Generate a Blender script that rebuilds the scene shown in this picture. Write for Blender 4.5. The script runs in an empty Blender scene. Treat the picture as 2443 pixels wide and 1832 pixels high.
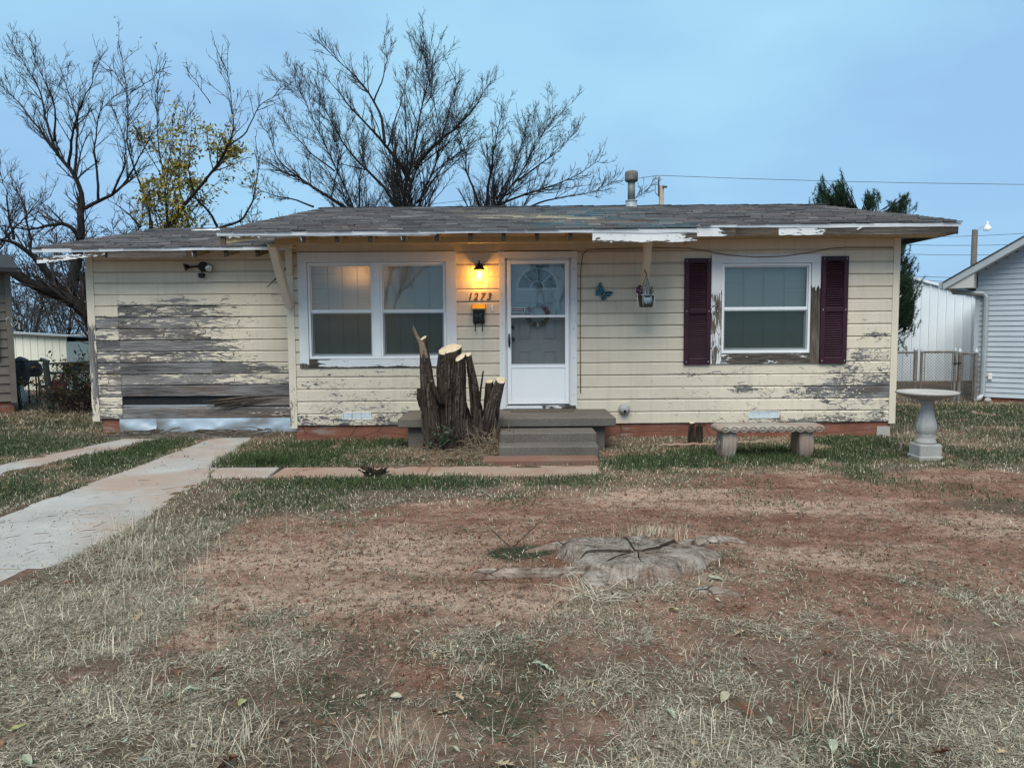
import bpy, bmesh, math, random
import numpy as np
from mathutils import Vector, Matrix

sc = bpy.context.scene
COL = sc.collection
R = math.radians

# ------------------------------------------------------------------ camera
F_PX, PW, PH = 1745.0, 2443.0, 1832.0
CAM = (0.0, -10.0, 1.5)
PITCH, ROLL = R(4.3), R(0.4)
_f = Vector((0, math.cos(PITCH), -math.sin(PITCH)))
_r0 = Vector((1, 0, 0)); _u0 = Vector((0, math.sin(PITCH), math.cos(PITCH)))
_r = _r0 * math.cos(ROLL) - _u0 * math.sin(ROLL)
_u = _r0 * math.sin(ROLL) + _u0 * math.cos(ROLL)
cd = bpy.data.cameras.new('camera')
cd.sensor_fit = 'HORIZONTAL'; cd.sensor_width = 36.0; cd.lens = 36.0 * F_PX / PW
cd.clip_start = 0.05; cd.clip_end = 3000
cam = bpy.data.objects.new('camera', cd); COL.objects.link(cam)
m3 = Matrix((_r, _u, -_f)).transposed()
cam.matrix_world = Matrix.Translation(CAM) @ m3.to_4x4()
sc.camera = cam

def at(x, y, Y=None, Z=None):
    """photo pixel -> point in the yard on the plane Y=... or Z=..."""
    u = x - PW / 2; v = PH / 2 - y
    d = _f * F_PX + _r * u + _u * v
    t = (Y - CAM[1]) / d.y if Y is not None else (Z - CAM[2]) / d.z
    return Vector((CAM[0] + d.x * t, CAM[1] + d.y * t, CAM[2] + d.z * t))

# ------------------------------------------------------------------ world, sun, exposure
SUN_EL, SUN_AZ = R(56), R(192)          # soft light from behind the camera, a little to the left
w = bpy.data.worlds.new('World'); sc.world = w; w.use_nodes = True
nt = w.node_tree; nt.nodes.clear()
wo = nt.nodes.new('ShaderNodeOutputWorld'); bg = nt.nodes.new('ShaderNodeBackground')
sky = nt.nodes.new('ShaderNodeTexSky'); sky.sky_type = 'NISHITA'; sky.sun_disc = False
sky.sun_elevation = SUN_EL; sky.sun_rotation = SUN_AZ
sky.altitude = 200; sky.air_density = 1.0; sky.dust_density = 1.0; sky.ozone_density = 3.0
# thin even cloud deck: pale blue grey veil over the clear sky
tcw = nt.nodes.new('ShaderNodeTexCoord')
mpw = nt.nodes.new('ShaderNodeMapping'); mpw.inputs['Scale'].default_value = (1.0, 1.0, 2.6)
nzw = nt.nodes.new('ShaderNodeTexNoise'); nzw.inputs['Scale'].default_value = 2.3; nzw.inputs['Detail'].default_value = 4
nzw.inputs['Roughness'].default_value = 0.45
nt.links.new(tcw.outputs['Generated'], mpw.inputs['Vector']); nt.links.new(mpw.outputs['Vector'], nzw.inputs['Vector'])
rampw = nt.nodes.new('ShaderNodeValToRGB')
rampw.color_ramp.elements[0].position = 0.36; rampw.color_ramp.elements[0].color = (2.4, 4.2, 6.3, 1)
rampw.color_ramp.elements[1].position = 0.64; rampw.color_ramp.elements[1].color = (3.05, 5.5, 7.1, 1)
sepw = nt.nodes.new('ShaderNodeSeparateXYZ'); nt.links.new(tcw.outputs['Generated'], sepw.inputs[0])
elw = nt.nodes.new('ShaderNodeMapRange'); elw.inputs[1].default_value = 0.05; elw.inputs[2].default_value = 0.55; elw.inputs[3].default_value = -0.16; elw.inputs[4].default_value = 0.12
nt.links.new(sepw.outputs[2], elw.inputs[0])
adw = nt.nodes.new('ShaderNodeMath'); adw.operation = 'ADD'; nt.links.new(nzw.outputs['Fac'], adw.inputs[0]); nt.links.new(elw.outputs[0], adw.inputs[1])
nt.links.new(adw.outputs[0], rampw.inputs['Fac'])
mixw = nt.nodes.new('ShaderNodeMix'); mixw.data_type = 'RGBA'; mixw.inputs['Factor'].default_value = 0.9
nt.links.new(sky.outputs['Color'], mixw.inputs[6]); nt.links.new(rampw.outputs['Color'], mixw.inputs[7])
nt.links.new(mixw.outputs[2], bg.inputs['Color']); bg.inputs['Strength'].default_value = 0.055
nt.links.new(bg.outputs['Background'], wo.inputs['Surface'])

sl = bpy.data.lights.new('sun', 'SUN'); sl.energy = 1.5; sl.angle = R(45); sl.color = (1.0, 0.93, 0.81)
so = bpy.data.objects.new('sun', sl); COL.objects.link(so)
_sd = Vector((math.sin(SUN_AZ) * math.cos(SUN_EL), math.cos(SUN_AZ) * math.cos(SUN_EL), math.sin(SUN_EL)))
so.rotation_euler = (-_sd).to_track_quat('-Z', 'Y').to_euler(); so.location = _sd * 60

vs = sc.view_settings
vs.view_transform = 'Standard'; vs.look = 'None'; vs.exposure = 1.35; vs.gamma = 1.0; vs.use_curve_mapping = False
sc.render.engine = 'CYCLES'
sc.cycles.max_bounces = 6; sc.cycles.diffuse_bounces = 3; sc.cycles.glossy_bounces = 3
sc.cycles.transmission_bounces = 4; sc.cycles.transparent_max_bounces = 12
sc.cycles.caustics_reflective = False; sc.cycles.caustics_refractive = False
sc.cycles.use_denoising = True
sc.cycles.use_adaptive_sampling = True; sc.cycles.adaptive_threshold = 0.02

# ------------------------------------------------------------------ object helpers
def tag(o, label=None, cat=None, group=None, kind=None):
    if label: o['label'] = label
    if cat: o['category'] = cat
    if group: o['group'] = group
    if kind: o['kind'] = kind
    return o

def empty(name, loc=(0, 0, 0), label=None, cat=None, group=None):
    o = bpy.data.objects.new(name, None); COL.objects.link(o)
    o.location = loc; o.empty_display_size = 0.1
    return tag(o, label, cat, group)

def link(name, me, mat=None, parent=None, loc=None):
    o = bpy.data.objects.new(name, me); COL.objects.link(o)
    if mat is not None and not me.materials: me.materials.append(mat)
    if parent is not None:
        o.parent = parent
        if loc is None:      # mesh data is written in world space: undo the parent's placement
            p = parent; off = Vector((0, 0, 0))
            while p is not None:
                off += p.location; p = p.parent
            o.location = -off
        else:
            o.location = loc
    elif loc is not None:
        o.location = loc
    return o

class MB:
    """collects shapes into ONE mesh (world coordinates)"""
    def __init__(s): s.v = []; s.f = []; s.att = {}
    def add(s, vs, fs):
        n = len(s.v); s.v += [tuple(p) for p in vs]; s.f += [tuple(i + n for i in f) for f in fs]; return s
    def box(s, x0, x1, y0, y1, z0, z1):
        return s.add([(x0, y0, z0), (x1, y0, z0), (x1, y1, z0), (x0, y1, z0), (x0, y0, z1), (x1, y0, z1), (x1, y1, z1), (x0, y1, z1)],
                     [(0, 3, 2, 1), (4, 5, 6, 7), (0, 1, 5, 4), (1, 2, 6, 5), (2, 3, 7, 6), (3, 0, 4, 7)])
    def quad(s, a, b, c, d): return s.add([a, b, c, d], [(0, 1, 2, 3)])
    def hexa(s, p8):
        return s.add(p8, [(0, 3, 2, 1), (4, 5, 6, 7), (0, 1, 5, 4), (1, 2, 6, 5), (2, 3, 7, 6), (3, 0, 4, 7)])
    def beam(s, a, b, wx, wz, up=(0, 0, 1)):
        a = Vector(a); b = Vector(b); t = (b - a).normalized(); up = Vector(up)
        sd = t.cross(up).normalized(); u2 = sd.cross(t).normalized()
        P = []
        for p in (a, b):
            for sx, sz in ((-1, -1), (1, -1), (1, 1), (-1, 1)):
                P.append(p + sd * (sx * wx / 2) + u2 * (sz * wz / 2))
        return s.add(P, [(3, 2, 1, 0), (4, 5, 6, 7), (0, 1, 5, 4), (1, 2, 6, 5), (2, 3, 7, 6), (3, 0, 4, 7)])
    def tube(s, pts, rad, n=6, cap=True, wob=None):
        pts = [Vector(p) for p in pts]
        if not hasattr(rad, '__len__'): rad = [rad] * len(pts)
        ref = Vector((0.31, 0.2, 0.93)); base = len(s.v); V = []
        prev = None
        for i, p in enumerate(pts):
            t = (pts[min(i + 1, len(pts) - 1)] - pts[max(i - 1, 0)])
            if t.length < 1e-9: t = Vector((0, 0, 1))
            t.normalize()
            if prev is None:
                a = t.cross(ref)
                if a.length < 1e-3: a = t.cross(Vector((1, 0, 0)))
                a.normalize()
            else:
                a = prev - t * prev.dot(t)
                if a.length < 1e-6: a = t.cross(ref)
                a.normalize()
            prev = a; b = t.cross(a)
            for k in range(n):
                q = 2 * math.pi * k / n; r = rad[i]
                if wob: r *= wob(i, k)
                V.append(tuple(p + a * (r * math.cos(q)) + b * (r * math.sin(q))))
        Fc = []
        for i in range(len(pts) - 1):
            for k in range(n):
                k2 = (k + 1) % n
                Fc.append((i * n + k, i * n + k2, (i + 1) * n + k2, (i + 1) * n + k))
        if cap:
            Fc.append(tuple(range(n - 1, -1, -1))); Fc.append(tuple((len(pts) - 1) * n + k for k in range(n)))
        return s.add(V, Fc)
    def lathe(s, prof, c, n=24, wob=None, closed=True):
        V = []; Fc = []
        for i, (r, z) in enumerate(prof):
            for k in range(n):
                q = 2 * math.pi * k / n; rr = r * (wob(i, q) if wob else 1)
                V.append((c[0] + rr * math.cos(q), c[1] + rr * math.sin(q), c[2] + z))
        for i in range(len(prof) - 1):
            for k in range(n):
                k2 = (k + 1) % n
                Fc.append((i * n + k, i * n + k2, (i + 1) * n + k2, (i + 1) * n + k))
        if closed:
            Fc.append(tuple(range(n - 1, -1, -1))); Fc.append(tuple((len(prof) - 1) * n + k for k in range(n)))
        return s.add(V, Fc)
    def ball(s, c, r, nu=8, nv=6):
        rx, ry, rz = r if hasattr(r, '__len__') else (r, r, r)
        V = [(c[0], c[1], c[2] - rz)]; Fc = []
        for j in range(1, nv):
            th = math.pi * j / nv
            for i in range(nu):
                q = 2 * math.pi * i / nu
                V.append((c[0] + rx * math.sin(th) * math.cos(q), c[1] + ry * math.sin(th) * math.sin(q), c[2] - rz * math.cos(th)))
        V.append((c[0], c[1], c[2] + rz)); top = len(V) - 1
        for i in range(nu):
            i2 = (i + 1) % nu
            Fc.append((0, 1 + i2, 1 + i))
            for j in range(nv - 2):
                a = 1 + j * nu
                Fc.append((a + i, a + i2, a + nu + i2, a + nu + i))
            a = 1 + (nv - 2) * nu
            Fc.append((a + i, a + i2, top))
        return s.add(V, Fc)
    def prism_xz(s, poly, y0, y1):
        """polygon in x,z extruded along y"""
        n = len(poly)
        V = [(x, y0, z) for x, z in poly] + [(x, y1, z) for x, z in poly]
        Fc = [tuple(range(n)), tuple(range(2 * n - 1, n - 1, -1))]
        for i in range(n):
            j = (i + 1) % n; Fc.append((i, i + n, j + n, j))
        return s.add(V, Fc)
    def prism_xy(s, poly, z0, z1):
        n = len(poly)
        V = [(x, y, z0) for x, y in poly] + [(x, y, z1) for x, y in poly]
        Fc = [tuple(range(n - 1, -1, -1)), tuple(range(n, 2 * n))]
        for i in range(n):
            j = (i + 1) % n; Fc.append((i, j, j + n, i + n))
        return s.add(V, Fc)
    def prism_yz(s, poly, x0, x1):
        n = len(poly)
        V = [(x0, y, z) for y, z in poly] + [(x1, y, z) for y, z in poly]
        Fc = [tuple(range(n - 1, -1, -1)), tuple(range(n, 2 * n))]
        for i in range(n):
            j = (i + 1) % n; Fc.append((i, j, j + n, i + n))
        return s.add(V, Fc)
    def mesh(s, name, smooth=False, bevel=0, fix=True):
        me = bpy.data.meshes.new(name)
        me.from_pydata(s.v, [], s.f)
        for k, arr in s.att.items():
            a = me.attributes.new(k, 'FLOAT', 'POINT'); a.data.foreach_set('value', np.asarray(arr, np.float32))
        if bevel or fix:
            bm = bmesh.new(); bm.from_mesh(me)
            if fix: bmesh.ops.recalc_face_normals(bm, faces=bm.faces)
            if bevel:
                es = [e for e in bm.edges if len(e.link_faces) == 2 and e.calc_face_angle(0) > 0.6]
                bmesh.ops.bevel(bm, geom=es, offset=bevel, segments=1, affect='EDGES', profile=0.5)
            bm.to_mesh(me); bm.free()
        if smooth:
            me.polygons.foreach_set('use_smooth', [True] * len(me.polygons))
        me.update(); return me
    def build(s, name, mat, parent=None, smooth=False, bevel=0, kind=None, fix=True):
        o = link(name, s.mesh(name, smooth, bevel, fix), mat, parent)
        if kind: o['kind'] = kind
        return o

def np_mesh(name, V, tris, col=None, mat=None, parent=None, smooth=False):
    me = bpy.data.meshes.new(name)
    V = np.asarray(V, np.float32).reshape(-1, 3); tris = np.asarray(tris, np.int32).reshape(-1, 3)
    me.vertices.add(len(V)); me.vertices.foreach_set('co', V.ravel())
    me.loops.add(tris.size); me.loops.foreach_set('vertex_index', tris.ravel())
    me.polygons.add(len(tris)); me.polygons.foreach_set('loop_start', np.arange(0, tris.size, 3, dtype=np.int32))
    me.update(calc_edges=True)
    if col is not None:
        a = me.color_attributes.new('tint', 'FLOAT_COLOR', 'POINT')
        c4 = np.ones((len(V), 4), np.float32); c4[:, :3] = col; a.data.foreach_set('color', c4.ravel())
    if smooth: me.polygons.foreach_set('use_smooth', [True] * len(tris))
    me.validate()
    return link(name, me, mat, parent)

# numpy value noise
def _h(ix, iy, seed):
    n = (ix.astype(np.int64) * 374761393 + iy.astype(np.int64) * 668265263 + seed * 1442695041) & 0xffffffff
    n = ((n ^ (n >> 13)) * 1274126177) & 0xffffffff
    return ((n ^ (n >> 16)) & 0xffff) / 65535.0
def vnoise(x, y, seed=0):
    x = np.asarray(x, float); y = np.asarray(y, float)
    ix = np.floor(x); iy = np.floor(y); fx = x - ix; fy = y - iy
    fx = fx * fx * (3 - 2 * fx); fy = fy * fy * (3 - 2 * fy)
    a = _h(ix, iy, seed); b = _h(ix + 1, iy, seed); c = _h(ix, iy + 1, seed); d = _h(ix + 1, iy + 1, seed)
    return (a * (1 - fx) + b * fx) * (1 - fy) + (c * (1 - fx) + d * fx) * fy
def fbm(x, y, seed=0, oct=4):
    s = 0; a = 0.5; t = 0
    for o in range(oct):
        s = s + a * vnoise(np.asarray(x) * 2 ** o, np.asarray(y) * 2 ** o, seed + o * 17); t += a; a *= 0.5
    return s / t
def sstep(x, a, b):
    t = np.clip((np.asarray(x, float) - a) / (b - a), 0, 1); return t * t * (3 - 2 * t)

# ------------------------------------------------------------------ materials
class NT:
    def __init__(s, name):
        s.m = bpy.data.materials.new(name); s.m.use_nodes = True; s.t = s.m.node_tree
        s.t.nodes.clear(); s.out = s.t.nodes.new('ShaderNodeOutputMaterial')
    def n(s, typ, **kw):
        nd = s.t.nodes.new('ShaderNode' + typ)
        for k, v in kw.items():
            if hasattr(nd, k) and k not in nd.inputs: setattr(nd, k, v)
            else: s.set(nd.inputs[k.replace('_', ' ') if k.replace('_', ' ') in nd.inputs else k], v)
        return nd
    def set(s, sock, v):
        if isinstance(v, bpy.types.NodeSocket): s.t.links.new(v, sock)
        elif isinstance(v, tuple) and len(v) == 3 and sock.type == 'RGBA': sock.default_value = (*v, 1)
        else: sock.default_value = v
    def math(s, op, a, b=0.0, c=None, clamp=False):
        nd = s.t.nodes.new('ShaderNodeMath'); nd.operation = op; nd.use_clamp = clamp
        s.set(nd.inputs[0], a); s.set(nd.inputs[1], b)
        if c is not None: s.set(nd.inputs[2], c)
        return nd.outputs[0]
    def mix(s, f, a, b, blend='MIX'):
        nd = s.t.nodes.new('ShaderNodeMix'); nd.data_type = 'RGBA'; nd.blend_type = blend
        s.set(nd.inputs[0], f); s.set(nd.inputs[6], a); s.set(nd.inputs[7], b); return nd.outputs[2]
    def mapr(s, v, a, b, c=0.0, d=1.0, smooth=False):
        nd = s.t.nodes.new('ShaderNodeMapRange'); nd.interpolation_type = 'SMOOTHSTEP' if smooth else 'LINEAR'
        s.set(nd.inputs[0], v)
        for i, q in enumerate((a, b, c, d)): s.set(nd.inputs[i + 1], q)
        return nd.outputs[0]
    def pos(s, scale=(1, 1, 1), loc=(0, 0, 0), obj=False):
        if obj: src = s.n('TexCoord').outputs['Object']
        else: src = s.n('NewGeometry').outputs['Position']
        mp = s.t.nodes.new('ShaderNodeMapping'); mp.inputs['Scale'].default_value = scale; mp.inputs['Location'].default_value = loc
        s.t.links.new(src, mp.inputs['Vector']); return mp.outputs[0]
    def noise(s, vec, scale, detail=3, rough=0.5, dist=0.0):
        nd = s.t.nodes.new('ShaderNodeTexNoise'); s.t.links.new(vec, nd.inputs['Vector'])
        nd.inputs['Scale'].default_value = scale; nd.inputs['Detail'].default_value = detail
        nd.inputs['Roughness'].default_value = rough; nd.inputs['Distortion'].default_value = dist
        return nd.outputs['Fac']
    def attr(s, name): return s.n('Attribute', attribute_name=name)
    def ramp(s, v, stops):
        nd = s.t.nodes.new('ShaderNodeValToRGB'); s.set(nd.inputs[0], v); e = nd.color_ramp.elements
        while len(e) < len(stops): e.new(0.5)
        for i, (p, c) in enumerate(stops): e[i].position = p; e[i].color = (*c, 1)
        return nd.outputs[0]
    def bump(s, h, strength=0.5, dist=0.01, normal=None):
        nd = s.t.nodes.new('ShaderNodeBump'); s.set(nd.inputs['Height'], h)
        nd.inputs['Strength'].default_value = strength; nd.inputs['Distance'].default_value = dist
        if normal is not None: s.t.links.new(normal, nd.inputs['Normal'])
        return nd.outputs[0]
    def pbr(s, color, rough=0.7, normal=None, metal=0.0, spec=0.3, **kw):
        nd = s.t.nodes.new('ShaderNodeBsdfPrincipled')
        s.set(nd.inputs['Base Color'], color); s.set(nd.inputs['Roughness'], rough)
        s.set(nd.inputs['Metallic'], metal); s.set(nd.inputs['Specular IOR Level'], spec)
        if normal is not None: s.t.links.new(normal, nd.inputs['Normal'])
        for k, v in kw.items(): s.set(nd.inputs[k.replace('_', ' ')], v)
        s.t.links.new(nd.outputs[0], s.out.inputs['Surface']); return s.m

def m_peel(name, paint, stretch, wood=((0.05, 0.048, 0.05), (0.185, 0.173, 0.17), (0.40, 0.38, 0.372)), fine=1.0, dirt=0.35, crackw=1.0):
    """old paint over weathered wood; vertex attribute 'wear' says how much is gone (0 none .. 1 all)"""
    s = NT(name); sx, sz = stretch
    rnd = s.n('ObjectInfo').outputs['Random']
    wear = s.math('MULTIPLY', s.attr('wear').outputs['Fac'], s.mapr(rnd, 0, 1, 0.75, 1.25))
    cmb = s.n('CombineXYZ'); s.t.links.new(s.math('MULTIPLY', rnd, 37.0), cmb.inputs[0]); s.t.links.new(s.math('MULTIPLY', rnd, 91.0), cmb.inputs[1]); s.t.links.new(s.math('MULTIPLY', rnd, 53.0), cmb.inputs[2])
    def P(scale):
        va = s.n('VectorMath', operation='ADD'); s.t.links.new(s.pos(scale), va.inputs[0]); s.t.links.new(cmb.outputs[0], va.inputs[1]); return va.outputs[0]
    p = P((sx, 1, sz)); praw = P((1, 1, 1))
    n1 = s.mapr(s.noise(p, 4.2 * fine, 8, 0.7, 0.35), 0.28, 0.72)
    n2 = s.mapr(s.noise(P((sx * 1.3, 1, sz)), 15 * fine, 4, 0.65, 0.2), 0.28, 0.72)
    m = s.math('ADD', s.math('MULTIPLY', n1, 0.66), s.math('MULTIPLY', n2, 0.34))
    q = s.math('SUBTRACT', s.math('ADD', m, wear), 1.0)
    peeled = s.mapr(q, -0.012, 0.012, 0, 1)
    # cracks along and across the board where the paint is about to let go
    vo = s.n('TexVoronoi', feature='DISTANCE_TO_EDGE'); s.t.links.new(P((sx * 1.5, 1, sz * 1.2)), vo.inputs['Vector']); vo.inputs['Scale'].default_value = 5.0 * fine
    wob = s.math('MULTIPLY', s.math('SUBTRACT', s.noise(praw, 45, 3), 0.5), 0.05)
    zone = s.mapr(s.math('ADD', wear, s.math('MULTIPLY', s.math('SUBTRACT', s.noise(praw, 2.3, 4), 0.5), 0.9)), 0.32, 0.60)
    crack = s.math('MULTIPLY', s.math('LESS_THAN', s.math('ADD', vo.outputs['Distance'], wob), s.math('MULTIPLY', 0.030 * crackw, zone)), s.math('GREATER_THAN', zone, 0.02))
    g1 = s.noise(P((2.0 if sx < sz else 46, 6, 46 if sx < sz else 2.0)), 1.7, 6, 0.7, 0.6)
    g2 = s.noise(P((sx, 1, sz)), 1.6, 5, 0.6)
    wcol = s.ramp(s.math('ADD', s.math('MULTIPLY', g1, 0.6), s.math('MULTIPLY', g2, 0.4)), [(0.38, wood[0]), (0.5, wood[1]), (0.64, wood[2])])
    wcol = s.mix(s.mapr(s.noise(P((0.6, 1, 2.0)), 1.3, 3), 0.52, 0.72), wcol, s.mix(0.5, wcol, (0.2, 0.13, 0.085)))
    wcol = s.mix(s.mapr(rnd, 0.0, 1.0, 0.0, 0.45), wcol, s.mix(1.0, wcol, (0.5, 0.53, 0.6), 'MULTIPLY'))
    blot = s.noise(praw, 2.2, 5, 0.6)
    pc = s.mix(s.mapr(blot, 0.35, 0.72), paint, tuple(c * 0.88 for c in paint))
    pc = s.mix(s.mapr(rnd, 0, 1, 0, 0.16), pc, tuple(c * 0.75 for c in paint))
    streak = s.noise(s.pos((14, 1, 0.9)), 1.0, 4, 0.6)
    pc = s.mix(s.math('MULTIPLY', s.mapr(streak, 0.5, 0.78), dirt), pc, tuple(c * k for c, k in zip(paint, (0.62, 0.6, 0.58))))
    fl = s.noise(praw, 90, 2, 0.6)
    pc = s.mix(s.mapr(fl, 0.62, 0.75, 0, 0.25), pc, tuple(c * 0.6 for c in paint))
    edge = s.mapr(q, -0.09, -0.008, 0, 0.6)
    pc = s.mix(edge, pc, tuple(min(1, c * 0.95 + 0.05) for c in paint))
    col = s.mix(crack, pc, (0.05, 0.043, 0.035)); col = s.mix(peeled, col, wcol)
    h = s.math('SUBTRACT', s.math('MULTIPLY', s.math('SUBTRACT', 1.0, peeled), 1.0), s.math('MULTIPLY', crack, 0.8))
    h = s.math('ADD', h, s.math('MULTIPLY', g1, s.math('MULTIPLY', peeled, 1.0)))
    h = s.math('ADD', h, s.math('MULTIPLY', n2, 0.12))
    nrm = s.bump(h, 0.9, 0.0035)
    return s.pbr(col, s.mapr(peeled, 0, 1, 0.55, 0.9), nrm, spec=0.25)

M = {}
CREAM = (0.71, 0.63, 0.505)
M['cream'] = m_peel('cream_siding_paint', CREAM, (0.85, 2.8), fine=1.25)
M['creamg'] = m_peel('cream_garage_paint', CREAM, (0.42, 2.9), fine=1.1)
M['creamv'] = m_peel('cream_trim_paint', (0.72, 0.64, 0.515), (2.6, 0.5))
M['white'] = m_peel('white_trim_paint', (0.74, 0.75, 0.77), (0.5, 2.4), fine=1.3, dirt=0.2, crackw=0.35, wood=((0.018, 0.016, 0.015), (0.07, 0.06, 0.052), (0.20, 0.175, 0.155)))
M['whitev'] = m_peel('white_casing_paint', (0.74, 0.75, 0.77), (2.4, 0.45), fine=1.3, dirt=0.2, wood=((0.03, 0.024, 0.02), (0.13, 0.105, 0.085), (0.32, 0.275, 0.225)))
M['eave'] = m_peel('tan_eave_paint', (0.50, 0.37, 0.205), (0.8, 2.0), dirt=0.4)

def m_plain(name, col, rough=0.6, var=0.12, scale=6, bump=0.0, bs=60, metal=0.0, spec=0.3, var2=None):
    s = NT(name); p = s.pos()
    n = s.noise(p, scale, 5, 0.6)
    c = s.mix(s.mapr(n, 0.3, 0.7), tuple(x * (1 - var) for x in col), tuple(min(1, x * (1 + var)) for x in col))
    if var2 is not None: c = s.mix(s.mapr(s.noise(p, scale * 0.37, 6, 0.65), 0.5, 0.7), c, var2)
    nrm = s.bump(s.noise(p, bs, 4, 0.65), bump, 0.01) if bump else None
    return s.pbr(c, rough, nrm, metal, spec)

M['vinyl_white'] = m_plain('white_vinyl_frame', (0.80, 0.82, 0.84), 0.38, 0.04, 3, spec=0.4)
M['door_white'] = m_plain('white_storm_door_enamel', (0.80, 0.82, 0.85), 0.35, 0.03, 2.5, spec=0.45)
M['door_grey'] = m_plain('pale_entry_door_paint', (0.62, 0.64, 0.66), 0.5, 0.05, 3)
M['shutter'] = m_plain('plum_shutter_plastic', (0.034, 0.010, 0.019), 0.5, 0.2, 4, spec=0.3)
M['black'] = m_plain('black_iron', (0.012, 0.012, 0.014), 0.45, 0.3, 20)
M['bronze'] = m_plain('dark_bronze_fixture', (0.03, 0.022, 0.017), 0.4, 0.3, 20, metal=0.4)
M['lamplit_lid'] = m_plain('lamplit_gold_lid', (0.38, 0.24, 0.06), 0.45, 0.25, 25, metal=0.35)  # lantern glow on the black mailbox lid, painted into its colour as gold
M['digit'] = m_plain('painted_digit', (0.10, 0.062, 0.012), 0.5, 0.3, 40)
M['galv'] = m_plain('galvanised_sheet', (0.55, 0.57, 0.59), 0.34, 0.1, 3, 0.06, 7, metal=0.75, spec=0.5)
M['pipe'] = m_plain('weathered_vent_metal', (0.20, 0.215, 0.205), 0.55, 0.22, 5, metal=0.3)
M['pipecap'] = m_plain('dark_vent_cap', (0.15, 0.14, 0.13), 0.7, 0.3, 9, 0.2, 40)
M['gutter'] = m_plain('grey_gutter_metal', (0.40, 0.43, 0.45), 0.45, 0.08, 3, metal=0.2)
M['fence'] = m_plain('weathered_galvanised_pipe', (0.20, 0.185, 0.17), 0.6, 0.25, 9, metal=0.3, var2=(0.11, 0.07, 0.05))
M['fencewire'] = m_plain('chain_link_wire', (0.25, 0.25, 0.25), 0.55, 0.2, 9, metal=0.4)
M['fencegreen'] = m_plain('dark_green_fence_pipe', (0.03, 0.04, 0.037), 0.6, 0.3, 9)
M['polewood'] = m_plain('pale_pole_wood', (0.45, 0.36, 0.25), 0.8, 0.2, 7, 0.3, 30)
M['polegrey'] = m_plain('grey_pole_wood', (0.17, 0.15, 0.13), 0.85, 0.2, 7)
M['wire'] = m_plain('wire_black', (0.05, 0.05, 0.055), 0.6, 0.1, 3)
M['wire_b'] = m_plain('brown_cable', (0.12, 0.075, 0.04), 0.6, 0.1, 3)
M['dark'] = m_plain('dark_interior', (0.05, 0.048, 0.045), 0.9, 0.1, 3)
M['sheath'] = m_plain('bare_sheathing', (0.09, 0.075, 0.06), 0.9, 0.2, 5)
M['tarpaper'] = m_plain('black_tar_paper', (0.012, 0.013, 0.016), 0.7, 0.3, 8, 0.3, 12)
M['rot'] = m_plain('splintered_wood', (0.10, 0.078, 0.06), 0.9, 0.4, 30, 0.5, 60)
M['rotpale'] = m_plain('raw_rafter_end', (0.30, 0.27, 0.24), 0.9, 0.4, 30, 0.5, 60)
M['vent'] = m_plain('glazed_vent_plate', (0.55, 0.63, 0.68), 0.35, 0.1, 9)
M['siding_grey'] = m_plain('grey_blue_vinyl_siding', (0.44, 0.49, 0.54), 0.55, 0.05, 2)
M['soffit'] = m_plain('soffit_panel', (0.48, 0.47, 0.45), 0.7, 0.06, 2)
M['metalwall'] = m_plain('pale_blue_steel_wall', (0.80, 0.87, 0.93), 0.5, 0.04, 1, metal=0.0)
M['shed'] = m_plain('pale_shed_panel', (0.80, 0.80, 0.70), 0.75, 0.07, 2)
M['brownhouse'] = m_plain('taupe_siding', (0.17, 0.145, 0.125), 0.75, 0.15, 3)
M['brownred'] = m_plain('dark_red_trim', (0.09, 0.035, 0.03), 0.7, 0.2, 5)
M['whitewash'] = m_plain('white_plastic', (0.78, 0.78, 0.78), 0.4, 0.06, 10)
M['red'] = m_plain('faded_red_plastic', (0.20, 0.035, 0.035), 0.55, 0.3, 6)
M['tank'] = m_plain('pale_tank_enamel', (0.45, 0.50, 0.55), 0.4, 0.1, 9)
M['rotdark'] = m_plain('rotten_end_grain', (0.028, 0.022, 0.018), 0.95, 0.4, 40, 0.4, 60)
M['ropewhite'] = m_plain('white_strip_cloth', (0.36, 0.36, 0.35), 0.8, 0.1, 20)

def m_found():
    s = NT('red_brown_foundation_paint'); p = s.pos()
    n = s.noise(p, 3, 6, 0.65); n2 = s.noise(s.pos((0.6, 1, 4)), 3.5, 5, 0.6)
    c = s.mix(s.mapr(n, 0.3, 0.7), (0.17, 0.068, 0.046), (0.27, 0.115, 0.08))
    c = s.mix(s.mapr(n2, 0.55, 0.66), c, (0.26, 0.20, 0.165))
    c = s.mix(s.mapr(s.noise(p, 40, 3), 0.6, 0.8, 0, 0.5), c, (0.12, 0.06, 0.05))
    vo = s.n('TexVoronoi', feature='DISTANCE_TO_EDGE'); s.t.links.new(s.pos((0.9, 1, 2.6), ), vo.inputs['Vector']); vo.inputs['Scale'].default_value = 1.3
    cr = s.math('LESS_THAN', s.math('ADD', vo.outputs['Distance'], s.math('MULTIPLY', s.noise(p, 20, 3), 0.02)), 0.022)
    c = s.mix(s.math('MULTIPLY', cr, 0.6), c, (0.06, 0.035, 0.03))
    h = s.math('SUBTRACT', s.noise(p, 35, 5, 0.7), cr)
    return s.pbr(c, 0.85, s.bump(h, 0.5, 0.008), spec=0.15)
M['found'] = m_found()

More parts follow.
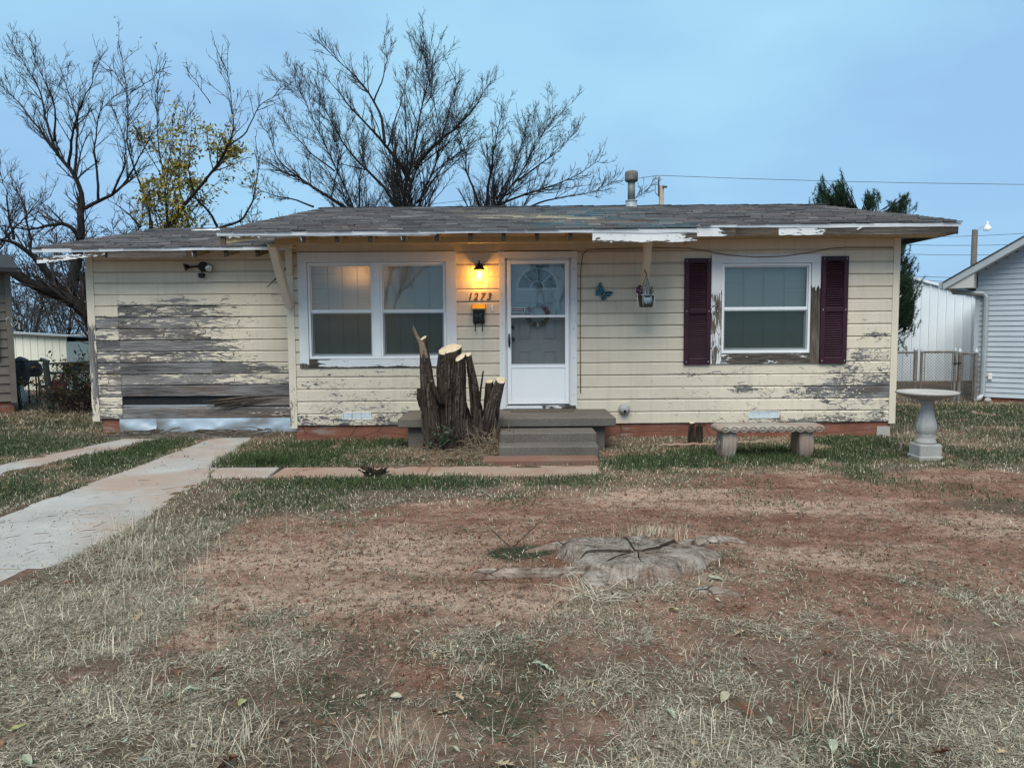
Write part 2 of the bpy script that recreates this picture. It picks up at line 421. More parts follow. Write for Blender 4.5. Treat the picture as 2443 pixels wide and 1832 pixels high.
def m_concrete(name, base, stain, speck=0.5, red=None, rscale=0.8, crack=0.0):
    s = NT(name); p = s.pos()
    n = s.noise(p, 1.6, 6, 0.62); c = s.mix(s.mapr(n, 0.33, 0.68), base, stain)
    c = s.mix(s.mapr(s.noise(p, 7, 5, 0.6), 0.52, 0.75, 0, 0.5), c, tuple(x * 0.72 for x in base))
    vo = s.n('TexVoronoi'); s.t.links.new(p, vo.inputs['Vector']); vo.inputs['Scale'].default_value = 62
    sp = s.math('LESS_THAN', vo.outputs['Distance'], 0.30)
    spc = s.mix(vo.outputs['Color'], tuple(x * 0.45 for x in base), tuple(min(1, x * 1.6) for x in base))
    c = s.mix(s.math('MULTIPLY', sp, speck), c, spc)
    if red is not None:
        c = s.mix(s.mapr(s.noise(p, rscale, 5, 0.6, 0.4), 0.46, 0.66, 0, 0.85), c, red)
    vc = s.n('TexVoronoi', feature='DISTANCE_TO_EDGE'); wv = s.n('VectorMath', operation='ADD'); s.t.links.new(p, wv.inputs[0])
    nv = s.n('TexNoise', Scale=3.0, Detail=4.0); s.t.links.new(p, nv.inputs['Vector']); s.t.links.new(nv.outputs['Color'], wv.inputs[1]); s.t.links.new(wv.outputs[0], vc.inputs['Vector']); vc.inputs['Scale'].default_value = 0.28
    ck = s.math('MULTIPLY', s.math('LESS_THAN', vc.outputs['Distance'], 0.0028), crack)
    c = s.mix(ck, c, tuple(x * 0.3 for x in base))
    hh = s.math('SUBTRACT', s.noise(p, 90, 5, 0.7), s.math('MULTIPLY', ck, 1.5))
    return s.pbr(c, 0.88, s.bump(hh, 0.5, 0.006), spec=0.15)
M['concrete'] = m_concrete('driveway_concrete', (0.40, 0.375, 0.35), (0.30, 0.275, 0.255), 0.25, (0.33, 0.225, 0.17), 0.9, 0.8)
M['walk'] = m_concrete('red_dusted_walk_concrete', (0.34, 0.255, 0.205), (0.28, 0.185, 0.14), 0.25, (0.30, 0.165, 0.115), 1.2, 0.9)
M['steps'] = m_concrete('exposed_aggregate_concrete', (0.155, 0.138, 0.122), (0.10, 0.088, 0.078), 0.95)
M['stepred'] = m_concrete('red_stained_step_concrete', (0.2, 0.135, 0.105), (0.18, 0.085, 0.06), 0.5, (0.2, 0.085, 0.06), 1.5)
M['caststone'] = m_concrete('cast_stone', (0.44, 0.42, 0.39), (0.33, 0.30, 0.27), 0.35)
M['caststone_w'] = m_concrete('pale_cast_stone', (0.46, 0.46, 0.45), (0.31, 0.30, 0.285), 0.35)
M['benchstone'] = m_concrete('tan_cast_stone', (0.36, 0.32, 0.28), (0.27, 0.225, 0.185), 0.35, (0.27, 0.16, 0.12), 2.5)

def m_shingle():
    s = NT('weathered_shingles'); p = s.pos()
    t = s.attr('tint').outputs['Fac']
    c = s.ramp(t, [(0.0, (0.030, 0.031, 0.034)), (0.45, (0.080, 0.081, 0.087)), (0.8, (0.135, 0.133, 0.136)), (1.0, (0.21, 0.203, 0.20))])
    n = s.noise(p, 0.9, 5, 0.6)
    c = s.mix(s.mapr(n, 0.52, 0.72, 0, 0.6), c, s.mix(0.5, c, (0.17, 0.10, 0.09)))
    sep = s.n('SeparateXYZ'); s.t.links.new(s.n('NewGeometry').outputs['Position'], sep.inputs[0])
    blue = s.math('MULTIPLY', s.mapr(s.math('ABSOLUTE', s.math('SUBTRACT', sep.outputs[0], 1.3)), 0.4, 1.3, 1, 0), s.mapr(s.noise(s.pos((1, 1, 1)), 2.0, 4), 0.45, 0.62))
    c = s.mix(s.math('MULTIPLY', blue, 0.6), c, (0.04, 0.12, 0.16))
    c = s.mix(s.mapr(s.noise(p, 120, 3, 0.7), 0.4, 0.7, 0, 0.5), c, s.mix(0.6, c, (0.03, 0.03, 0.033)))
    return s.pbr(c, 0.92, s.bump(s.noise(p, 160, 3, 0.7), 0.5, 0.004), spec=0.12)
M['shingle'] = m_shingle()

def m_glass(name, tint=(1, 1, 1), ior=1.55, wav=0.15):
    s = NT(name); p = s.pos()
    nrm = s.bump(s.noise(s.pos((1, 1, 1)), 3.0, 3, 0.5, 0.8), wav, 0.02)
    fr = s.n('Fresnel', IOR=ior); s.t.links.new(nrm, fr.inputs['Normal'])
    tr = s.n('BsdfTransparent', Color=tint); gl = s.n('BsdfGlossy', Color=(1, 1, 1), Roughness=0.02); s.t.links.new(nrm, gl.inputs['Normal'])
    f2 = s.math('MULTIPLY', fr.outputs[0], 0.85, clamp=True)
    mx = s.n('MixShader'); s.t.links.new(f2, mx.inputs[0]); s.t.links.new(tr.outputs[0], mx.inputs[1]); s.t.links.new(gl.outputs[0], mx.inputs[2])
    s.t.links.new(mx.outputs[0], s.out.inputs['Surface']); return s.m
M['glass'] = m_glass('window_glass', (0.90, 0.94, 0.92), 1.6, 0.02)
M['doorglass'] = m_glass('storm_door_glass', (0.88, 0.92, 0.92), 1.6, 0.04)

def m_screen(name='insect_screen_mesh', op=0.36):
    s = NT(name)
    tr = s.n('BsdfTransparent', Color=(1, 1, 1)); df = s.n('BsdfDiffuse', Color=(0.06, 0.085, 0.085))
    mx = s.n('MixShader'); mx.inputs[0].default_value = op
    s.t.links.new(tr.outputs[0], mx.inputs[1]); s.t.links.new(df.outputs[0], mx.inputs[2])
    s.t.links.new(mx.outputs[0], s.out.inputs['Surface']); return s.m
M['screen'] = m_screen(); M['doorscreen'] = m_screen('door_screen_mesh', 0.3)

def m_blind():
    s = NT('vinyl_blind_slats')
    df = s.n('BsdfDiffuse', Color=(0.84, 0.88, 0.84)); tl = s.n('BsdfTranslucent', Color=(0.7, 0.6, 0.5))
    mx = s.n('MixShader'); mx.inputs[0].default_value = 0.3
    s.t.links.new(df.outputs[0], mx.inputs[1]); s.t.links.new(tl.outputs[0], mx.inputs[2])
    s.t.links.new(mx.outputs[0], s.out.inputs['Surface']); return s.m
M['blind'] = m_blind()

def m_tint(name, rough=0.85, trans=0.0, mul=1.0, noise=0.0):
    s = NT(name); c = s.attr('tint').outputs['Color']
    if noise: c = s.mix(s.mapr(s.noise(s.pos(), 40, 3), 0.35, 0.7, 0, noise), c, s.mix(1.0, c, (0.45, 0.42, 0.4), 'MULTIPLY'))
    if trans:
        df = s.n('BsdfDiffuse', Color=c); tl = s.n('BsdfTranslucent', Color=c)
        mx = s.n('MixShader'); mx.inputs[0].default_value = trans
        s.t.links.new(df.outputs[0], mx.inputs[1]); s.t.links.new(tl.outputs[0], mx.inputs[2])
        s.t.links.new(mx.outputs[0], s.out.inputs['Surface']); return s.m
    return s.pbr(c, rough, spec=0.1)
M['blade'] = m_tint('grass_blades', trans=0.25)
M['clod'] = m_tint('soil_crumbs')
M['leaf'] = m_tint('dead_leaves', trans=0.15, noise=0.5)

def m_ground():
    s = NT('red_dirt_and_thatch'); p = s.pos()
    g = s.attr('cover').outputs['Color']; sp = s.n('SeparateColor'); s.t.links.new(g, sp.inputs[0])
    green, dry, dirt = sp.outputs[0], sp.outputs[1], sp.outputs[2]
    n = s.noise(p, 2.2, 8, 0.66); nf = s.noise(p, 38, 6, 0.7); nff = s.noise(p, 130, 4, 0.7)
    nl = s.noise(p, 11, 6, 0.68, 0.4)
    dc = s.mix(s.mapr(n, 0.32, 0.68), (0.205, 0.092, 0.060), (0.44, 0.262, 0.185))
    dc = s.mix(s.mapr(s.noise(s.pos((0.35, 1.1, 1)), 1.0, 7, 0.62), 0.49, 0.60, 0, 0.85), dc, (0.60, 0.41, 0.305))
    dc = s.mix(s.mapr(nl, 0.48, 0.66, 0, 0.7), dc, (0.105, 0.046, 0.031))
    dc = s.mix(s.mapr(nf, 0.54, 0.72, 0, 0.6), dc, (0.07, 0.034, 0.025))
    dc = s.mix(s.mapr(nff, 0.62, 0.72, 0, 0.6), dc, (0.50, 0.35, 0.26))
    tc = s.mix(s.mapr(nf, 0.35, 0.66), (0.07, 0.045, 0.032), (0.25, 0.175, 0.12))
    tc = s.mix(s.mapr(nff, 0.56, 0.70, 0, 0.8), tc, (0.40, 0.34, 0.25))
    gc = s.mix(s.mapr(nf, 0.35, 0.7), (0.045, 0.045, 0.026), (0.095, 0.092, 0.055))
    c = s.mix(s.mapr(s.math('ADD', dry, s.math('MULTIPLY', s.math('SUBTRACT', nf, 0.5), 0.9)), 0.3, 0.6), dc, tc)
    c = s.mix(s.mapr(s.math('ADD', green, s.math('MULTIPLY', s.math('SUBTRACT', nf, 0.5), 0.8)), 0.32, 0.6), c, gc)
    h = s.math('ADD', s.math('MULTIPLY', nf, 1.0), s.math('MULTIPLY', nff, 0.4))
    h = s.math('ADD', h, s.math('MULTIPLY', nl, 1.8))
    return s.pbr(c, 0.95, s.bump(h, 1.0, 0.03), spec=0.08)
M['ground'] = m_ground()

def m_bark(name, lo, hi, lich=0.3, sc_=1.0):
    s = NT(name); p = s.pos()
    g = s.noise(s.pos((9 * sc_, 9 * sc_, 1.1 * sc_)), 2.6, 7, 0.68, 0.7)
    c = s.mix(s.mapr(g, 0.34, 0.68), lo, hi)
    c = s.mix(s.mapr(s.noise(p, 4, 4), 0.5, 0.75, 0, 0.5), c, tuple(x * 0.6 for x in lo))
    vo = s.n('TexVoronoi'); s.t.links.new(p, vo.inputs['Vector']); vo.inputs['Scale'].default_value = 17 * sc_
    sp = s.math('MULTIPLY', s.math('LESS_THAN', s.math('ADD', vo.outputs['Distance'], s.math('MULTIPLY', s.noise(p, 30, 2), 0.25)), 0.36), s.math('GREATER_THAN', s.noise(p, 5, 2), 0.56))
    c = s.mix(s.math('MULTIPLY', sp, lich), c, (0.34, 0.32, 0.28))
    g2 = s.math('ADD', g, s.math('MULTIPLY', s.noise(s.pos((30 * sc_, 30 * sc_, 5 * sc_)), 1.5, 5, 0.7), 0.7))
    return s.pbr(c, 0.92, s.bump(g2, 1.0, 0.05), spec=0.1)
M['stumpbark'] = m_bark('shaggy_dark_bark', (0.011, 0.008, 0.007), (0.10, 0.076, 0.06), 0.3)
M['treebark'] = m_bark('grey_brown_tree_bark', (0.014, 0.012, 0.011), (0.05, 0.043, 0.04), 0.0)
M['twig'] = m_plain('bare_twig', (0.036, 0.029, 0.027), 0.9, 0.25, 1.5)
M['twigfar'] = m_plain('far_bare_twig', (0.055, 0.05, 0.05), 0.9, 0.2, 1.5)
M['straw'] = m_plain('dead_twig_litter', (0.20, 0.15, 0.10), 0.9, 0.5, 22)

def m_cut():
    s = NT('fresh_cut_wood'); p = s.pos()
    n = s.noise(p, 18, 5, 0.6, 1.0)
    c = s.mix(s.mapr(n, 0.35, 0.7), (0.62, 0.53, 0.385), (0.40, 0.295, 0.185))
    return s.pbr(c, 0.85, s.bump(s.noise(p, 70, 3), 0.3, 0.006), spec=0.1)
M['cut'] = m_cut()

def m_oldwood():
    s = NT('silvered_stump_wood')
    a = s.attr('polar').outputs['Vector']; p = s.pos()
    sp = s.n('SeparateXYZ'); s.t.links.new(a, sp.inputs[0])
    cmb = s.n('CombineXYZ'); s.t.links.new(s.math('MULTIPLY', sp.outputs[0], 15.0), cmb.inputs[0]); s.t.links.new(s.math('MULTIPLY', sp.outputs[1], 15.0), cmb.inputs[1]); s.t.links.new(s.math('MULTIPLY', sp.outputs[2], 3.0), cmb.inputs[2])
    g = s.math('ADD', s.math('MULTIPLY', s.noise(cmb.outputs[0], 1.5, 6, 0.7, 0.5), 0.4), s.math('MULTIPLY', s.noise(p, 9, 7, 0.68, 0.6), 0.6))
    n = s.noise(p, 5, 5, 0.6)
    c = s.ramp(g, [(0.38, (0.06, 0.042, 0.032)), (0.48, (0.185, 0.145, 0.118)), (0.62, (0.36, 0.31, 0.27))])
    # checks across the grain
    vo = s.n('TexVoronoi', feature='DISTANCE_TO_EDGE')
    cm2 = s.n('CombineXYZ'); s.t.links.new(s.math('MULTIPLY', sp.outputs[0], 6.0), cm2.inputs[0]); s.t.links.new(s.math('MULTIPLY', sp.outputs[1], 6.0), cm2.inputs[1]); s.t.links.new(s.math('MULTIPLY', sp.outputs[2], 22.0), cm2.inputs[2])
    s.t.links.new(cm2.outputs[0], vo.inputs['Vector']); vo.inputs['Scale'].default_value = 1.6
    cr = s.math('MULTIPLY', s.math('LESS_THAN', vo.outputs['Distance'], 0.045), s.mapr(n, 0.44, 0.58))
    c = s.mix(cr, c, (0.035, 0.024, 0.02))
    c = s.mix(s.mapr(s.noise(p, 3.5, 5, 0.6), 0.52, 0.72, 0, 0.7), c, (0.22, 0.13, 0.095))
    sz_ = s.n('SeparateXYZ'); s.t.links.new(s.n('NewGeometry').outputs['Position'], sz_.inputs[0])
    soil = s.mapr(s.math('ADD', sz_.outputs[2], s.math('MULTIPLY', s.math('SUBTRACT', s.noise(p, 9, 5, 0.65), 0.5), 0.10)), 0.0, 0.045, 0.7, 0.0)
    c = s.mix(soil, c, (0.20, 0.125, 0.092))
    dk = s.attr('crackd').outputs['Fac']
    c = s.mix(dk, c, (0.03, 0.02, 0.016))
    h = s.math('SUBTRACT', s.math('MULTIPLY', g, 0.9), s.math('MULTIPLY', cr, 0.9))
    return s.pbr(c, 0.93, s.bump(h, 1.0, 0.012), spec=0.1)
M['oldwood'] = m_oldwood()

def m_lampglass():
    s = NT('lit_lantern_glass')
    em = s.n('Emission', Color=(1.0, 0.46, 0.04), Strength=1.0); tr = s.n('BsdfTransparent', Color=(1, 0.95, 0.8))
    ad = s.n('AddShader'); s.t.links.new(em.outputs[0], ad.inputs[0]); s.t.links.new(tr.outputs[0], ad.inputs[1])
    s.t.links.new(ad.outputs[0], s.out.inputs['Surface']); return s.m
M['lampglass'] = m_lampglass()
def m_bulb():
    s = NT('lit_bulb'); em = s.n('Emission', Color=(1.0, 0.66, 0.22), Strength=9.0)
    s.t.links.new(em.outputs[0], s.out.inputs['Surface']); return s.m
M['bulb'] = m_bulb()

# ================================================================== GROUND
def inrect(x, y, x0, x1, y0, y1): return (x > x0) & (x < x1) & (y > y0) & (y < y1)
DR_L = lambda y: np.interp(y, [-8, -2, 0.1], [-4.28, -4.16, -4.18])      # wide strip, left edge
DR_R = lambda y: np.interp(y, [-8, -4.6, -2.7, -2.66, -1.9, 0.1], [-2.92, -2.90, -3.08, -3.08, -3.36, -3.62])
ST_L = lambda y: np.interp(y, [-8, -2.2, 0.1], [-6.85, -5.86, -5.42])    # narrow strip
ST_R = lambda y: np.interp(y, [-8, -2.2, 0.1], [-6.3, -5.30, -4.93])
def on_concrete(x, y, m=0.0):
    a = (x > DR_L(y) - m) & (x < DR_R(y) + m) & (y < 0.12 + m)
    b = (x > ST_L(y) - m) & (x < ST_R(y) + m) & (y < 0.12 + m)
    c = inrect(x, y, -3.2 - m, 0.95 + m, -2.64 - m, -2.08 + m)
    d = inrect(x, y, -5.8 - m, -3.5 + m, 0.1 - m, 0.85 + m)
    return a | b | c | d
def in_house(x, y):
    return inrect(x, y, -3.0, 5.25, -0.03, 7) | inrect(x, y, -6.2, -2.9, 0.75, 7) | inrect(x, y, -1.42, 1.28, -1.05, 0.1) | inrect(x, y, -0.15, 0.98, -2.08, -0.9)
FSX, FSY = 0.78, -5.48       # old ground-level stump
def cover(x, y):
    n = fbm(x * 0.8, y * 0.8, 3); n2 = fbm(x * 2.6, y * 2.6, 9, 3); n3 = fbm(x * 0.45 + 7, y * 0.45, 21)
    yT = np.interp(x, [-3, -2, -1, 0, 1.8, 5, 9], [-5.0, -4.35, -3.85, -3.35, -2.85, -2.8, -2.6])
    yB = np.interp(x, [-3, -1.5, 0.0, 1.5, 4], [-5.2, -6.0, -6.35, -6.2, -5.5])
    dirt = sstep(yT - y + (n - 0.5) * 1.3 + (n2 - .5) * 1.1, -0.25, 0.4) * sstep(y - yB + (n2 - 0.5) * 2.8, -0.75, 0.6) * sstep(x + (n2 - .5) * .8, -2.75, -2.2)
    back = sstep(y - yT + (n - 0.5) * 0.9, -0.35, 0.35)
    def blob(cx, cy, rx, ry): return np.exp(-(((x - cx) / rx) ** 2 + ((y - cy) / ry) ** 2) ** 1.5)
    g = 0.0
    for b in ((-2.6, -1.5, 1.0, 0.8, 1), (-2.0, -0.5, 1.3, 0.5, .9), (-1.2, -1.75, 1.6, 0.35, .55), (-1.3, -2.95, 1.5, 0.33, 1), (0.4, -2.95, 0.9, .3, .6),
              (1.7, -1.9, 0.9, 0.6, .95), (3.1, -1.5, 1.6, 0.75, 1), (4.4, -0.6, 0.9, 0.7, .85), (-4.7, -1.0, 0.5, 1.4, 1), (-4.85, -3.4, .6, 1.0, .75),
              (-7.5, -0.6, 2.2, 1.6, .95), (-9, 1.5, 3, 1.5, .8), (8.0, 2.4, 3.5, 1.7, 1.1), (7.6, -0.2, 2.0, 1.0, .45), (5.5, -1.6, 1.0, .6, .6), (6.3, 1.0, .8, .8, .5)):
        g = np.maximum(g, blob(*b[:4]) * b[4])
    g = g * sstep(n2 + 0.25, 0.42, 0.68) * (0.55 + 0.45 * back)
    # greenish weeds scattered through the dry foreground
    weeds = sstep(fbm(x * 1.7 + 3, y * 1.7, 33, 3), 0.56, 0.7)
    g = np.maximum(g, weeds * 0.5 * (1 - 0.5 * dirt))
    g = np.maximum(g, blob(0.05, -5.2, 0.28, 0.18) * .9)
    dry = np.clip(1 - dirt, 0, 1) * (0.58 + 0.9 * (n2 - 0.42) + 0.3 * (n3 - .5))
    dry = np.maximum(dry, blob(4.3, -4.0, 0.7, 0.35) * 1.0)
    dry = np.maximum(dry, blob(-2.55, -5.0, 0.55, 1.3) * 0.95)
    dry = dry * (1 - 0.55 * np.clip(g, 0, 1))
    bare = blob(-0.75, -1.3, .8, .5)                    # leaf mould round the cut shrub
    g = g * (1 - 0.75 * bare)
    dry = np.maximum(dry * (1 - .3 * bare), bare * 0.45)
    return np.clip(g, 0, 1), np.clip(dry, 0, 1), np.clip(dirt, 0, 1)

def ground_z(x, y):
    x = np.asarray(x, float); y = np.asarray(y, float)
    near = sstep(-np.abs(y + 2) + 12, 0, 4) * sstep(-np.abs(x) + 14, 0, 3)
    z = (fbm(x * 1.1, y * 1.1, 5) - 0.5) * 0.05 + (fbm(x * 5, y * 5, 6, 3) - 0.5) * 0.03
    z += 0.035 * np.exp(-(((x - FSX) / 0.9) ** 2 + ((y - FSY) / 0.85) ** 2) ** 2)
    z -= 0.14 * np.exp(-(((x - FSX) / 0.34) ** 2 + ((y - FSY) / 0.34) ** 2) ** 2)
    z += 0.07 * np.exp(-(((x + 0.75) / 0.7) ** 2 + ((y + 1.3) / 0.35) ** 2))
    z *= near
    lap = fbm(x * 2.3 + 5, y * 2.3, 91, 3)
    flat = on_concrete(x, y, -0.03) & ((lap < .52) | on_concrete(x, y, -0.11)) & ((lap < .66) | on_concrete(x, y, -0.17))
    nearc = on_concrete(x, y, .10)
    z = np.where(nearc, np.clip(z + .012, .004, .022), z)
    z = np.where(flat, -0.02, z)
    z = np.where(in_house(x, y), -0.02, z)
    return z

gx = np.concatenate([[-700, -200, -70, -34, -22, -16], np.arange(-13, 13.01, 0.085), [16, 22, 34, 70, 200, 700]])
gy = np.concatenate([[-300, -80, -25, -13], np.arange(-10.6, 7.01, 0.075), [8, 9, 11, 14, 19, 28, 60, 200, 900]])
GX, GY = np.meshgrid(gx, gy); GZ = ground_z(GX, GY)
Vg = np.stack([GX, GY, GZ], -1).reshape(-1, 3)
ny, nx = GX.shape
idx = np.arange(nx * ny).reshape(ny, nx)
q = np.stack([idx[:-1, :-1], idx[:-1, 1:], idx[1:, 1:], idx[1:, :-1]], -1).reshape(-1, 4)
me = bpy.data.meshes.new('ground')
me.vertices.add(len(Vg)); me.vertices.foreach_set('co', Vg.astype(np.float32).ravel())
me.loops.add(q.size); me.loops.foreach_set('vertex_index', q.astype(np.int32).ravel())
me.polygons.add(len(q)); me.polygons.foreach_set('loop_start', np.arange(0, q.size, 4, dtype=np.int32))
me.update(calc_edges=True)
cg, cdry, cdirt = cover(GX.ravel(), GY.ravel())
c4 = np.stack([cg, cdry, cdirt, np.ones_like(cg)], -1).astype(np.float32)
a = me.color_attributes.new('cover', 'FLOAT_COLOR', 'POINT'); a.data.foreach_set('color', c4.ravel())
me.polygons.foreach_set('use_smooth', [True] * len(q)); me.validate()
tag(link('ground', me, M['ground']), kind='structure')

# concrete drive strips (slabs cast with joints), walk and apron
def slab(name, mat, poly, z0=-0.08, z1=0.014, parent=None):
    mb = MB().prism_xy(poly, z0, z1); return mb.build(name, mat, parent, bevel=0.008)
def strip_slabs(parent, L, Rr, ys, mat, zt=0.014):
    for a0, a1 in zip(ys[:-1], ys[1:]):
        y0, y1 = a0 + 0.007, a1 - 0.007
        yy = np.linspace(y0, y1, 5)
        poly = [(float(L(y0)), y0)] + [(float(Rr(y)), float(y)) for y in yy] + [(float(L(y)), float(y)) for y in yy[::-1][:-1]]
        slab('slab', mat, poly, z1=zt + random.uniform(-0.004, 0.004), parent=parent)
random.seed(4)
drive = empty('driveway'); tag(drive, kind='structure')
strip_slabs(drive, DR_L, DR_R, [-11.0, -8.6, -6.9, -5.35, -3.92, -3.10, -1.55, 0.1], M['concrete'])
strip_slabs(drive, ST_L, ST_R, [-11.0, -8.0, -5.4, -2.6, 0.1], M['concrete'])
slab('apron', M['steps'], [(-5.8, 0.11), (-3.5, 0.11), (-3.42, 0.84), (-5.8, 0.84)], z1=0.006, parent=drive)
walk = empty('walkway'); tag(walk, kind='structure')
slab('slab', M['concrete'], [(-3.34, -2.10), (-2.55, -2.09), (-2.5, -2.63), (-3.05, -2.64)], z1=0.012, parent=walk)
for x0, x1 in ((-2.49, -0.9), (-0.893, 0.93)):
    slab('slab', M['walk'], [(x0, -2.63), (x1, -2.63 + random.uniform(-.02, .02)), (x1, -2.09), (x0, -2.09)], z1=0.013 + random.uniform(-.006, .004), parent=walk)

# ================================================================== PORCH
porch = empty('porch_steps', (0.4, -1.0, 0), 'speckled concrete landing with three steps below the white front door', 'steps')
MB().box(-1.42, 1.285, -1.0, -0.03, 0.285, 0.40).build('landing', M['steps'], porch, bevel=0.012)
MB().box(-1.31, 1.16, -0.9, -0.03, -0.1, 0.284).build('landing_base', M['steps'], porch, bevel=0.01)
MB().box(-0.15, 1.0, -1.42, -1.003, -0.1, 0.275).build('step', M['steps'], porch, bevel=0.014)
MB().box(-0.155, 0.99, -1.74, -1.423, -0.1, 0.165).build('step', M['steps'], porch, bevel=0.014)
MB().box(-0.33, 0.955, -2.03, -1.743, -0.1, 0.062).build('step', M['stepred'], porch, bevel=0.012)

# ================================================================== HOUSE
house = empty('house', (0, 0, 0), 'small cream single storey house with peeling lap siding and dark shingle roof', 'house')
G1 = 0.8                       # garage front plane
PIT = 0.168
ROWZ = [0.2 + PIT * k for k in range(15)]
GROW = [0.215 + 0.1665 * k for k in range(15)]
def f1(v): return float(v)
def ss(x, a, b):
    t = min(1, max(0, (x - a) / (b - a))); return t * t * (3 - 2 * t)
def gb(x, z, xc, zc, rx, rz): return math.exp(-((x - xc) / rx) ** 2 - ((z - zc) / rz) ** 2)
def wear_main(x, z):
    low = ss(1.5 - z, 0.0, 1.0)
    if x < -0.7:
        wv = 0.04 + 0.20 * low + 0.12 * gb(x, z, -1.45, 0.62, 0.3, 0.05)
    else:
        right = ss(x, 0.6, 4.4)
        wv = 0.045 + 0.165 * low * (0.3 + 0.7 * right)
        wv += 0.11 * ss(x, 4.0, 4.5) * ss(2.0 - z, 0, 0.7)
        wv += 0.30 * gb(x, z, 4.95, 0.66, 0.22, 0.06) + 0.22 * gb(x, z, 3.2, 0.66, 0.2, 0.05) + 0.26 * gb(x, z, 4.15, 0.66, 0.12, 0.05)
        wv += 0.24 * gb(x, z, 4.1, 0.22, 0.6, 0.05) + 0.2 * gb(x, z, 5.0, 1.37, 0.2, 0.05) + 0.12 * gb(x, z, 2.6, 0.87, 0.5, 0.04)
    return wv
def wear_garage(x, z):
    if x < -5.77:
        return 0.06 + 0.23 * ss(1.85 - z, 0, 0.2) + 0.08 * ss(z, 1.4, 1.6) * ss(1.8 - z, 0, .1)
    if z > 2.04: return 0.05 + 0.06 * ss(2.2 - z, 0, .15)
    if z > 1.885: return 0.17 + 0.24 * gb(x, z, -4.9, 1.95, 0.35, 0.03)
    left = 1 - ss(x, -5.0, -3.15)
    up = ss(z, 0.55, 1.3)
    return 0.445 - 0.31 * (1 - left) * (0.35 + 0.65 * up) + 0.06 * (1 - up) - .03 * up
def board(parent, x0, x1, z0, pitch, yb, wearf, mat, rng, th=0.026, prof=None):
    """one lap siding board: flat face, cove at the top, square bottom edge"""
    prof = prof or [(0.0, 0.006), (0.0, -th), (0.2, -th), (0.42, -th), (0.62, -th), (0.82, -th), (0.875, -th * 0.8), (0.915, -th * 0.35), (0.95, -th * 0.1), (1.0, -th * 0.1), (1.0, 0.006)]
    n = max(2, int((x1 - x0) / 0.07)); V = []; W = []; Fc = []; k = len(prof)
    ph = rng.uniform(0, 9); sag = rng.uniform(-0.0025, 0.0025); tilt = rng.uniform(-0.003, 0.003)
    for i in range(n + 1):
        x = x0 + (x1 - x0) * i / n
        dz = 0.0014 * math.sin(x * 3.1 + ph) + 0.001 * math.sin(x * 11 + 2 * ph) + sag
        for j, (fz, fy) in enumerate(prof):
            z = z0 + fz * pitch + (dz if fz < 0.5 else 0)
            y = yb + fy + (tilt + 0.0016 * math.sin(x * 2.3 + ph) if fy < 0 and fz < 0.9 else 0)
            V.append((x, y, z)); W.append(wearf(x, z))
    for i in range(n):
        for j in range(k):
            j2 = (j + 1) % k
            Fc.append((i * k + j, (i + 1) * k + j, (i + 1) * k + j2, i * k + j2))
    Fc.append(tuple(range(k))); Fc.append(tuple(n * k + j for j in range(k - 1, -1, -1)))
    mb = MB().add(V, Fc); mb.att['wear'] = [max(0, 1.75 * q_ - .02) for q_ in W]
    return mb.build('siding_board', mat, parent)
def worn_box(name, mat, parent, x0, x1, y0, y1, z0, z1, wearf, dx=0.06, dz=0.06, bevel=0.0, rag=None):
    """box with a finely divided front (and bottom) so wear can vary over it; rag(x) raises a ragged lower edge"""
    nx_ = max(1, int((x1 - x0) / dx)); nz_ = max(1, int((z1 - z0) / dz)); V = []; W = []; Fc = []
    for j in range(nz_ + 1):
        for i in range(nx_ + 1):
            x = x0 + (x1 - x0) * i / nx_
            zb = z0 + (rag(x) if rag else 0)
            z = zb + (z1 - zb) * j / nz_
            V.append((x, y0, z)); W.append(wearf(x, z))
    m = nx_ + 1
    for j in range(nz_):
        for i in range(nx_):
            Fc.append((j * m + i, j * m + i + 1, (j + 1) * m + i + 1, (j + 1) * m + i))
    b = len(V)
    ring = [i for i in range(m)] + [j * m + nx_ for j in range(1, nz_ + 1)] + [nz_ * m + i for i in range(nx_ - 1, -1, -1)] + [j * m for j in range(nz_ - 1, 0, -1)]
    for i in ring:
        x, y, z = V[i]; V.append((x, y1, z)); W.append(W[i])
    L = len(ring)
    for i in range(L):
        j = (i + 1) % L
        Fc.append((ring[j], ring[i], b + i, b + j))
    Fc.append(tuple(b + i for i in range(L - 1, -1, -1)))
    mb = MB().add(V, Fc); mb.att['wear'] = [max(0, 1.75 * q_ - .02) for q_ in W]
    return mb.build(name, mat, parent)
const = lambda c: (lambda x, z: c)

# ---- foundation
fo = MB().box(-2.97, 5.2, 0.0, 0.2, -0.15, 0.193).build('foundation', M['found'], house)
MB().box(-6.10, -5.8, G1 + 0.01, G1 + 0.25, -0.15, 0.205).build('foundation', M['found'], house, bevel=0.01)
MB().box(5.02, 5.2, -0.012, -0.001, -0.05, 0.13).build('plaster_patch', M['caststone'], fo)
MB().box(5.0, 5.2, 0.2, 7.2, -0.15, 0.193).build('foundation', M['found'], house)

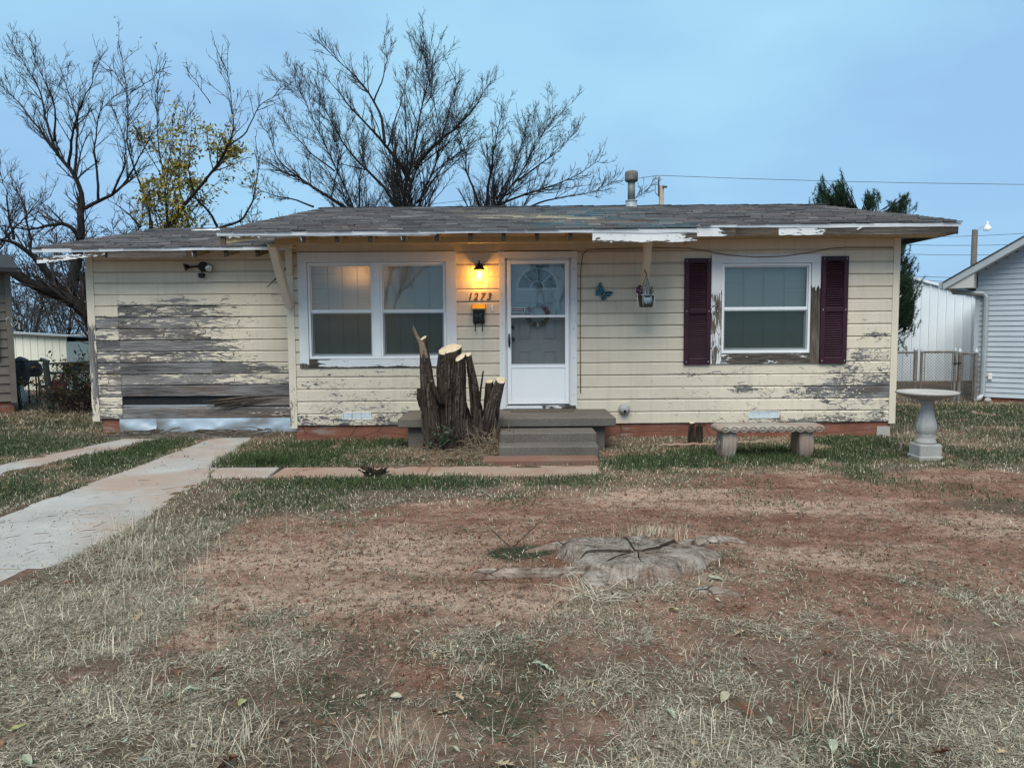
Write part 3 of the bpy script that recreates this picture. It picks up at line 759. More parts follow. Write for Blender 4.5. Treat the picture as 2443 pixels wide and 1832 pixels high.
# ---- wall cores with openings (sheathing behind the boards)
mw = empty('front_wall'); mw.parent = house
def sheath(parent, rects, y0, y1):
    mb = MB()
    for (x0, x1, z0, z1) in rects: mb.box(x0, x1, y0, y1, z0, z1)
    return mb.build('sheathing', M['sheath'], parent)
W1 = (-2.76, -0.885, 1.105, 2.41); DO = (-0.09, 0.81, 0.40, 2.445); W2 = (2.85, 4.06, 1.145, 2.36)
sheath(mw, [(-2.96, W1[0], 0.2, 2.8), (W1[0], W1[1], 0.2, W1[2]), (W1[0], W1[1], W1[3], 2.8), (W1[1], DO[0], 0.2, 2.8), (DO[0], DO[1], DO[3], 2.8),
            (DO[1], W2[0], 0.2, 2.8), (W2[0], W2[1], 0.2, W2[2]), (W2[0], W2[1], W2[3], 2.8), (W2[1], 5.2, 0.2, 2.8)], 0.007, 0.11)
rng = random.Random(11)
for k in range(14):
    z0 = ROWZ[k]; z1 = z0 + PIT
    segs = [[-2.945, 5.165]]
    for (a0, a1, b0, b1) in (W1, DO, W2):
        if z1 > b0 + 0.01 and z0 < b1 - 0.01:
            new = []
            for s0, s1 in segs:
                if a0 > s0 and a1 < s1: new += [[s0, a0], [a1, s1]]
                else: new.append([s0, s1])
            segs = new
    for s0, s1 in segs:
        cuts = [s0]
        while s1 - cuts[-1] > 2.9:
            cuts.append(cuts[-1] + rng.uniform(1.5, 2.6))
        cuts.append(s1)
        for c0, c1 in zip(cuts[:-1], cuts[1:]):
            board(mw, c0 + 0.0008, c1 - 0.0008, z0 + rng.uniform(-.0015, .0015), PIT, 0.0, wear_main, M['cream'], rng)
# frieze above, corner boards
worn_box('frieze_board', M['cream'], mw, -2.945, 2.2, -0.022, 0.006, 2.553, 2.83, const(0.04), 0.3, 0.1)
worn_box('frieze_board', M['cream'], mw, 2.202, 5.165, -0.022, 0.006, 2.553, 2.72, const(0.05), 0.3, 0.1)
def wear_c1(x, z): return 0.05 + 0.16 * ss(1.2 - z, 0, 1.0)
worn_box('corner_board', M['creamv'], mw, 5.166, 5.255, -0.032, 0.10, 0.17, 2.72, wear_c1, 0.03, 0.05)
worn_box('corner_board', M['creamv'], mw, -3.045, -2.946, -0.034, 0.10, 0.16, 2.82, wear_c1, 0.03, 0.05)

# ---- garage wall
gw = empty('garage_wall'); gw.parent = house
rg = random.Random(5)
for k in range(14):
    z0 = GROW[k]
    if k <= 10:
        board(gw, -6.105, -5.772, z0, 0.1665, G1, wear_garage, M['creamg'], rg)
        if k == 1: continue                                   # fallen board
        x1 = -3.05
        if k in (4, 7): board(gw, -5.768, -4.42, z0, 0.1665, G1, wear_garage, M['creamg'], rg); board(gw, -4.418, x1, z0, 0.1665, G1, wear_garage, M['creamg'], rg)
        else: board(gw, -5.768, x1, z0, 0.1665, G1, wear_garage, M['creamg'], rg)
    else:
        board(gw, -6.105, -3.05, z0, 0.1665, G1, wear_garage, M['creamg'], rg)
worn_box('frieze_board', M['creamg'], gw, -6.105, -3.05, G1 - 0.022, G1 + 0.006, GROW[14], 2.74, const(0.1), 0.2, 0.08)
def wear_c2(x, z): return 0.05 + 0.27 * ss(1.75 - z, 0, 0.25) * ss(z, 0.1, 0.3) - 0.10 * ss(0.75 - z, 0, 0.4)
worn_box('corner_board', M['creamv'], gw, -6.215, -6.106, G1 - 0.034, G1 + 0.10, 0.18, 2.74, wear_c2, 0.03, 0.04)
MB().box(-5.77, -3.0, G1 + 0.008, G1 + 0.02, 0.22, 0.62).build('tar_paper', M['tarpaper'], gw)
MB().box(-6.10, -3.0, G1 + 0.021, G1 + 0.1, 0.2, 2.74).build('sheathing', M['sheath'], gw)
# metal sheet with dents along the bottom, and the strip in the gap
def sheet(name, x0, x1, z0, z1, y, amp, seed, parent):
    nx_, nz_ = int((x1 - x0) / 0.03), max(2, int((z1 - z0) / 0.03)); V = []; Fc = []
    xs = np.linspace(x0, x1, nx_ + 1); zs = np.linspace(z0, z1, nz_ + 1)
    XX, ZZ = np.meshgrid(xs, zs)
    D = (fbm(XX * 3.0, ZZ * 5, seed, 3) - 0.5) * amp + (fbm(XX * 1.1 + 4, ZZ * 3, seed + 5, 2) - 0.5) * amp * 1.5
    for j in range(nz_ + 1):
        for i in range(nx_ + 1): V.append((xs[i], y + D[j, i], zs[j] + (0.008 * math.sin(xs[i] * 4) if j == 0 else 0)))
    m = nx_ + 1
    for j in range(nz_):
        for i in range(nx_): Fc.append((j * m + i, j * m + i + 1, (j + 1) * m + i + 1, (j + 1) * m + i))
    mb = MB().add(V, Fc)
    o = mb.build(name, M['galv'], parent, smooth=True, fix=False)
    return o
sheet('metal_skirt', -5.795, -5.27, 0.0, 0.214, G1 - 0.045, 0.055, 3, gw)
sheet('metal_skirt', -5.268, -3.09, 0.012, 0.214, G1 - 0.045, 0.055, 8, gw)
sheet('metal_strip', -5.765, -4.42, 0.383, 0.415, G1 - 0.006, 0.004, 12, gw)
rs = random.Random(3)
for i in range(11):                                           # splintered remains of the fallen board
    xa = -4.45 + rs.uniform(-0.12, 0.2); za = 0.40 + rs.uniform(-0.1, 0.09); xb = -3.55 + rs.uniform(-0.5, 0.3); zb = 0.50 + rs.uniform(-0.05, 0.05)
    mid = Vector(((xa + xb) / 2, G1 - 0.03, (za + zb) / 2 + 0.02))
    MB().tube([(xa, G1 - 0.045 - rs.uniform(0, .03), za), mid, (xb, G1 - 0.012, zb)], [0.004, 0.009, 0.006], 4).build('splinter', M['rot'], gw)
worn_box('board_stub', M['creamg'], gw, -4.0, -3.052, G1 - 0.018, G1 + 0.005, 0.40, 0.535, const(0.62), 0.1, 0.05)

# ---- side / back walls
sw = MB(); sw.box(5.10, 5.19, 0.111, 7.2, 0.2, 2.7); sw.box(-2.96, 5.10, 7.1, 7.2, 0.2, 2.7)
sw.prism_yz([(0.111, 2.7), (7.2, 2.7), (3.7, 3.55)], 5.10, 5.19); sw.build('side_wall', M['cream'], house)
MB().box(-6.19, -6.09, G1 + 0.101, 7.2, 0.2, 2.55).build('side_wall', M['cream'], house)
MB().box(-2.96, -2.88, 0.111, 7.1, 0.0, 2.95).build('side_wall', M['dark'], house)

# ================================================================== ROOF
SL = 0.217
def rz(y): return 2.69 + SL * (y + 1.1)                       # main roof top surface (front slope)
RIDGE = 3.7; RZ = rz(RIDGE)
roof = MB()
def slope_slab(mb, x0, x1, y0, y1, zf, th=0.03):
    mb.hexa([(x0, y0, zf(y0) - th), (x1, y0, zf(y0) - th), (x1, y1, zf(y1) - th), (x0, y1, zf(y1) - th), (x0, y0, zf(y0)), (x1, y0, zf(y0)), (x1, y1, zf(y1)), (x0, y1, zf(y1))])
slope_slab(roof, -3.5, 2.235, -1.1, -0.5, rz); slope_slab(roof, -3.5, 5.735, -0.5, RIDGE, rz)
slope_slab(roof, -3.5, 5.735, RIDGE, 8.0, lambda y: RZ - SL * (y - RIDGE))
roof_o = roof.build('roof', M['eave'], house)
def gz(y): return 2.665 + 0.205 * (y - 0.3)
GR = 3.9
groof = MB(); slope_slab(groof, -6.63, -3.0, 0.3, GR, gz); slope_slab(groof, -6.63, -3.0, GR, 7.6, lambda y: gz(GR) - 0.205 * (y - GR))
groof_o = groof.build('garage_roof', M['eave'], house)

def shingles(parent, x0f, x1, y0, y1, zf, seed, step=0.127):
    rr = np.random.default_rng(seed); V = []; T = []; tint = []
    ncs = int((y1 - y0) / step) + 1
    for c in range(ncs):
        ya = y0 - 0.025 + c * step; yb = min(ya + step * 1.35, y1 + 0.01)
        x0 = x0f(ya); x = x0 - rr.uniform(0, 0.25); row = rr.normal(0, 0.07)
        while x < x1:
            wd = rr.choice([0.16, 0.24, 0.32, 0.32, 0.4]); xa, xb = max(x, x0), min(x + wd - 0.006, x1); x += wd
            if xb - xa < 0.02: continue
            t = 0.014 + rr.uniform(0, 0.008); lift = max(0, rr.normal(0, 0.004)); yj = ya + rr.normal(0, 0.006)
            b = len(V)
            V += [(xa, yj, zf(yj) + 0.002), (xb, yj, zf(yj) + 0.002), (xa, yj, zf(yj) + t + lift), (xb, yj, zf(yj) + t + lift), (xa, yb, zf(yb) + 0.004), (xb, yb, zf(yb) + 0.004)]
            T += [(b, b + 1, b + 3), (b, b + 3, b + 2), (b + 2, b + 3, b + 5), (b + 2, b + 5, b + 4)]
            tv = float(np.clip(0.45 + row + rr.normal(0, 0.2), 0, 1)); tint += [tv] * 6
    V = np.array(V)
    V[:, 2] += (fbm(V[:, 0] * 0.5, V[:, 1] * 0.5, seed, 2) - 0.5) * 0.035
    o = np_mesh('shingles', V, T, None, M['shingle'], parent)
    at_ = o.data.attributes.new('tint', 'FLOAT', 'POINT'); at_.data.foreach_set('value', np.array(tint, np.float32))
    o['kind'] = 'stuff'; return o
shingles(roof_o, lambda y: -3.53, 2.255, -1.11, -0.5, rz, 1)
shingles(roof_o, lambda y: -3.53, 5.765, -0.51, RIDGE + 0.02, rz, 2)
shingles(groof_o, lambda y: -6.66, -3.0, 0.29, GR + 0.02, gz, 3)
back = MB(); slope_slab(back, -3.53, 5.765, RIDGE, 8.0, lambda y: RZ + 0.02 - SL * (y - RIDGE), 0.014); back.build('back_shingles', M['shingle'], roof_o)
back = MB(); slope_slab(back, -6.66, -3.0, GR, 7.6, lambda y: gz(GR) + 0.02 - 0.205 * (y - GR), 0.014); back.build('back_shingles', M['shingle'], groof_o)
rc = MB()
for i in range(46):
    xa = -3.53 + i * 0.202; jz = math.sin(i * 1.7) * 0.004
    rc.hexa([(xa, RIDGE - 0.13, RZ - 0.018 + jz), (xa + 0.21, RIDGE - 0.13, RZ - 0.014 + jz), (xa + 0.21, RIDGE, RZ + 0.018 + jz), (xa, RIDGE, RZ + 0.012 + jz),
             (xa, RIDGE - 0.13, RZ - 0.004 + jz), (xa + 0.21, RIDGE - 0.13, RZ + 0.004 + jz), (xa + 0.21, RIDGE, RZ + 0.034 + jz), (xa, RIDGE, RZ + 0.026 + jz)])
o = rc.build('ridge_caps', M['shingle'], roof_o, kind='stuff')
# torn pale patch on the garage roof
pt = MB()
for i in range(9):
    xa = -5.72 + i * 0.155; yy = 3.25 + 0.05 * math.sin(i * 2.1)
    pt.hexa([(xa, yy, gz(yy) + .022), (xa + .17, yy, gz(yy) + .022), (xa + .15, yy + .18, gz(yy + .18) + .022), (xa, yy + .2, gz(yy + .2) + .022),
             (xa, yy, gz(yy) + .03), (xa + .17, yy, gz(yy) + .03), (xa + .15, yy + .18, gz(yy + .18) + .028 + .01 * (i % 3)), (xa, yy + .2, gz(yy + .2) + .028)])
pt.build('torn_patch', M['whitewash'], groof_o)

# ---- drip edge, fascia boards, rafters
def drip(x0, x1, y, z, parent, seed, h=0.045):
    mb = MB(); n = int((x1 - x0) / 0.25); V = []; Fc = []
    rr = random.Random(seed)
    for i in range(n + 1):
        x = x0 + (x1 - x0) * i / n; dz = rr.uniform(-.003, .003) + 0.006 * math.sin(x * 1.3 + seed); dy = rr.uniform(-.004, .002)
        V += [(x, y + dy, z - h + dz + rr.uniform(-.004, .004)), (x, y - 0.004, z + dz), (x, y + 0.05, z + 0.008 + dz), (x, y + 0.003 + dy, z - h + dz)]
    for i in range(n):
        a = i * 4; b = a + 4
        for j in range(4): Fc.append((a + j, b + j, b + (j + 1) % 4, a + (j + 1) % 4))
    Fc += [(0, 1, 2, 3), tuple(n * 4 + j for j in (3, 2, 1, 0))]
    return mb.add(V, Fc).build('drip_edge', M['white0'], parent)
M['white0'] = m_plain('white_drip_edge', (0.60, 0.63, 0.67), 0.55, 0.12, 5)
drip(-3.53, 2.255, -1.115, rz(-1.1) - 0.004, roof_o, 2)
drip(2.25, 5.765, -0.515, rz(-0.5) - 0.004, roof_o, 5)
drip(-6.66, -3.06, 0.285, gz(0.3) - 0.004, groof_o, 7)
RR = random.Random(77)
rag_t = [RR.uniform(0, 1) for _ in range(400)]
def rag_edges(x0, x1, amp, ends=0.12):
    def f(x):
        e = max(ss(x0 + ends - x, 0, ends), ss(x - (x1 - ends), 0, ends))
        return amp * (rag_t[int(x * 37) % 400] * 0.35) + amp * 2.2 * e * rag_t[int(x * 61 + 9) % 400]
    return f
ze = rz(-1.1)
worn_box('fascia_board', M['white'], roof_o, 0.98, 2.235, -1.108, -1.085, ze - 0.165, ze - 0.05, lambda x, z: 0.20 + 0.35 * ss(x, 2.0, 2.2) * ss(z, ze - .14, ze - .08) + 0.1 * ss(ze - .13 - z, 0, .03), 0.03, 0.025, rag=rag_edges(0.98, 2.235, 0.012))
worn_box('fascia_board', M['white'], roof_o, -3.02, -0.9, -1.106, -1.09, ze - 0.066, ze - 0.045, const(0.2), 0.04, 0.01, rag=rag_edges(-3.02, -0.9, 0.008))
worn_box('fascia_board', M['white'], roof_o, -3.5, -3.02, -1.106, -1.09, ze - 0.085, ze - 0.045, const(0.25), 0.04, 0.01, rag=lambda x: 0.03 * rag_t[int(x * 29) % 400])
zr = rz(-0.5)
worn_box('fascia_board', M['white'], roof_o, 2.237, 2.88, -0.508, -0.48, zr - 0.155, zr - 0.048, lambda x, z: 0.16 + 0.36 * ss(x, 2.5, 2.85), 0.04, 0.02)
worn_box('fascia_board', M['white'], roof_o, 2.883, 3.43, -0.506, -0.48, zr - 0.150, zr - 0.048, const(0.6), 0.04, 0.02)
worn_box('fascia_board', M['white'], roof_o, 3.433, 5.735, -0.508, -0.48, zr - 0.150, zr - 0.048, lambda x, z: 0.22 + 0.33 * ss(x, 3.75, 4.5), 0.04, 0.02, rag=lambda x: 0.01 * rag_t[int(x * 23) % 400])
MB().box(2.24, 5.72, -0.478, -0.024, zr - 0.135, zr - 0.118).build('soffit', M['eave'], roof_o)
MB().box(5.70, 5.735, -0.478, 3.7, zr - 0.14, zr - 0.05).build('rake_trim', M['dark'], roof_o)
MB().box(2.212, 2.236, -1.08, -0.51, ze - 0.14, ze - 0.032).build('end_block', M['eave'], roof_o)
zg = gz(0.3)
worn_box('fascia_board', M['white'], groof_o, -5.62, -4.52, 0.296, 0.315, zg - 0.145, zg - 0.06, const(0.66), 0.05, 0.02, rag=rag_edges(-5.62, -4.52, 0.008))
# fascia hanging off at the left corner
hang = MB(); V = []; W = []
for i in range(22):
    t = i / 21; x = -6.60 + t * 0.95; zt = zg - 0.075 - 0.055 * (1 - t) + 0.01 * rag_t[i]; wb = 0.085 * (1 - 0.75 * t) + 0.012 * rag_t[i + 40]
    for y in (0.28, 0.30): V += [(x, y, zt), (x, y, zt - wb)]
Fc = []
for i in range(21):
    a = i * 4; b = a + 4
    Fc += [(a, b, b + 1, a + 1), (a + 2, a + 3, b + 3, b + 2), (a, a + 2, b + 2, b), (a + 1, b + 1, b + 3, a + 3)]
Fc += [(0, 1, 3, 2), (84, 86, 87, 85)]
hang.add(V, Fc); hang.att['wear'] = [0.45] * len(V); hang.build('fascia_board', M['white'], groof_o)

def rafter(parent, x, y0, y1, zf, h=0.10, wd=0.045, cut=0.0):
    mb = MB(); a0, a1 = zf(y0) - 0.031, zf(y1) - 0.031
    mb.hexa([(x - wd / 2, y0 + cut, a0 - h), (x + wd / 2, y0 + cut, a0 - h), (x + wd / 2, y1, a1 - h), (x - wd / 2, y1, a1 - h), (x - wd / 2, y0, a0), (x + wd / 2, y0, a0), (x + wd / 2, y1, a1), (x - wd / 2, y1, a1)])
    o = mb.build('rafter', M['eave'], parent)
    MB().box(x - wd / 2 - .003, x + wd / 2 + .003, y0 - 0.008, y0 + 0.02, a0 - h - .004, a0 - 0.002).build('rotten_end', M['rotdark'], parent)
    for sx in ((-1,) if RR.random() < .35 else ()):
        MB().tube([(x + sx * wd / 2, y0 - .004, a0 - .03), (x + sx * (wd / 2 + .004), y0 - .006, a0 - h * .6), (x + sx * wd * .4, y0 - .004, a0 - h - .012 * RR.random())], .0045, 4).build('paint_flake', M['whitewash'], parent)
    return o
for i in range(11): rafter(roof_o, -2.50 + 0.402 * i, -1.085, 0.0, rz)
for x in (-4.42, -3.98, -3.54): rafter(groof_o, x, 0.315, G1 - .024, gz)
rafter(groof_o, -5.64, 0.32, G1 - .024, gz)
# overhang end: broken barge board at the left corner and its block
MB().prism_yz([(-1.085, ze - .033), (-1.085, ze - .15), (-1.0, ze - .14), (-0.1, rz(-0.1) - .05)], -3.49, -3.455).build('barge_board', M['eave'], roof_o)
MB().box(-3.50, -3.44, -1.09, -1.06, ze - 0.15, ze - 0.05).build('rotten_end', M['rot'], roof_o)
MB().prism_xz([(-3.44, ze - .06), (-3.44, ze - .14), (-3.3, ze - .12), (-3.03, ze - .075), (-3.03, ze - .06)], -1.07, -1.05).build('soffit_scrap', M['eave'], roof_o)
# beam under the rafters and knee braces
worn_box('eave_beam', M['eave'], roof_o, -2.95, 1.86, -0.78, -0.70, rz(-0.74) - 0.195, rz(-0.74) - 0.121, const(0.03), 0.3, 0.05)
MB().box(-3.0, -2.72, -0.80, -0.62, rz(-0.74) - 0.23, rz(-0.74) - 0.197).build('bearing_block', M['eave'], roof_o)
def brace(x, ztop, zbot, ytop, wd, mat, dx=0.0):
    b = MB(); b.hexa([(x - wd / 2, -0.035, zbot), (x + wd / 2, -0.035, zbot), (x + wd / 2, -0.022 - .0, zbot + .0), (x - wd / 2, -0.022, zbot),
                      (x - wd / 2, ytop - .05, ztop), (x + wd / 2, ytop - .05, ztop), (x + wd / 2, ytop + .06, ztop), (x - wd / 2, ytop + .06, ztop)])
    b = MB(); yb0, yb1 = -0.145, -0.036
    b.hexa([(x - wd / 2, yb0, zbot), (x + wd / 2, yb0, zbot), (x + wd / 2, yb1, zbot + .03), (x - wd / 2, yb1, zbot + .03),
            (x + dx - wd / 2, ytop - .06, ztop), (x + dx + wd / 2, ytop - .06, ztop), (x + dx + wd / 2, ytop + .06, ztop), (x + dx - wd / 2, ytop + .06, ztop)])
    b.att['wear'] = [0.1] * 8
    return b.build('knee_brace', mat, house)
brace(-2.99, rz(-0.74) - 0.2, 1.80, -0.74, 0.095, M['creamv'])
brace(1.79, rz(-0.74) - 0.2, 2.02, -0.74, 0.09, M['creamv'], -.075)
MB().box(-3.02, -2.94, -0.10, -0.036, 2.25, 2.66).build('brace_cleat', M['creamv'], house)
# splintered scrap hanging beside the brace
sp_ = MB(); sp_.tube([(-3.02, 0.1, 2.40), (-3.2, 0.2, 2.27), (-3.42, 0.3, 2.10)], [0.02, 0.014, 0.006], 5)
o = sp_.build('splinter', M['rot'], groof_o)
for k in range(4):
    MB().tube([(-2.99 - .01 * k, .09, 2.42 + .012 * k), (-3.10, 0.14, 2.345 + .012 * k), (-3.19 + .02 * k, .19, 2.285 + .01 * k)], [.006, .008, .002], 4).build('splinter', M['whitewash'] if k % 2 else M['rot'], groof_o)
# paint curl hanging from the right fascia
MB().beam((4.50, -0.53, zr - 0.045), (4.42, -0.54, zr - 0.085), 0.004, 0.014).build('paint_curl', M['whitewash'], roof_o)

def paint_flakes(name, parent, n, seed, x0, x1, z0, z1, y, wearf, lo, hi):
    rr = random.Random(seed); mb = MB(); W_ = 0; tries = 0
    while W_ < n and tries < n * 40:
        tries += 1; x = rr.uniform(x0, x1); z = rr.uniform(z0, z1); wv = wearf(x, z)
        if not (lo < wv < hi) or rr.random() > (wv / hi): continue
        a_ = rr.uniform(.008, .035); b_ = rr.uniform(.004, .012); o_ = rr.uniform(.003, .012); s_ = rr.choice((-1, 1)); t = rr.uniform(-.004, .004)
        mb.add([(x, y - .001, z), (x + a_, y - .001, z + t), (x + a_ * .9, y - o_ * .5, z + s_ * b_ * .6 + t), (x + a_ * .1, y - o_ * .5, z + s_ * b_ * .6), (x + a_ * .75, y - o_, z + s_ * b_ + t), (x + a_ * .3, y - o_, z + s_ * b_)],
               [(0, 1, 2, 3), (3, 2, 4, 5)]); W_ += 1
    mb.att['wear'] = [0.0] * len(mb.v)
    return mb.build(name, M['cream'], parent, kind='stuff', fix=False)
paint_flakes('paint_flakes', mw, 240, 1, .95, 5.15, .22, 1.6, -.027, wear_main, .10, .5)
paint_flakes('paint_flakes', mw, 130, 2, -2.9, -.8, .22, 1.0, -.027, wear_main, .10, .5)

# ================================================================== WINDOWS
def rframe(x0, x1, y0, y1, z0, z1, wl, wr, wb, wt):
    mb = MB(); mb.box(x0, x0 + wl, y0, y1, z0, z1); mb.box(x1 - wr, x1, y0, y1, z0, z1)
    mb.box(x0 + wl, x1 - wr, y0, y1, z0, z0 + wb); mb.box(x0 + wl, x1 - wr, y0, y1, z1 - wt, z1); return mb
def blind(parent, x0, x1, z0, z1, y, seed):
    rr = random.Random(seed); mb = MB(); z = z0
    while z < z1:
        t = rr.uniform(-.0015, .0015); d = rr.uniform(-.002, .002)
        mb.hexa([(x0, y - .006 + d, z + t), (x1, y - .006 + d, z - t), (x1, y - .005 + d, z - t), (x0, y - .005 + d, z + t),
                 (x0, y + .012 + d, z + .026 + t), (x1, y + .012 + d, z + .026 - t), (x1, y + .013 + d, z + .026 - t), (x0, y + .013 + d, z + .026 + t)])
        z += 0.025
    o = mb.build('blind', M['blind'], parent, kind='stuff'); return o
def window_unit(x0, x1, z0, z1, zr_, parent, seed):
    f = rframe(x0, x1, -0.028, 0.075, z0, z1, .03, .03, .036, .03).build('window', M['vinyl_white'], parent, bevel=0.003)
    a, b = x0 + .031, x1 - .031
    rframe(a, b, 0.0, 0.03, zr_ - .02, z1 - .031, .014, .014, .042, .016).build('upper_sash', M['vinyl_white'], f, bevel=0.003)
    rframe(a, b, 0.032, 0.062, z0 + .037, zr_ + .018, .03, .03, .035, .03).build('lower_sash', M['vinyl_white'], f, bevel=0.003)
    MB().box(a + .014, b - .014, .013, .017, zr_ + .022, z1 - .047).build('pane', M['glass'], f)
    MB().box(a + .03, b - .03, .045, .049, z0 + .072, zr_ - .012).build('pane', M['glass'], f)
    rframe(a + .003, b - .003, 0.004, 0.014, z0 + .04, zr_ - .022, .012, .012, .014, .010).build('screen_frame', M['gutter'], f)
    MB().box(a + .015, b - .015, .008, .0095, z0 + .054, zr_ - .032).build('insect_screen', M['screen'], f)
    blind(f, a - .02, b + .02, z0 + .03, z1 - .02, 0.10, seed)
    for q_ in (.26, .5, .75):
        xx = a + (b - a) * q_; MB().box(xx - .004, xx + .004, .080, .083, z0 + .03, z1 - .02).build('blind_cord', M['gutter'], f)
    return f
def casing(x0, x1, z0, z1, X0, X1, Z0, Z1, parent, wl, wr, wt, wb):
    """outer rect (cap), inner unit rect"""
    y0, y1 = -0.046, -0.021
    worn_box('casing_board', M['whitev'], parent, X0, x0 - .001, y0, y1, Z0, Z1 - (Z1 - z1) - .0, wl, .03, .03)
    worn_box('casing_board', M['whitev'], parent, x1 + .001, X1, y0, y1, Z0, z1, wr, .03, .03)
    worn_box('casing_board', M['white'], parent, X0, X1, y0 - .002, y1, z1 + .001, Z1, wt, .05, .03)
    worn_box('casing_board', M['white'], parent, x0, x1, y0 + .002, y1, Z0, z0 - .001, wb, .03, .02)
wm = -1.822
casing(W1[0], W1[1], W1[2], W1[3], -2.885, -0.745, 0.985, 2.545, house,
       lambda x, z: .06 + .45 * ss(1.10 - z, 0, .1), lambda x, z: .05, const(.04),
       lambda x, z: .17 + .42 * ss(-2.6 - x, 0, .12) + .32 * ss(1.012 - z, 0, .02) + .25 * ss(z, 1.085, 1.1) * ss(-2.3 - x, 0, .3))
# short bare corner piece below the left casing
window_unit(W1[0] + .003, -1.868, W1[2] + .003, W1[3] - .003, 1.755, house, 1)
window_unit(-1.778, W1[1] - .003, W1[2] + .003, W1[3] - .003, 1.752, house, 2)
MB().box(-1.867, -1.779, -0.032, 0.10, W1[2] + .003, W1[3] - .003).build('mullion', M['vinyl_white'], house, bevel=.003)
casing(W2[0], W2[1], W2[2], W2[3], 2.705, 4.18, 1.005, 2.475, house,
       lambda x, z: .05 + .36 * ss(2.12 - z, 0, .22) - .08 * ss(1.12 - z, 0, .08), lambda x, z: .05 + .38 * ss(2.14 - z, 0, .22), const(.06),
       lambda x, z: .52 - .1 * ss(3.1 - x, 0, .2))
window_unit(W2[0] + .003, W2[1] - .003, W2[2] + .003, W2[3] - .003, 1.752, house, 3)
# rooms behind the glass
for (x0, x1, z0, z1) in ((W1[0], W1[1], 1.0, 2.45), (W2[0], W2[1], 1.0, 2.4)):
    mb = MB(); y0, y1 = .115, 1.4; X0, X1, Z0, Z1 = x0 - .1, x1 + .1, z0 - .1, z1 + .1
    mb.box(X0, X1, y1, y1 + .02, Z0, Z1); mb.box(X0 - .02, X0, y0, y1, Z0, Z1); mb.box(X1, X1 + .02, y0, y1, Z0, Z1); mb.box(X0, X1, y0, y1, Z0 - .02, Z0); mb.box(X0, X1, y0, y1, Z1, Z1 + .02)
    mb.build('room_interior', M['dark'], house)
rl = bpy.data.lights.new('room_lamp', 'POINT'); rl.energy = 5.0; rl.color = (1.0, 0.45, 0.16); rl.shadow_soft_size = 0.1
ro = bpy.data.objects.new('room_lamp', rl); COL.objects.link(ro); ro.location = (-2.08, 0.34, 2.27); ro.parent = house

# ---- shutters
def shutter(x0, x1, z0, z1, label):
    fr = MB(); y0, y1 = -0.064, -0.023
    fw = .062
    fr.box(x0, x0 + fw, y0, y1, z0, z1); fr.box(x1 - fw, x1, y0, y1, z0, z1)
    zm = z0 + (z1 - z0) * .505
    fr.box(x0 + fw, x1 - fw, y0, y1, z0, z0 + .085); fr.box(x0 + fw, x1 - fw, y0, y1, zm - .03, zm + .03); fr.box(x0 + fw, x1 - fw, y0, y1, z1 - .06, z1)
    n = 10                                                    # arched head
    for i in range(n):
        t0, t1 = i / n, (i + 1) / n; xa = x0 + fw + (x1 - x0 - 2 * fw) * t0; xb = x0 + fw + (x1 - x0 - 2 * fw) * t1
        dz = .035 * (2 * ((t0 + t1) / 2) - 1) ** 2
        fr.box(xa, xb, y0, y1, z1 - .061 - dz, z1 - .06)
    s = fr.build('shutter', M['shutter'], house, bevel=.004); s['label'] = label
    lv = MB()
    for a, b in ((z0 + .085, zm - .03), (zm + .03, z1 - .06)):
        z = a
        while z < b - .008:
            lv.hexa([(x0 + fw, y0 + .008, z), (x1 - fw, y0 + .008, z), (x1 - fw, y0 + .012, z), (x0 + fw, y0 + .012, z),
                     (x0 + fw, y1 - .008, z + .030), (x1 - fw, y1 - .008, z + .030), (x1 - fw, y1 - .004, z + .030), (x0 + fw, y1 - .004, z + .030)])
            z += .031
    lv.build('louvers', M['shutter'], s, kind='stuff')
    MB().box(x0 + fw, x1 - fw, y1 - .003, y1, z0 + .08, z1 - .05).build('backing', M['shutter'], s)
    for zz in (z0 + .04, zm, z1 - .03):
        for xx in (x0 + .03, x1 - .03): MB().ball((xx, y0 - .001, zz), (.007, .004, .007), 6, 4).build('screw', M['vent'], s)
shutter(2.34, 2.70, 0.998, 2.43, 'plum louvered shutter on the door side of the window')
shutter(4.186, 4.55, 0.998, 2.445, 'plum louvered shutter nearest the right corner of the house')

# ================================================================== DOOR
worn_box('door_casing', M['whitev'], house, -0.165, -0.086, -0.05, -0.02, 0.405, 2.452, const(.09), .03, .05)
worn_box('door_casing', M['whitev'], house, 0.806, 0.888, -0.05, -0.02, 0.405, 2.452, const(.10), .03, .05)
worn_box('door_casing', M['white'], house, -0.178, 0.893, -0.056, -0.02, 2.454, 2.535, const(.06), .05, .03)
worn_box('door_sill', M['white'], house, -0.12, 0.87, -0.07, 0.02, 0.415, 0.452, lambda x, z: .22 + .25 * ss(x, .6, .8), .03, .02)
MB().box(-0.085, 0.805, 0.02, 0.12, 0.40, 0.46).build('door_threshold', M['gutter'], house)
for xa, xb in ((-0.086, -0.062), (0.782, 0.806)): MB().box(xa, xb, -0.02, 0.16, 0.46, 2.445).build('door_jamb', M['whitev'], house)
MB().box(-0.086, 0.806, -0.02, 0.16, 2.425, 2.453).build('door_jamb', M['whitev'], house)
sd = MB(); x0, x1, y0, y1 = -0.058, 0.778, -0.045, -0.012
sd.box(x0, x0 + .052, y0, y1, .475, 2.42); sd.box(x1 - .052, x1, y0, y1, .475, 2.42); sd.box(x0 + .052, x1 - .052, y0, y1, 2.372, 2.42)
sd.box(x0 + .052, x1 - .052, y0, y1, .475, .53); sd.box(x0 + .052, x1 - .052, y0, y1, .965, 1.015)
storm = sd.build('storm_door', M['door_white'], house, bevel=.004)
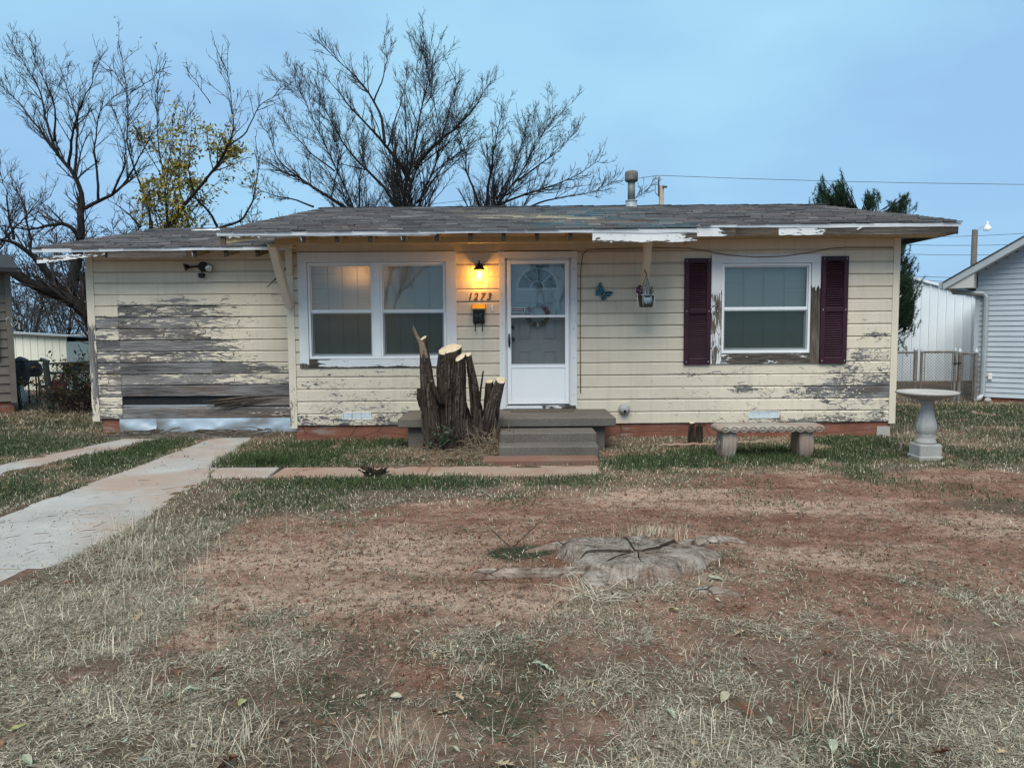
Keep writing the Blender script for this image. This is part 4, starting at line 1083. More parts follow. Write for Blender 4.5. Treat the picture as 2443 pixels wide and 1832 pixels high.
MB().box(x0 + .053, x1 - .053, y0 + .008, y1 - .004, .531, .964).build('kick_panel', M['door_white'], storm, bevel=.004)
MB().box(x0 + .053, x1 - .053, y0 + .002, y1 + .002, 1.652, 1.685).build('glazing_bar', M['door_white'], storm, bevel=.003)
MB().box(x0 + .053, x1 - .053, -.030, -.026, 1.686, 2.371).build('pane', M['doorglass'], storm)
MB().box(x0 + .053, x1 - .053, -.022, -.0205, 1.016, 1.651).build('insect_screen', M['doorscreen'], storm)
MB().box(x0 + .053, x1 - .053, y0 - .001, y0 + .012, 1.016, 1.028).build('screen_bead', M['gutter'], storm)
hd = MB(); hd.tube([(-.033, -.075, 1.27), (-.033, -.082, 1.34), (-.033, -.075, 1.42)], [.012, .017, .012], 8); hd.box(-.043, -.023, -.07, -.045, 1.255, 1.435)
hd.build('handle', M['black'], storm, bevel=.004)
for zz in (.6, 1.1, 1.5, 1.9, 2.3):
    MB().ball((.842, -.051, zz), .006, 6, 4).build('nail_head', M['rot'], storm)
    MB().ball((-.125, -.051, zz + .07), .006, 6, 4).build('nail_head', M['rot'], storm)
cl = MB(); cl.tube([(.34, -.008, 2.335), (.52, -.008, 2.35)], .018, 8); cl.tube([(.52, -.008, 2.35), (.66, .03, 2.352)], .008, 6); cl.build('door_closer', M['black'], storm)
en = MB().box(-.06, .78, .085, .125, .46, 2.424); entry = en.build('entry_door', M['door_grey'], house)
# fanlight: arched rim, glass segments and bars
FX, FZ, FR = .355, 2.055, .262
def arc(r, n=18): return [(FX + r * math.cos(math.pi * i / n), FZ + r * math.sin(math.pi * i / n)) for i in range(n + 1)]
rim = MB(); o_, i_ = arc(FR + .028), arc(FR)
for a, b, c, d in zip(o_[:-1], o_[1:], i_[1:], i_[:-1]):
    rim.hexa([(a[0], .07, a[1]), (b[0], .07, b[1]), (c[0], .07, c[1]), (d[0], .07, d[1]), (a[0], .086, a[1]), (b[0], .086, b[1]), (c[0], .086, c[1]), (d[0], .086, d[1])])
rim.box(FX - FR - .028, FX + FR + .028, .0702, .0862, FZ - .028, FZ)
for ang in (45, 90, 135):
    rim.beam((FX + .095 * math.cos(R(ang)), .076, FZ + .095 * math.sin(R(ang))), (FX + FR * math.cos(R(ang)), .076, FZ + FR * math.sin(R(ang))), .011, .014, up=(0, 1, 0))
o2, i2 = arc(.10, 10), arc(.086, 10)
for a, b, c, d in zip(o2[:-1], o2[1:], i2[1:], i2[:-1]):
    rim.hexa([(a[0], .071, a[1]), (b[0], .071, b[1]), (c[0], .071, c[1]), (d[0], .071, d[1]), (a[0], .0855, a[1]), (b[0], .0855, b[1]), (c[0], .0855, c[1]), (d[0], .0855, d[1])])
rim.build('fanlight_frame', M['door_white'], entry)
fp = MB().prism_xz(arc(FR, 18), .0788, .0845); fp.build('fanlight_pane', m_plain('dim_fanlight_glass', (0.035, 0.045, 0.05), 0.12, 0.2, 8, spec=0.6), entry)
for (xa, xb, za, zb) in ((.09, .26, 1.36, 1.87), (.44, .61, 1.36, 1.87), (.09, .26, .62, 1.20), (.44, .61, .62, 1.20)):
    rframe(xa, xb, .072, .0848, za, zb, .018, .018, .018, .018).build('panel_moulding', M['door_grey'], entry, bevel=.006)
    MB().box(xa + .03, xb - .03, .077, .0848, za + .03, zb - .03).build('door_panel', M['door_grey'], entry, bevel=.006)
MB().ball((.015, .05, 1.36), (.028, .03, .028), 10, 8).build('knob', M['black'], entry)
MB().ball((.015, .065, 1.52), (.026, .02, .026), 10, 8).build('deadbolt', M['black'], entry)
MB().box(-0.02, 0.82, -0.36, -0.10, 0.401, 0.412).build('door_mat', M['rot'], None)
tag(bpy.data.objects['door_mat'], 'thin dark rubber door mat lying in front of the white door', 'door mat')

# wreath hanging on the entry door, seen through the storm door
wr = empty('wreath', (.355, .05, 1.69), 'small round wreath of fabric scraps hanging behind the storm door glass', 'wreath')
wcols = {'blue': (.16, .30, .36), 'white': (.7, .68, .62), 'red': (.35, .05, .06), 'tan': (.30, .19, .11), 'green': (.05, .07, .045), 'brown': (.11, .06, .04), 'pink': (.45, .16, .17)}
for k, c in wcols.items(): M['wr_' + k] = m_plain('wreath_' + k, c, .85, .3, 40)
ring = MB(); ring.tube([(.355 + .135 * math.cos(t), .055, 1.69 + .135 * math.sin(t)) for t in np.linspace(0, 2 * math.pi, 25)], .026, 8, cap=False); ring.build('wreath_ring', M['wr_brown'], wr, smooth=True)
seq = ['tan', 'pink', 'red', 'pink', 'blue', 'blue', 'white', 'white', 'red', 'white', 'brown', 'green', 'green', 'tan', 'brown', 'white', 'tan', 'brown', 'tan', 'green']
for i, k in enumerate(seq):
    t = 2 * math.pi * i / len(seq); MB().ball((.355 + .137 * math.cos(t), .036, 1.69 + .137 * math.sin(t)), (.024 + .006 * (i % 3), .02, .026 + .005 * (i % 2)), 8, 6).build('fabric_piece', M['wr_' + k], wr)
for i in range(4): MB().beam((.255 + .02 * i - .035, .012, 1.735 + .006 * i), (.255 + .02 * i + .025, .012, 1.765 + .006 * i), .004, .012, up=(0, 0, 1)).build('flag_stripe', M['wr_white'] if i % 2 else M['wr_red'], wr)
hp = [(.42 + .03 * math.sin(t) ** 3, 1.80 + .0019 * (13 * math.cos(t) - 5 * math.cos(2 * t) - 2 * math.cos(3 * t) - math.cos(4 * t))) for t in np.linspace(0, 2 * math.pi, 20)[:-1]]
MB().prism_xz(hp, .008, .018).build('heart', M['wr_red'], wr)
MB().tube([(.355, .06, 1.83), (.352, .062, 1.95), (.355, .068, 2.0)], .004, 5).build('ribbon', M['wr_tan'], wr)
MB().tube([(.355 + .022 * math.cos(t), .065, 2.02 + .022 * math.sin(t)) for t in np.linspace(0, 6.28, 13)], .0035, 4, cap=False).build('hanger', M['vent'], wr)

# ---- lettering
def text_mesh(txt, size, shear=0.0, ext=0.002, off=0.0, space=1.0):
    cu = bpy.data.curves.new('lettering', 'FONT'); cu.body = txt; cu.size = size; cu.shear = shear; cu.extrude = ext; cu.offset = off
    cu.align_x = 'CENTER'; cu.align_y = 'CENTER'; cu.space_character = space; cu.resolution_u = 3
    o = bpy.data.objects.new('tmp', cu); COL.objects.link(o); bpy.context.view_layer.update()
    me = bpy.data.meshes.new_from_object(o.evaluated_get(bpy.context.evaluated_depsgraph_get()))
    bpy.data.objects.remove(o); me.transform(Matrix.Rotation(math.pi / 2, 4, 'X')); me.name = 'lettering'; return me
sg = empty('notice_sign', (.085, -.035, 1.757), 'small dark strip sign reading NO SOLICITING on the door glass', 'sign')
MB().box(-.006, .178, -.0335, -.0312, 1.729, 1.785).build('plate', M['whitewash'], sg)
MB().box(.0, .172, -.0345, -.0337, 1.735, 1.779).build('dark_field', m_plain('navy_sign_field', (.03, .04, .06), .5, .1, 20), sg)
link('lettering', text_mesh('NO SOLICITING', .0205, 0, .0004, .0006, 1.0), M['whitewash'], sg).location = Vector((.086, -.0352, 1.757)) - sg.location

hn = empty('house_number', (-.435, -.03, 1.93), 'house number 1273 in slanted dark gold digits above the mailbox', 'house number')
for ch, xx in (('1', -.565), ('2', -.487), ('7', -.398), ('3', -.308)):
    o = link('digit', text_mesh(ch, .135, .3, .003, .004), M['digit'], hn); o.location = Vector((xx, -.031, 1.935)) - hn.location
    o.scale = (.86, 1, 1)

# ================================================================== LANTERN
LX, LY = -.428, -.125
ln = empty('wall_lantern', (LX, LY, 2.2), 'lit black wall lantern glowing yellow between window and front door', 'lantern')
MB().lathe([(.055, 0), (.055, .012), (.03, .022)], (0, 0, 0), 16)
bp = MB(); bp.tube([(LX, -.02, 2.34), (LX, -.034, 2.34)], .048, 14); bp.tube([(LX, -.034, 2.34), (LX, -.045, 2.34)], .03, 12); bp.build('back_plate', M['bronze'], ln, bevel=.003)
MB().tube([(LX, -.04, 2.34), (LX, -.075, 2.385), (LX, -.112, 2.39), (LX, LY, 2.362), (LX, LY, 2.345)], .009, 8).build('arm', M['bronze'], ln, smooth=True)
MB().lathe([(.078, 0), (.074, .012), (.052, .035), (.03, .055), (.02, .062), (.018, .085), (.008, .095), (.012, .108), (.004, .125)], (LX, LY, 2.292), 12).build('cap', M['bronze'], ln, smooth=True)
MB().lathe([(.068, 0), (.066, -.05), (.058, -.12), (.042, -.158), (.02, -.165)], (LX, LY, 2.288), 18, closed=False).build('glass_shade', M['lampglass'], ln, smooth=True)
for k in range(6):
    t = math.pi / 6 + k * math.pi / 3; c_, s_ = math.cos(t), math.sin(t)
    MB().tube([(LX + r * c_, LY + r * s_, 2.29 + z) for r, z in ((.074, .0), (.074, -.05), (.065, -.12), (.048, -.165), (.052, -.178))], .0035, 5).build('cage_rib', M['bronze'], ln)
for r, z in ((.049, -.166),): MB().tube([(LX + r * math.cos(t), LY + r * math.sin(t), 2.29 + z) for t in np.linspace(0, 2 * math.pi, 19)], .003, 5, cap=False).build('cage_ring', M['bronze'], ln)
MB().lathe([(.008, .03), (.014, .01), (.019, -.02), (.016, -.045), (.004, -.062)], (LX, LY, 2.235), 12).build('bulb', M['bulb'], ln, smooth=True)
pl = bpy.data.lights.new('lantern_light', 'POINT'); pl.energy = 9.0; pl.color = (1.0, 0.42, 0.06); pl.shadow_soft_size = .03
po = bpy.data.objects.new('lantern_light', pl); COL.objects.link(po); po.parent = ln; po.location = (0, -.0, .01)

# ================================================================== MAILBOX, BELL
mbx = empty('mailbox', (-.442, -.02, 1.58), 'black wall mailbox with black lid painted lamplit gold and two hooks below the house number', 'mailbox')
MB().prism_yz([(-.02, 1.575), (-.075, 1.575), (-.095, 1.60), (-.10, 1.775), (-.02, 1.79)], -.52, -.366).build('body', M['black'], mbx, bevel=.006)
MB().prism_yz([(-.02, 1.835), (-.03, 1.838), (-.112, 1.785), (-.114, 1.762), (-.106, 1.762), (-.104, 1.78), (-.02, 1.80)], -.533, -.353).build('lid', M['lamplit_lid'], mbx, bevel=.003)
em = [(-.055, -.03), (-.05, .005), (-.057, .03), (-.04, .02), (-.03, .008), (-.01, .003), (.008, .006), (.022, .022), (.036, .034), (.04, .02), (.052, .012), (.046, .003), (.034, .002), (.03, -.012), (.036, -.035), (.027, -.035), (.018, -.014), (-.012, -.016), (-.02, -.037), (-.03, -.036), (-.026, -.014), (-.04, -.01), (-.047, -.032)]
MB().prism_xz([(-.443 + x, 1.688 + z) for x, z in em], -.1045, -.0985).build('horse_emblem', m_plain('grey_relief', (.06, .06, .065), .5, .2, 30), mbx)
for sx in (-.491, -.396):
    MB().tube([(sx, -.05, 1.58), (sx, -.052, 1.52), (sx, -.065, 1.478), (sx, -.088, 1.474), (sx, -.098, 1.492)], .007, 6).build('newspaper_hook', M['black'], mbx, smooth=True)
db = empty('doorbell', (-.262, -.02, 1.78), 'small cream doorbell plate beside the black mailbox', 'doorbell')
MB().box(-.272, -.243, -.034, -.02, 1.74, 1.825).build('plate', M['vinyl_white'], db, bevel=.005)
MB().box(-.298, -.279, -.03, -.02, 1.745, 1.815).build('button_mount', M['blind'], db, bevel=.004)
MB().ball((-.288, -.031, 1.78), .006, 6, 5).build('button', M['black'], db)

# ================================================================== BUTTERFLY
def m_wing():
    s = NT('blue_black_butterfly_wing'); p = s.pos()
    vo = s.n('TexVoronoi', feature='DISTANCE_TO_EDGE'); s.t.links.new(s.pos((1, 0, 1)), vo.inputs['Vector']); vo.inputs['Scale'].default_value = 42
    k = s.math('GREATER_THAN', vo.outputs['Distance'], .13)
    return s.pbr(s.mix(k, (.01, .015, .02), (.06, .30, .42)), .4, spec=.4)
M['wing'] = m_wing()
def bpx(x, y, Y=-.05):
    p = at(1400 + x / 6.9125, 560 + y / 6.9125, Y=Y); return (p.x, p.z)
bf = empty('butterfly', at(1440, 697, Y=-.03), 'blue and black metal butterfly ornament on the siding beside the door', 'ornament')
for pts, y in ((((213, 788), (240, 790), (258, 835), (272, 890), (282, 940), (250, 975), (222, 985), (196, 1005), (160, 1010), (140, 992), (148, 930), (178, 850), (200, 800)), -.052),
               (((282, 950), (330, 932), (380, 933), (425, 942), (436, 965), (410, 985), (385, 1015), (345, 1026), (318, 1010), (290, 985)), -.056),
               (((282, 985), (318, 1008), (336, 1030), (318, 1062), (292, 1082), (262, 1087), (238, 1072), (236, 1045), (250, 1010)), -.05)):
    MB().prism_xz([bpx(*p) for p in pts], y, y + .004).build('wing', M['wing'], bf)
b0, b1 = bpx(212, 1032), bpx(284, 938)
MB().tube([(b0[0], -.05, b0[1]), ((b0[0] + b1[0]) / 2, -.058, (b0[1] + b1[1]) / 2), (b1[0], -.054, b1[1])], [.003, .007, .005], 6).build('body', M['black'], bf)
for q in ((292, 862), (340, 905)):
    e = bpx(*q); MB().tube([(b1[0], -.055, b1[1]), (e[0], -.06, e[1])], .0018, 4).build('antenna', M['black'], bf)
MB().box((b0[0] + b1[0]) / 2 - .004, (b0[0] + b1[0]) / 2 + .004, -.05, -.017, (b0[1] + b1[1]) / 2 - .004, (b0[1] + b1[1]) / 2 + .004).build('wall_pin', M['black'], bf)

# ================================================================== HANGING BASKET
HB = at(1540, 715, Y=-.42); hx, hy = HB.x, -.42
hb = empty('hanging_basket', (hx, hy, 1.78), 'dark hanging pot with purple flowers and pale trailing leaves on the eave brace', 'planter')
hb0 = at(1540, 733, Y=-.42).z; hb1 = at(1540, 706, Y=-.42).z; hk = at(1540, 641, Y=-.42).z
MB().lathe([(.08, 0), (.085, .004), (.105, hb1 - hb0 - .015), (.113, hb1 - hb0 - .014), (.113, hb1 - hb0), (.10, hb1 - hb0), (.095, hb1 - hb0 - .03)], (hx + .008, hy, hb0), 14).build('pot', m_plain('brown_plastic_pot', (.045, .04, .034), .55, .2, 9), hb, smooth=False)
zh = hk - .07
MB().tube([(hx + .01, hy, zh), (hx - .005, hy, hk - .04), (hx - .018, hy, hk - .01), (hx - .005, hy, hk + .012), (hx + .016, hy, hk + .004), (hx + .018, hy, hk - .012)], .006, 7).build('hook', M['black'], hb, smooth=True)
for t in (0.4, 2.5, 4.6):
    MB().tube([(hx + .008 + .085 * math.cos(t), hy + .085 * math.sin(t), hb1), (hx + .01, hy, zh)], .0025, 4).build('hanger_wire', M['black'], hb)
rp = random.Random(8)
def leafblade(mb, p, d, ln_, wd, droop, rr):
    p = Vector(p); d = Vector(d).normalized(); sd_ = d.cross(Vector((0, 0, 1)))
    if sd_.length < .01: sd_ = Vector((1, 0, 0))
    sd_.normalize(); V = []; n = 4
    for i in range(n + 1):
        t = i / n; q = p + d * (ln_ * t) + Vector((0, 0, -droop * t * t)); w_ = wd * math.sin(math.pi * min(.98, .12 + .86 * t)) * .5
        V += [q - sd_ * w_, q + sd_ * w_]
    mb.add(V, [(2 * i, 2 * i + 1, 2 * i + 3, 2 * i + 2) for i in range(n)])
M['purple'] = m_plain('purple_petals', (.20, .05, .24), .7, .4, 60)
M['sage'] = m_plain('pale_sage_leaves', (.30, .40, .42), .75, .3, 60)
M['cream_leaf'] = m_plain('cream_trailing_leaves', (.55, .50, .42), .75, .25, 60)
M['sprig'] = m_plain('grey_green_sprig', (.09, .14, .12), .8, .3, 60)
fl = MB()
for i in range(80):
    t = rp.uniform(0, 6.28); leafblade(fl, (hx - .085 + rp.uniform(-.04, .04), hy - .04 + rp.uniform(-.03, .03), hb1 + rp.uniform(-.02, .12)), (math.cos(t), math.sin(t), rp.uniform(.2, 1)), .05, .024, .01, rp)
fl.build('purple_flowers', M['purple'], hb, kind='stuff')
fl = MB()
for i in range(34): leafblade(fl, (hx + .0 + rp.uniform(-.025, .025), hy - .05, hb1 + .22 - .22 * i / 34), (rp.uniform(-1, 1), -.5, rp.uniform(-.6, .3)), .055, .018, .03, rp)
for i in range(14): leafblade(fl, (hx + rp.uniform(-.05, .05), hy - .075, hb1 + .01), (rp.uniform(-.5, .5), -1, .5), .05, .016, .14, rp)
fl.build('sage_leaves', M['sage'], hb, kind='stuff')
fl = MB()
for (sx, l) in ((-.12, .19), (-.05, .13), (.095, .2)):
    fl.tube([(hx + sx * .8, hy - .07, hb1 + .01), (hx + sx, hy - .1, hb1 + .02), (hx + sx * 1.05, hy - .105, hb1 - l * .5), (hx + sx * 1.12 + .008, hy - .1, hb1 - l)], [.003, .005, .004, .002], 5)
fl.build('trailing_strands', M['cream_leaf'], hb)
fl = MB()
for i in range(9):
    e = Vector((hx + .06 + rp.uniform(-.02, .06), hy + rp.uniform(-.04, .03), hb1 + rp.uniform(.05, .13))); b_ = Vector((hx + .045, hy, hb1 - .01)); fl.tube([b_, (b_ + e) / 2 + Vector((0, 0, .01)), e], .002, 4)
    for k in range(9): leafblade(fl, b_.lerp(e, .35 + .65 * k / 9), (rp.uniform(-1, 1), rp.uniform(-1, 1), .6), .025, .007, .005, rp)
fl.build('green_sprigs', M['sprig'], hb, kind='stuff')

# ================================================================== CABLE, VENTS, HOSE BIB, SECURITY LIGHT, PIPE
MB().tube([(.935, -.04, .62), (.932, -.035, 1.6), (.94, -.04, 2.3), (.965, -.035, 2.5), (1.05, -.032, 2.56), (1.9, -.032, 2.575), (2.4, -.036, 2.565), (2.62, -.05, 2.53), (2.9, -.058, 2.47), (3.3, -.06, 2.438), (3.7, -.06, 2.45), (4.1, -.058, 2.51), (4.3, -.045, 2.55), (4.5, -.035, 2.563), (5.15, -.034, 2.56)], .0055, 5).build('sagging_cable', M['wire_b'], None, smooth=True)
tag(bpy.data.objects['sagging_cable'], 'thin brown cable sagging across the head of the shuttered window', 'cable')
def vent(x0, x1, z0, z1, label):
    v = rframe(x0, x1, -.034, -.018, z0, z1, .008, .008, .008, .008).build('foundation_vent', M['vinyl_white'], house, bevel=.002); v['label'] = label
    for k in range(3):
        a = x0 + .01 + (x1 - x0 - .02) * k / 3; b = x0 + .01 + (x1 - x0 - .02) * (k + 1) / 3
        MB().box(a + .004, b - .004, -.029, -.018, z0 + .009, z1 - .009).build('vent_pane', M['vent'], v, bevel=.004)
vent(-2.33, -1.935, .275, .372, 'pale three pane vent low in the siding below the double window')
vent(3.25, 3.66, .258, .35, 'pale three pane vent low in the siding above the bench')
hbib = empty('hose_bib_cover', (1.537, -.02, .37), 'white insulated tap cover low on the siding right of the steps', 'tap cover')
hc = MB(); hc.tube([(1.53, -.018, .395), (1.53, -.06, .395), (1.53, -.10, .385), (1.53, -.125, .378)], [.075, .078, .062, .03], 14); hc.build('cover_shell', M['caststone_w'], hbib, smooth=True)
MB().tube([(1.53, -.12, .378), (1.53, -.136, .376)], .018, 10).build('spout_end', M['black'], hbib)
sec = empty('security_light', (-4.49, G1, 2.43), 'twin flood security light with motion sensor on the garage gable', 'light fixture')
MB().tube([(-4.49, G1 - .018, 2.435), (-4.49, G1 - .07, 2.435)], [.072, .066], 18).build('junction_box', M['black'], sec, bevel=.004)
MB().tube([(-4.53, G1 - .05, 2.44), (-4.62, G1 - .09, 2.43), (-4.68, G1 - .10, 2.42)], .016, 7).build('lamp_arm', M['bronze'], sec)
def floodlamp(c, d):
    c = Vector(c); d = Vector(d).normalized()
    b = MB(); b.tube([c - d * .07, c - d * .05, c - d * .01, c], [.02, .03, .054, .06], 16); b.build('lamp_housing', M['bronze'], sec, smooth=True)
    b = MB(); b.tube([c - d * .012, c + d * .004, c + d * .010], [.056, .054, .03], 16); b.build('lamp_lens', m_plain('clear_lamp_lens', (.55, .6, .62), .12, .25, 30, metal=.6), sec, smooth=True)
floodlamp((-4.73, G1 - .115, 2.42), (-.9, -.32, -.25))
floodlamp((-4.365, G1 - .14, 2.405), (.08, -1, -.12))
MB().tube([(-4.44, G1 - .05, 2.42), (-4.40, G1 - .08, 2.41)], .016, 7).build('lamp_arm', M['bronze'], sec)
ms = MB(); ms.tube([(-4.495, G1 - .06, 2.40), (-4.495, G1 - .09, 2.34)], .01, 6); ms.prism_xz([(-4.535, 2.335), (-4.455, 2.335), (-4.452, 2.30), (-4.468, 2.268), (-4.522, 2.268), (-4.538, 2.30)], G1 - .12, G1 - .06); ms.build('motion_sensor', M['black'], sec, bevel=.006)

vp = empty('roof_vent_pipe', (2.2, 3.4, 3.66), 'pale metal flue pipe with dark cap standing on the roof ridge', 'vent pipe')
VPX, VPY = 2.20, 3.55; zb = rz(VPY)
MB().lathe([(.12, -.06), (.105, .03), (.098, .10), (.112, .102), (.112, .115), (.075, .12)], (VPX, VPY, zb), 16).build('flashing', M['gutter'], vp, smooth=False)
MB().lathe([(.068, .10), (.068, .48)], (VPX, VPY, zb), 16).build('flue', M['pipe'], vp, smooth=True)
MB().lathe([(.07, .455), (.112, .46), (.12, .50), (.12, .60), (.11, .635), (.07, .65), (.02, .655)], (VPX, VPY, zb), 18).build('flue_cap', M['pipecap'], vp, smooth=True)

# ================================================================== BENCH
def bench():
    b = empty('garden_bench', (2.98, -1.55, 0), 'low cast stone bench with carved edge and scroll legs on the grass', 'bench')
    cx, cy, L, D_ = 2.965, -1.55, 1.25, 0.34; z0, z1 = .30, .375
    prof = []
    top = MB(); n = 28; V = []; ring = []
    def outline(inset):
        pts = []
        hx_, hy_ = L / 2 - inset, D_ / 2 - inset; r = .07
        for qx, qy, a0 in ((1, -1, -90), (1, 1, 0), (-1, 1, 90), (-1, -1, 180)):
            for i in range(6):
                a_ = R(a0 + 90 * i / 5); pts.append((cx + qx * (hx_ - r) + r * math.cos(a_), cy + qy * (hy_ - r) + r * math.sin(a_)))
        return pts
    lay = [(0.03, z0), (0.008, z0 + .010), (0, z0 + .03), (0, z0 + .048), (0.008, z0 + .064), (0.022, z1), (0.05, z1 + .004)]
    P = [[(x, y, z) for x, y in outline(i)] for i, z in lay]; m = len(P[0])
    for l in P: V += l
    Fc = [tuple(range(m - 1, -1, -1)), tuple((len(P) - 1) * m + k for k in range(m))]
    for i in range(len(P) - 1):
        for k in range(m): Fc.append((i * m + k, i * m + (k + 1) % m, (i + 1) * m + (k + 1) % m, (i + 1) * m + k))
    t = top.add(V, Fc).build('seat_slab', M['benchstone'], b, smooth=False)
    for k in range(11):
        x = cx - L / 2 + .09 + (L - .18) * k / 10; y = cy - D_ / 2
        MB().ball((x, y + .004, z0 + .038), (.028, .014, .022), 10, 6).build('egg_ornament', M['benchstone'], t, smooth=True)
        rg_ = MB(); rg_.tube([(x + .043 * math.cos(q_), y - .002, z0 + .038 + .031 * math.sin(q_)) for q_ in np.linspace(0, 2 * math.pi, 17)], .0055, 5, cap=False); rg_.build('egg_rim', M['benchstone'], t, smooth=True)
    for sx in (2.485, 3.39):
        V = []; Fc = []; nz = 9; nu = 12
        tw = 1 if sx < 3 else -1
        for j in range(nz + 1):
            tt = j / nz; z = -.03 + (z0 + .03) * tt
            bulge = .016 * math.sin(math.pi * (tt * 1.05 + .1)); wx = .062 + .02 * tt + bulge * .6; wy = .10 + .035 * math.sin(math.pi * tt) + .02 * tt
            sk = .012 * math.sin(2.2 * tt) * tw
            for i in range(nu):        # front face fluted
                u = -1 + 2 * i / (nu - 1); V.append((sx + sk + wx * u, cy - wy - (.007 if i % 3 == 1 else -.004) + .012 * u * u, z))
            V.append((sx + sk + wx, cy + wy, z)); V.append((sx + sk - wx, cy + wy, z))
        m = nu + 2
        for j in range(nz):
            for i in range(m): Fc.append((j * m + i, j * m + (i + 1) % m, (j + 1) * m + (i + 1) % m, (j + 1) * m + i))
        Fc += [tuple(range(m - 1, -1, -1)), tuple(nz * m + i for i in range(m))]
        lg = MB().add(V, Fc).build('leg', M['benchstone'], b)
        for s_ in (-1, 1):
            v_ = MB(); v_.tube([(sx + s_ * .085, cy + .07 * (1 - k / 20) * math.cos(k * .55), .15 + .075 * (1 - k / 20) * math.sin(k * .55)) for k in range(20)], .008, 5); v_.build('scroll', M['benchstone'], lg)
bench()

# ================================================================== BIRD BATH
bbx, bby = 4.73, -1.70
bb = empty('bird_bath', (bbx, bby, 0), 'pale stone bird bath with wide shallow bowl at the right of the yard', 'bird bath')
MB().prism_xy([(bbx - .125, bby - .125), (bbx + .125, bby - .125), (bbx + .125, bby + .125), (bbx - .125, bby + .125)], -.05, .165).build('plinth', M['caststone_w'], bb, bevel=.014)
MB().box(bbx - .135, bbx + .135, bby - .135, bby + .135, -.05, .03).build('foot', M['caststone_w'], bb, bevel=.01)
flute = lambda i, q_: 1 + (.045 * math.cos(q_ * 10) if 7 <= i <= 15 else 0)
MB().lathe([(.112, .166), (.115, .18), (.105, .20), (.095, .215), (.088, .235), (.09, .25), (.092, .262), (.086, .27), (.097, .285), (.105, .32), (.108, .355), (.104, .39), (.094, .43), (.08, .48), (.066, .54), (.058, .59), (.06, .615), (.078, .632), (.084, .645), (.08, .66)], (bbx, bby, 0), 40, flute).build('pedestal', M['caststone_w'], bb, smooth=True)
scal = lambda i, q_: 1 + (.012 * math.sin(q_ * 24) if i in (3, 4, 5) else 0)
MB().lathe([(.08, .655), (.13, .668), (.22, .695), (.295, .722), (.322, .738), (.322, .752), (.305, .762), (.28, .757), (.2, .735), (.08, .722), (.01, .72)], (bbx, bby, 0), 56, scal).build('bowl', M['caststone'], bb, smooth=True)

# ================================================================== CUT SHRUB STUMP
ST = empty('cut_shrub_stump', (-.72, -1.2, 0), 'clump of dark sawn-off trunks with pale cut tops before the porch', 'tree stump')
def stem(pts, rad, slant=(0, 0), seed=0, n=20, name='trunk', parent=ST, cutmat=None, shag=.10):
    rr = np.random.default_rng(seed); ph = rr.uniform(0, 6.28, 4); am = rr.uniform(.02, .05, 4); kr = rr.normal(0, .05, n)
    P = [Vector(p) for p in pts]; Q = []; RAD = []
    for i in range(len(P) - 1):
        k = max(2, int((P[i + 1] - P[i]).length / .035))
        for j in range(k):
            t = j / k; Q.append(P[i].lerp(P[i + 1], t)); RAD.append(rad[i] * (1 - t) + rad[i + 1] * t)
    Q.append(P[-1]); RAD.append(rad[-1]); V = []; Fc = []; m = len(Q)
    for i, (c, r) in enumerate(zip(Q, RAD)):
        for k in range(n):
            t = 2 * math.pi * k / n
            w_ = 1 + am[0] * math.sin(3 * t + ph[0] + c.z * .5) + am[1] * math.sin(5 * t + ph[1] - c.z * .7) + am[2] * math.sin(9 * t + ph[2] + .6 * c.z) + kr[k] + (rr.normal(0, shag * .3) if i < m - 1 else rr.normal(0, .015))
            x = r * w_ * math.cos(t); y = r * w_ * math.sin(t); dz = (slant[0] * x + slant[1] * y) * max(0, 1 - (m - 1 - i) / 4)
            V.append((c.x + x, c.y + y, c.z + dz))
    for i in range(m - 1):
        for k in range(n): Fc.append((i * n + k, i * n + (k + 1) % n, (i + 1) * n + (k + 1) % n, (i + 1) * n + k))
    Fc.append(tuple(range(n - 1, -1, -1))); Fc.append(tuple((m - 1) * n + k for k in range(n)))
    o = MB().add(V, Fc).build(name, M['stumpbark'], parent, smooth=True)
    if cutmat is not None:
        tp = [Vector(V[(m - 1) * n + k]) for k in range(n)]; c = sum(tp, Vector()) / n; W_ = []
        for s_, dz in ((1.0, .0015), (.93, .006), (.5, .0075)): W_ += [c + (p - c) * s_ + Vector((0, 0, dz)) for p in tp]
        F2 = [(i * n + k, i * n + (k + 1) % n, (i + 1) * n + (k + 1) % n, (i + 1) * n + k) for i in range(2) for k in range(n)] + [tuple(2 * n + k for k in range(n))]
        MB().add(W_, F2).build('cut_face', cutmat, o)
    return o
C_ = M['cut']
stem([(-.90, -1.22, -.05), (-.96, -1.22, .3), (-1.0, -1.2, .65), (-1.035, -1.18, 1.0), (-1.065, -1.16, 1.395)], [.15, .125, .10, .075, .038], (.5, .45), 1, cutmat=C_)
stem([(-.77, -1.06, -.05), (-.78, -1.08, .4), (-.775, -1.1, .8), (-.755, -1.12, 1.262)], [.19, .165, .15, .138], (.22, .35), 2, 26, cutmat=C_)
stem([(-.66, -1.24, -.05), (-.64, -1.25, .4), (-.63, -1.25, .8), (-.617, -1.25, 1.165)], [.10, .075, .066, .058], (.5, .55), 3, cutmat=C_)
stem([(-.42, -1.12, -.05), (-.43, -1.13, .5), (-.47, -1.14, .85), (-.525, -1.15, 1.195)], [.10, .075, .056, .036], (.1, .6), 4, cutmat=C_)
stem([(-.34, -1.22, -.05), (-.29, -1.22, .3), (-.23, -1.21, .6), (-.135, -1.2, .885)], [.12, .10, .085, .056], (-.15, .65), 5, cutmat=C_)
stem([(-.31, -1.05, -.05), (-.29, -1.06, .5), (-.275, -1.07, .862)], [.08, .06, .045], (.1, .4), 6, cutmat=C_)
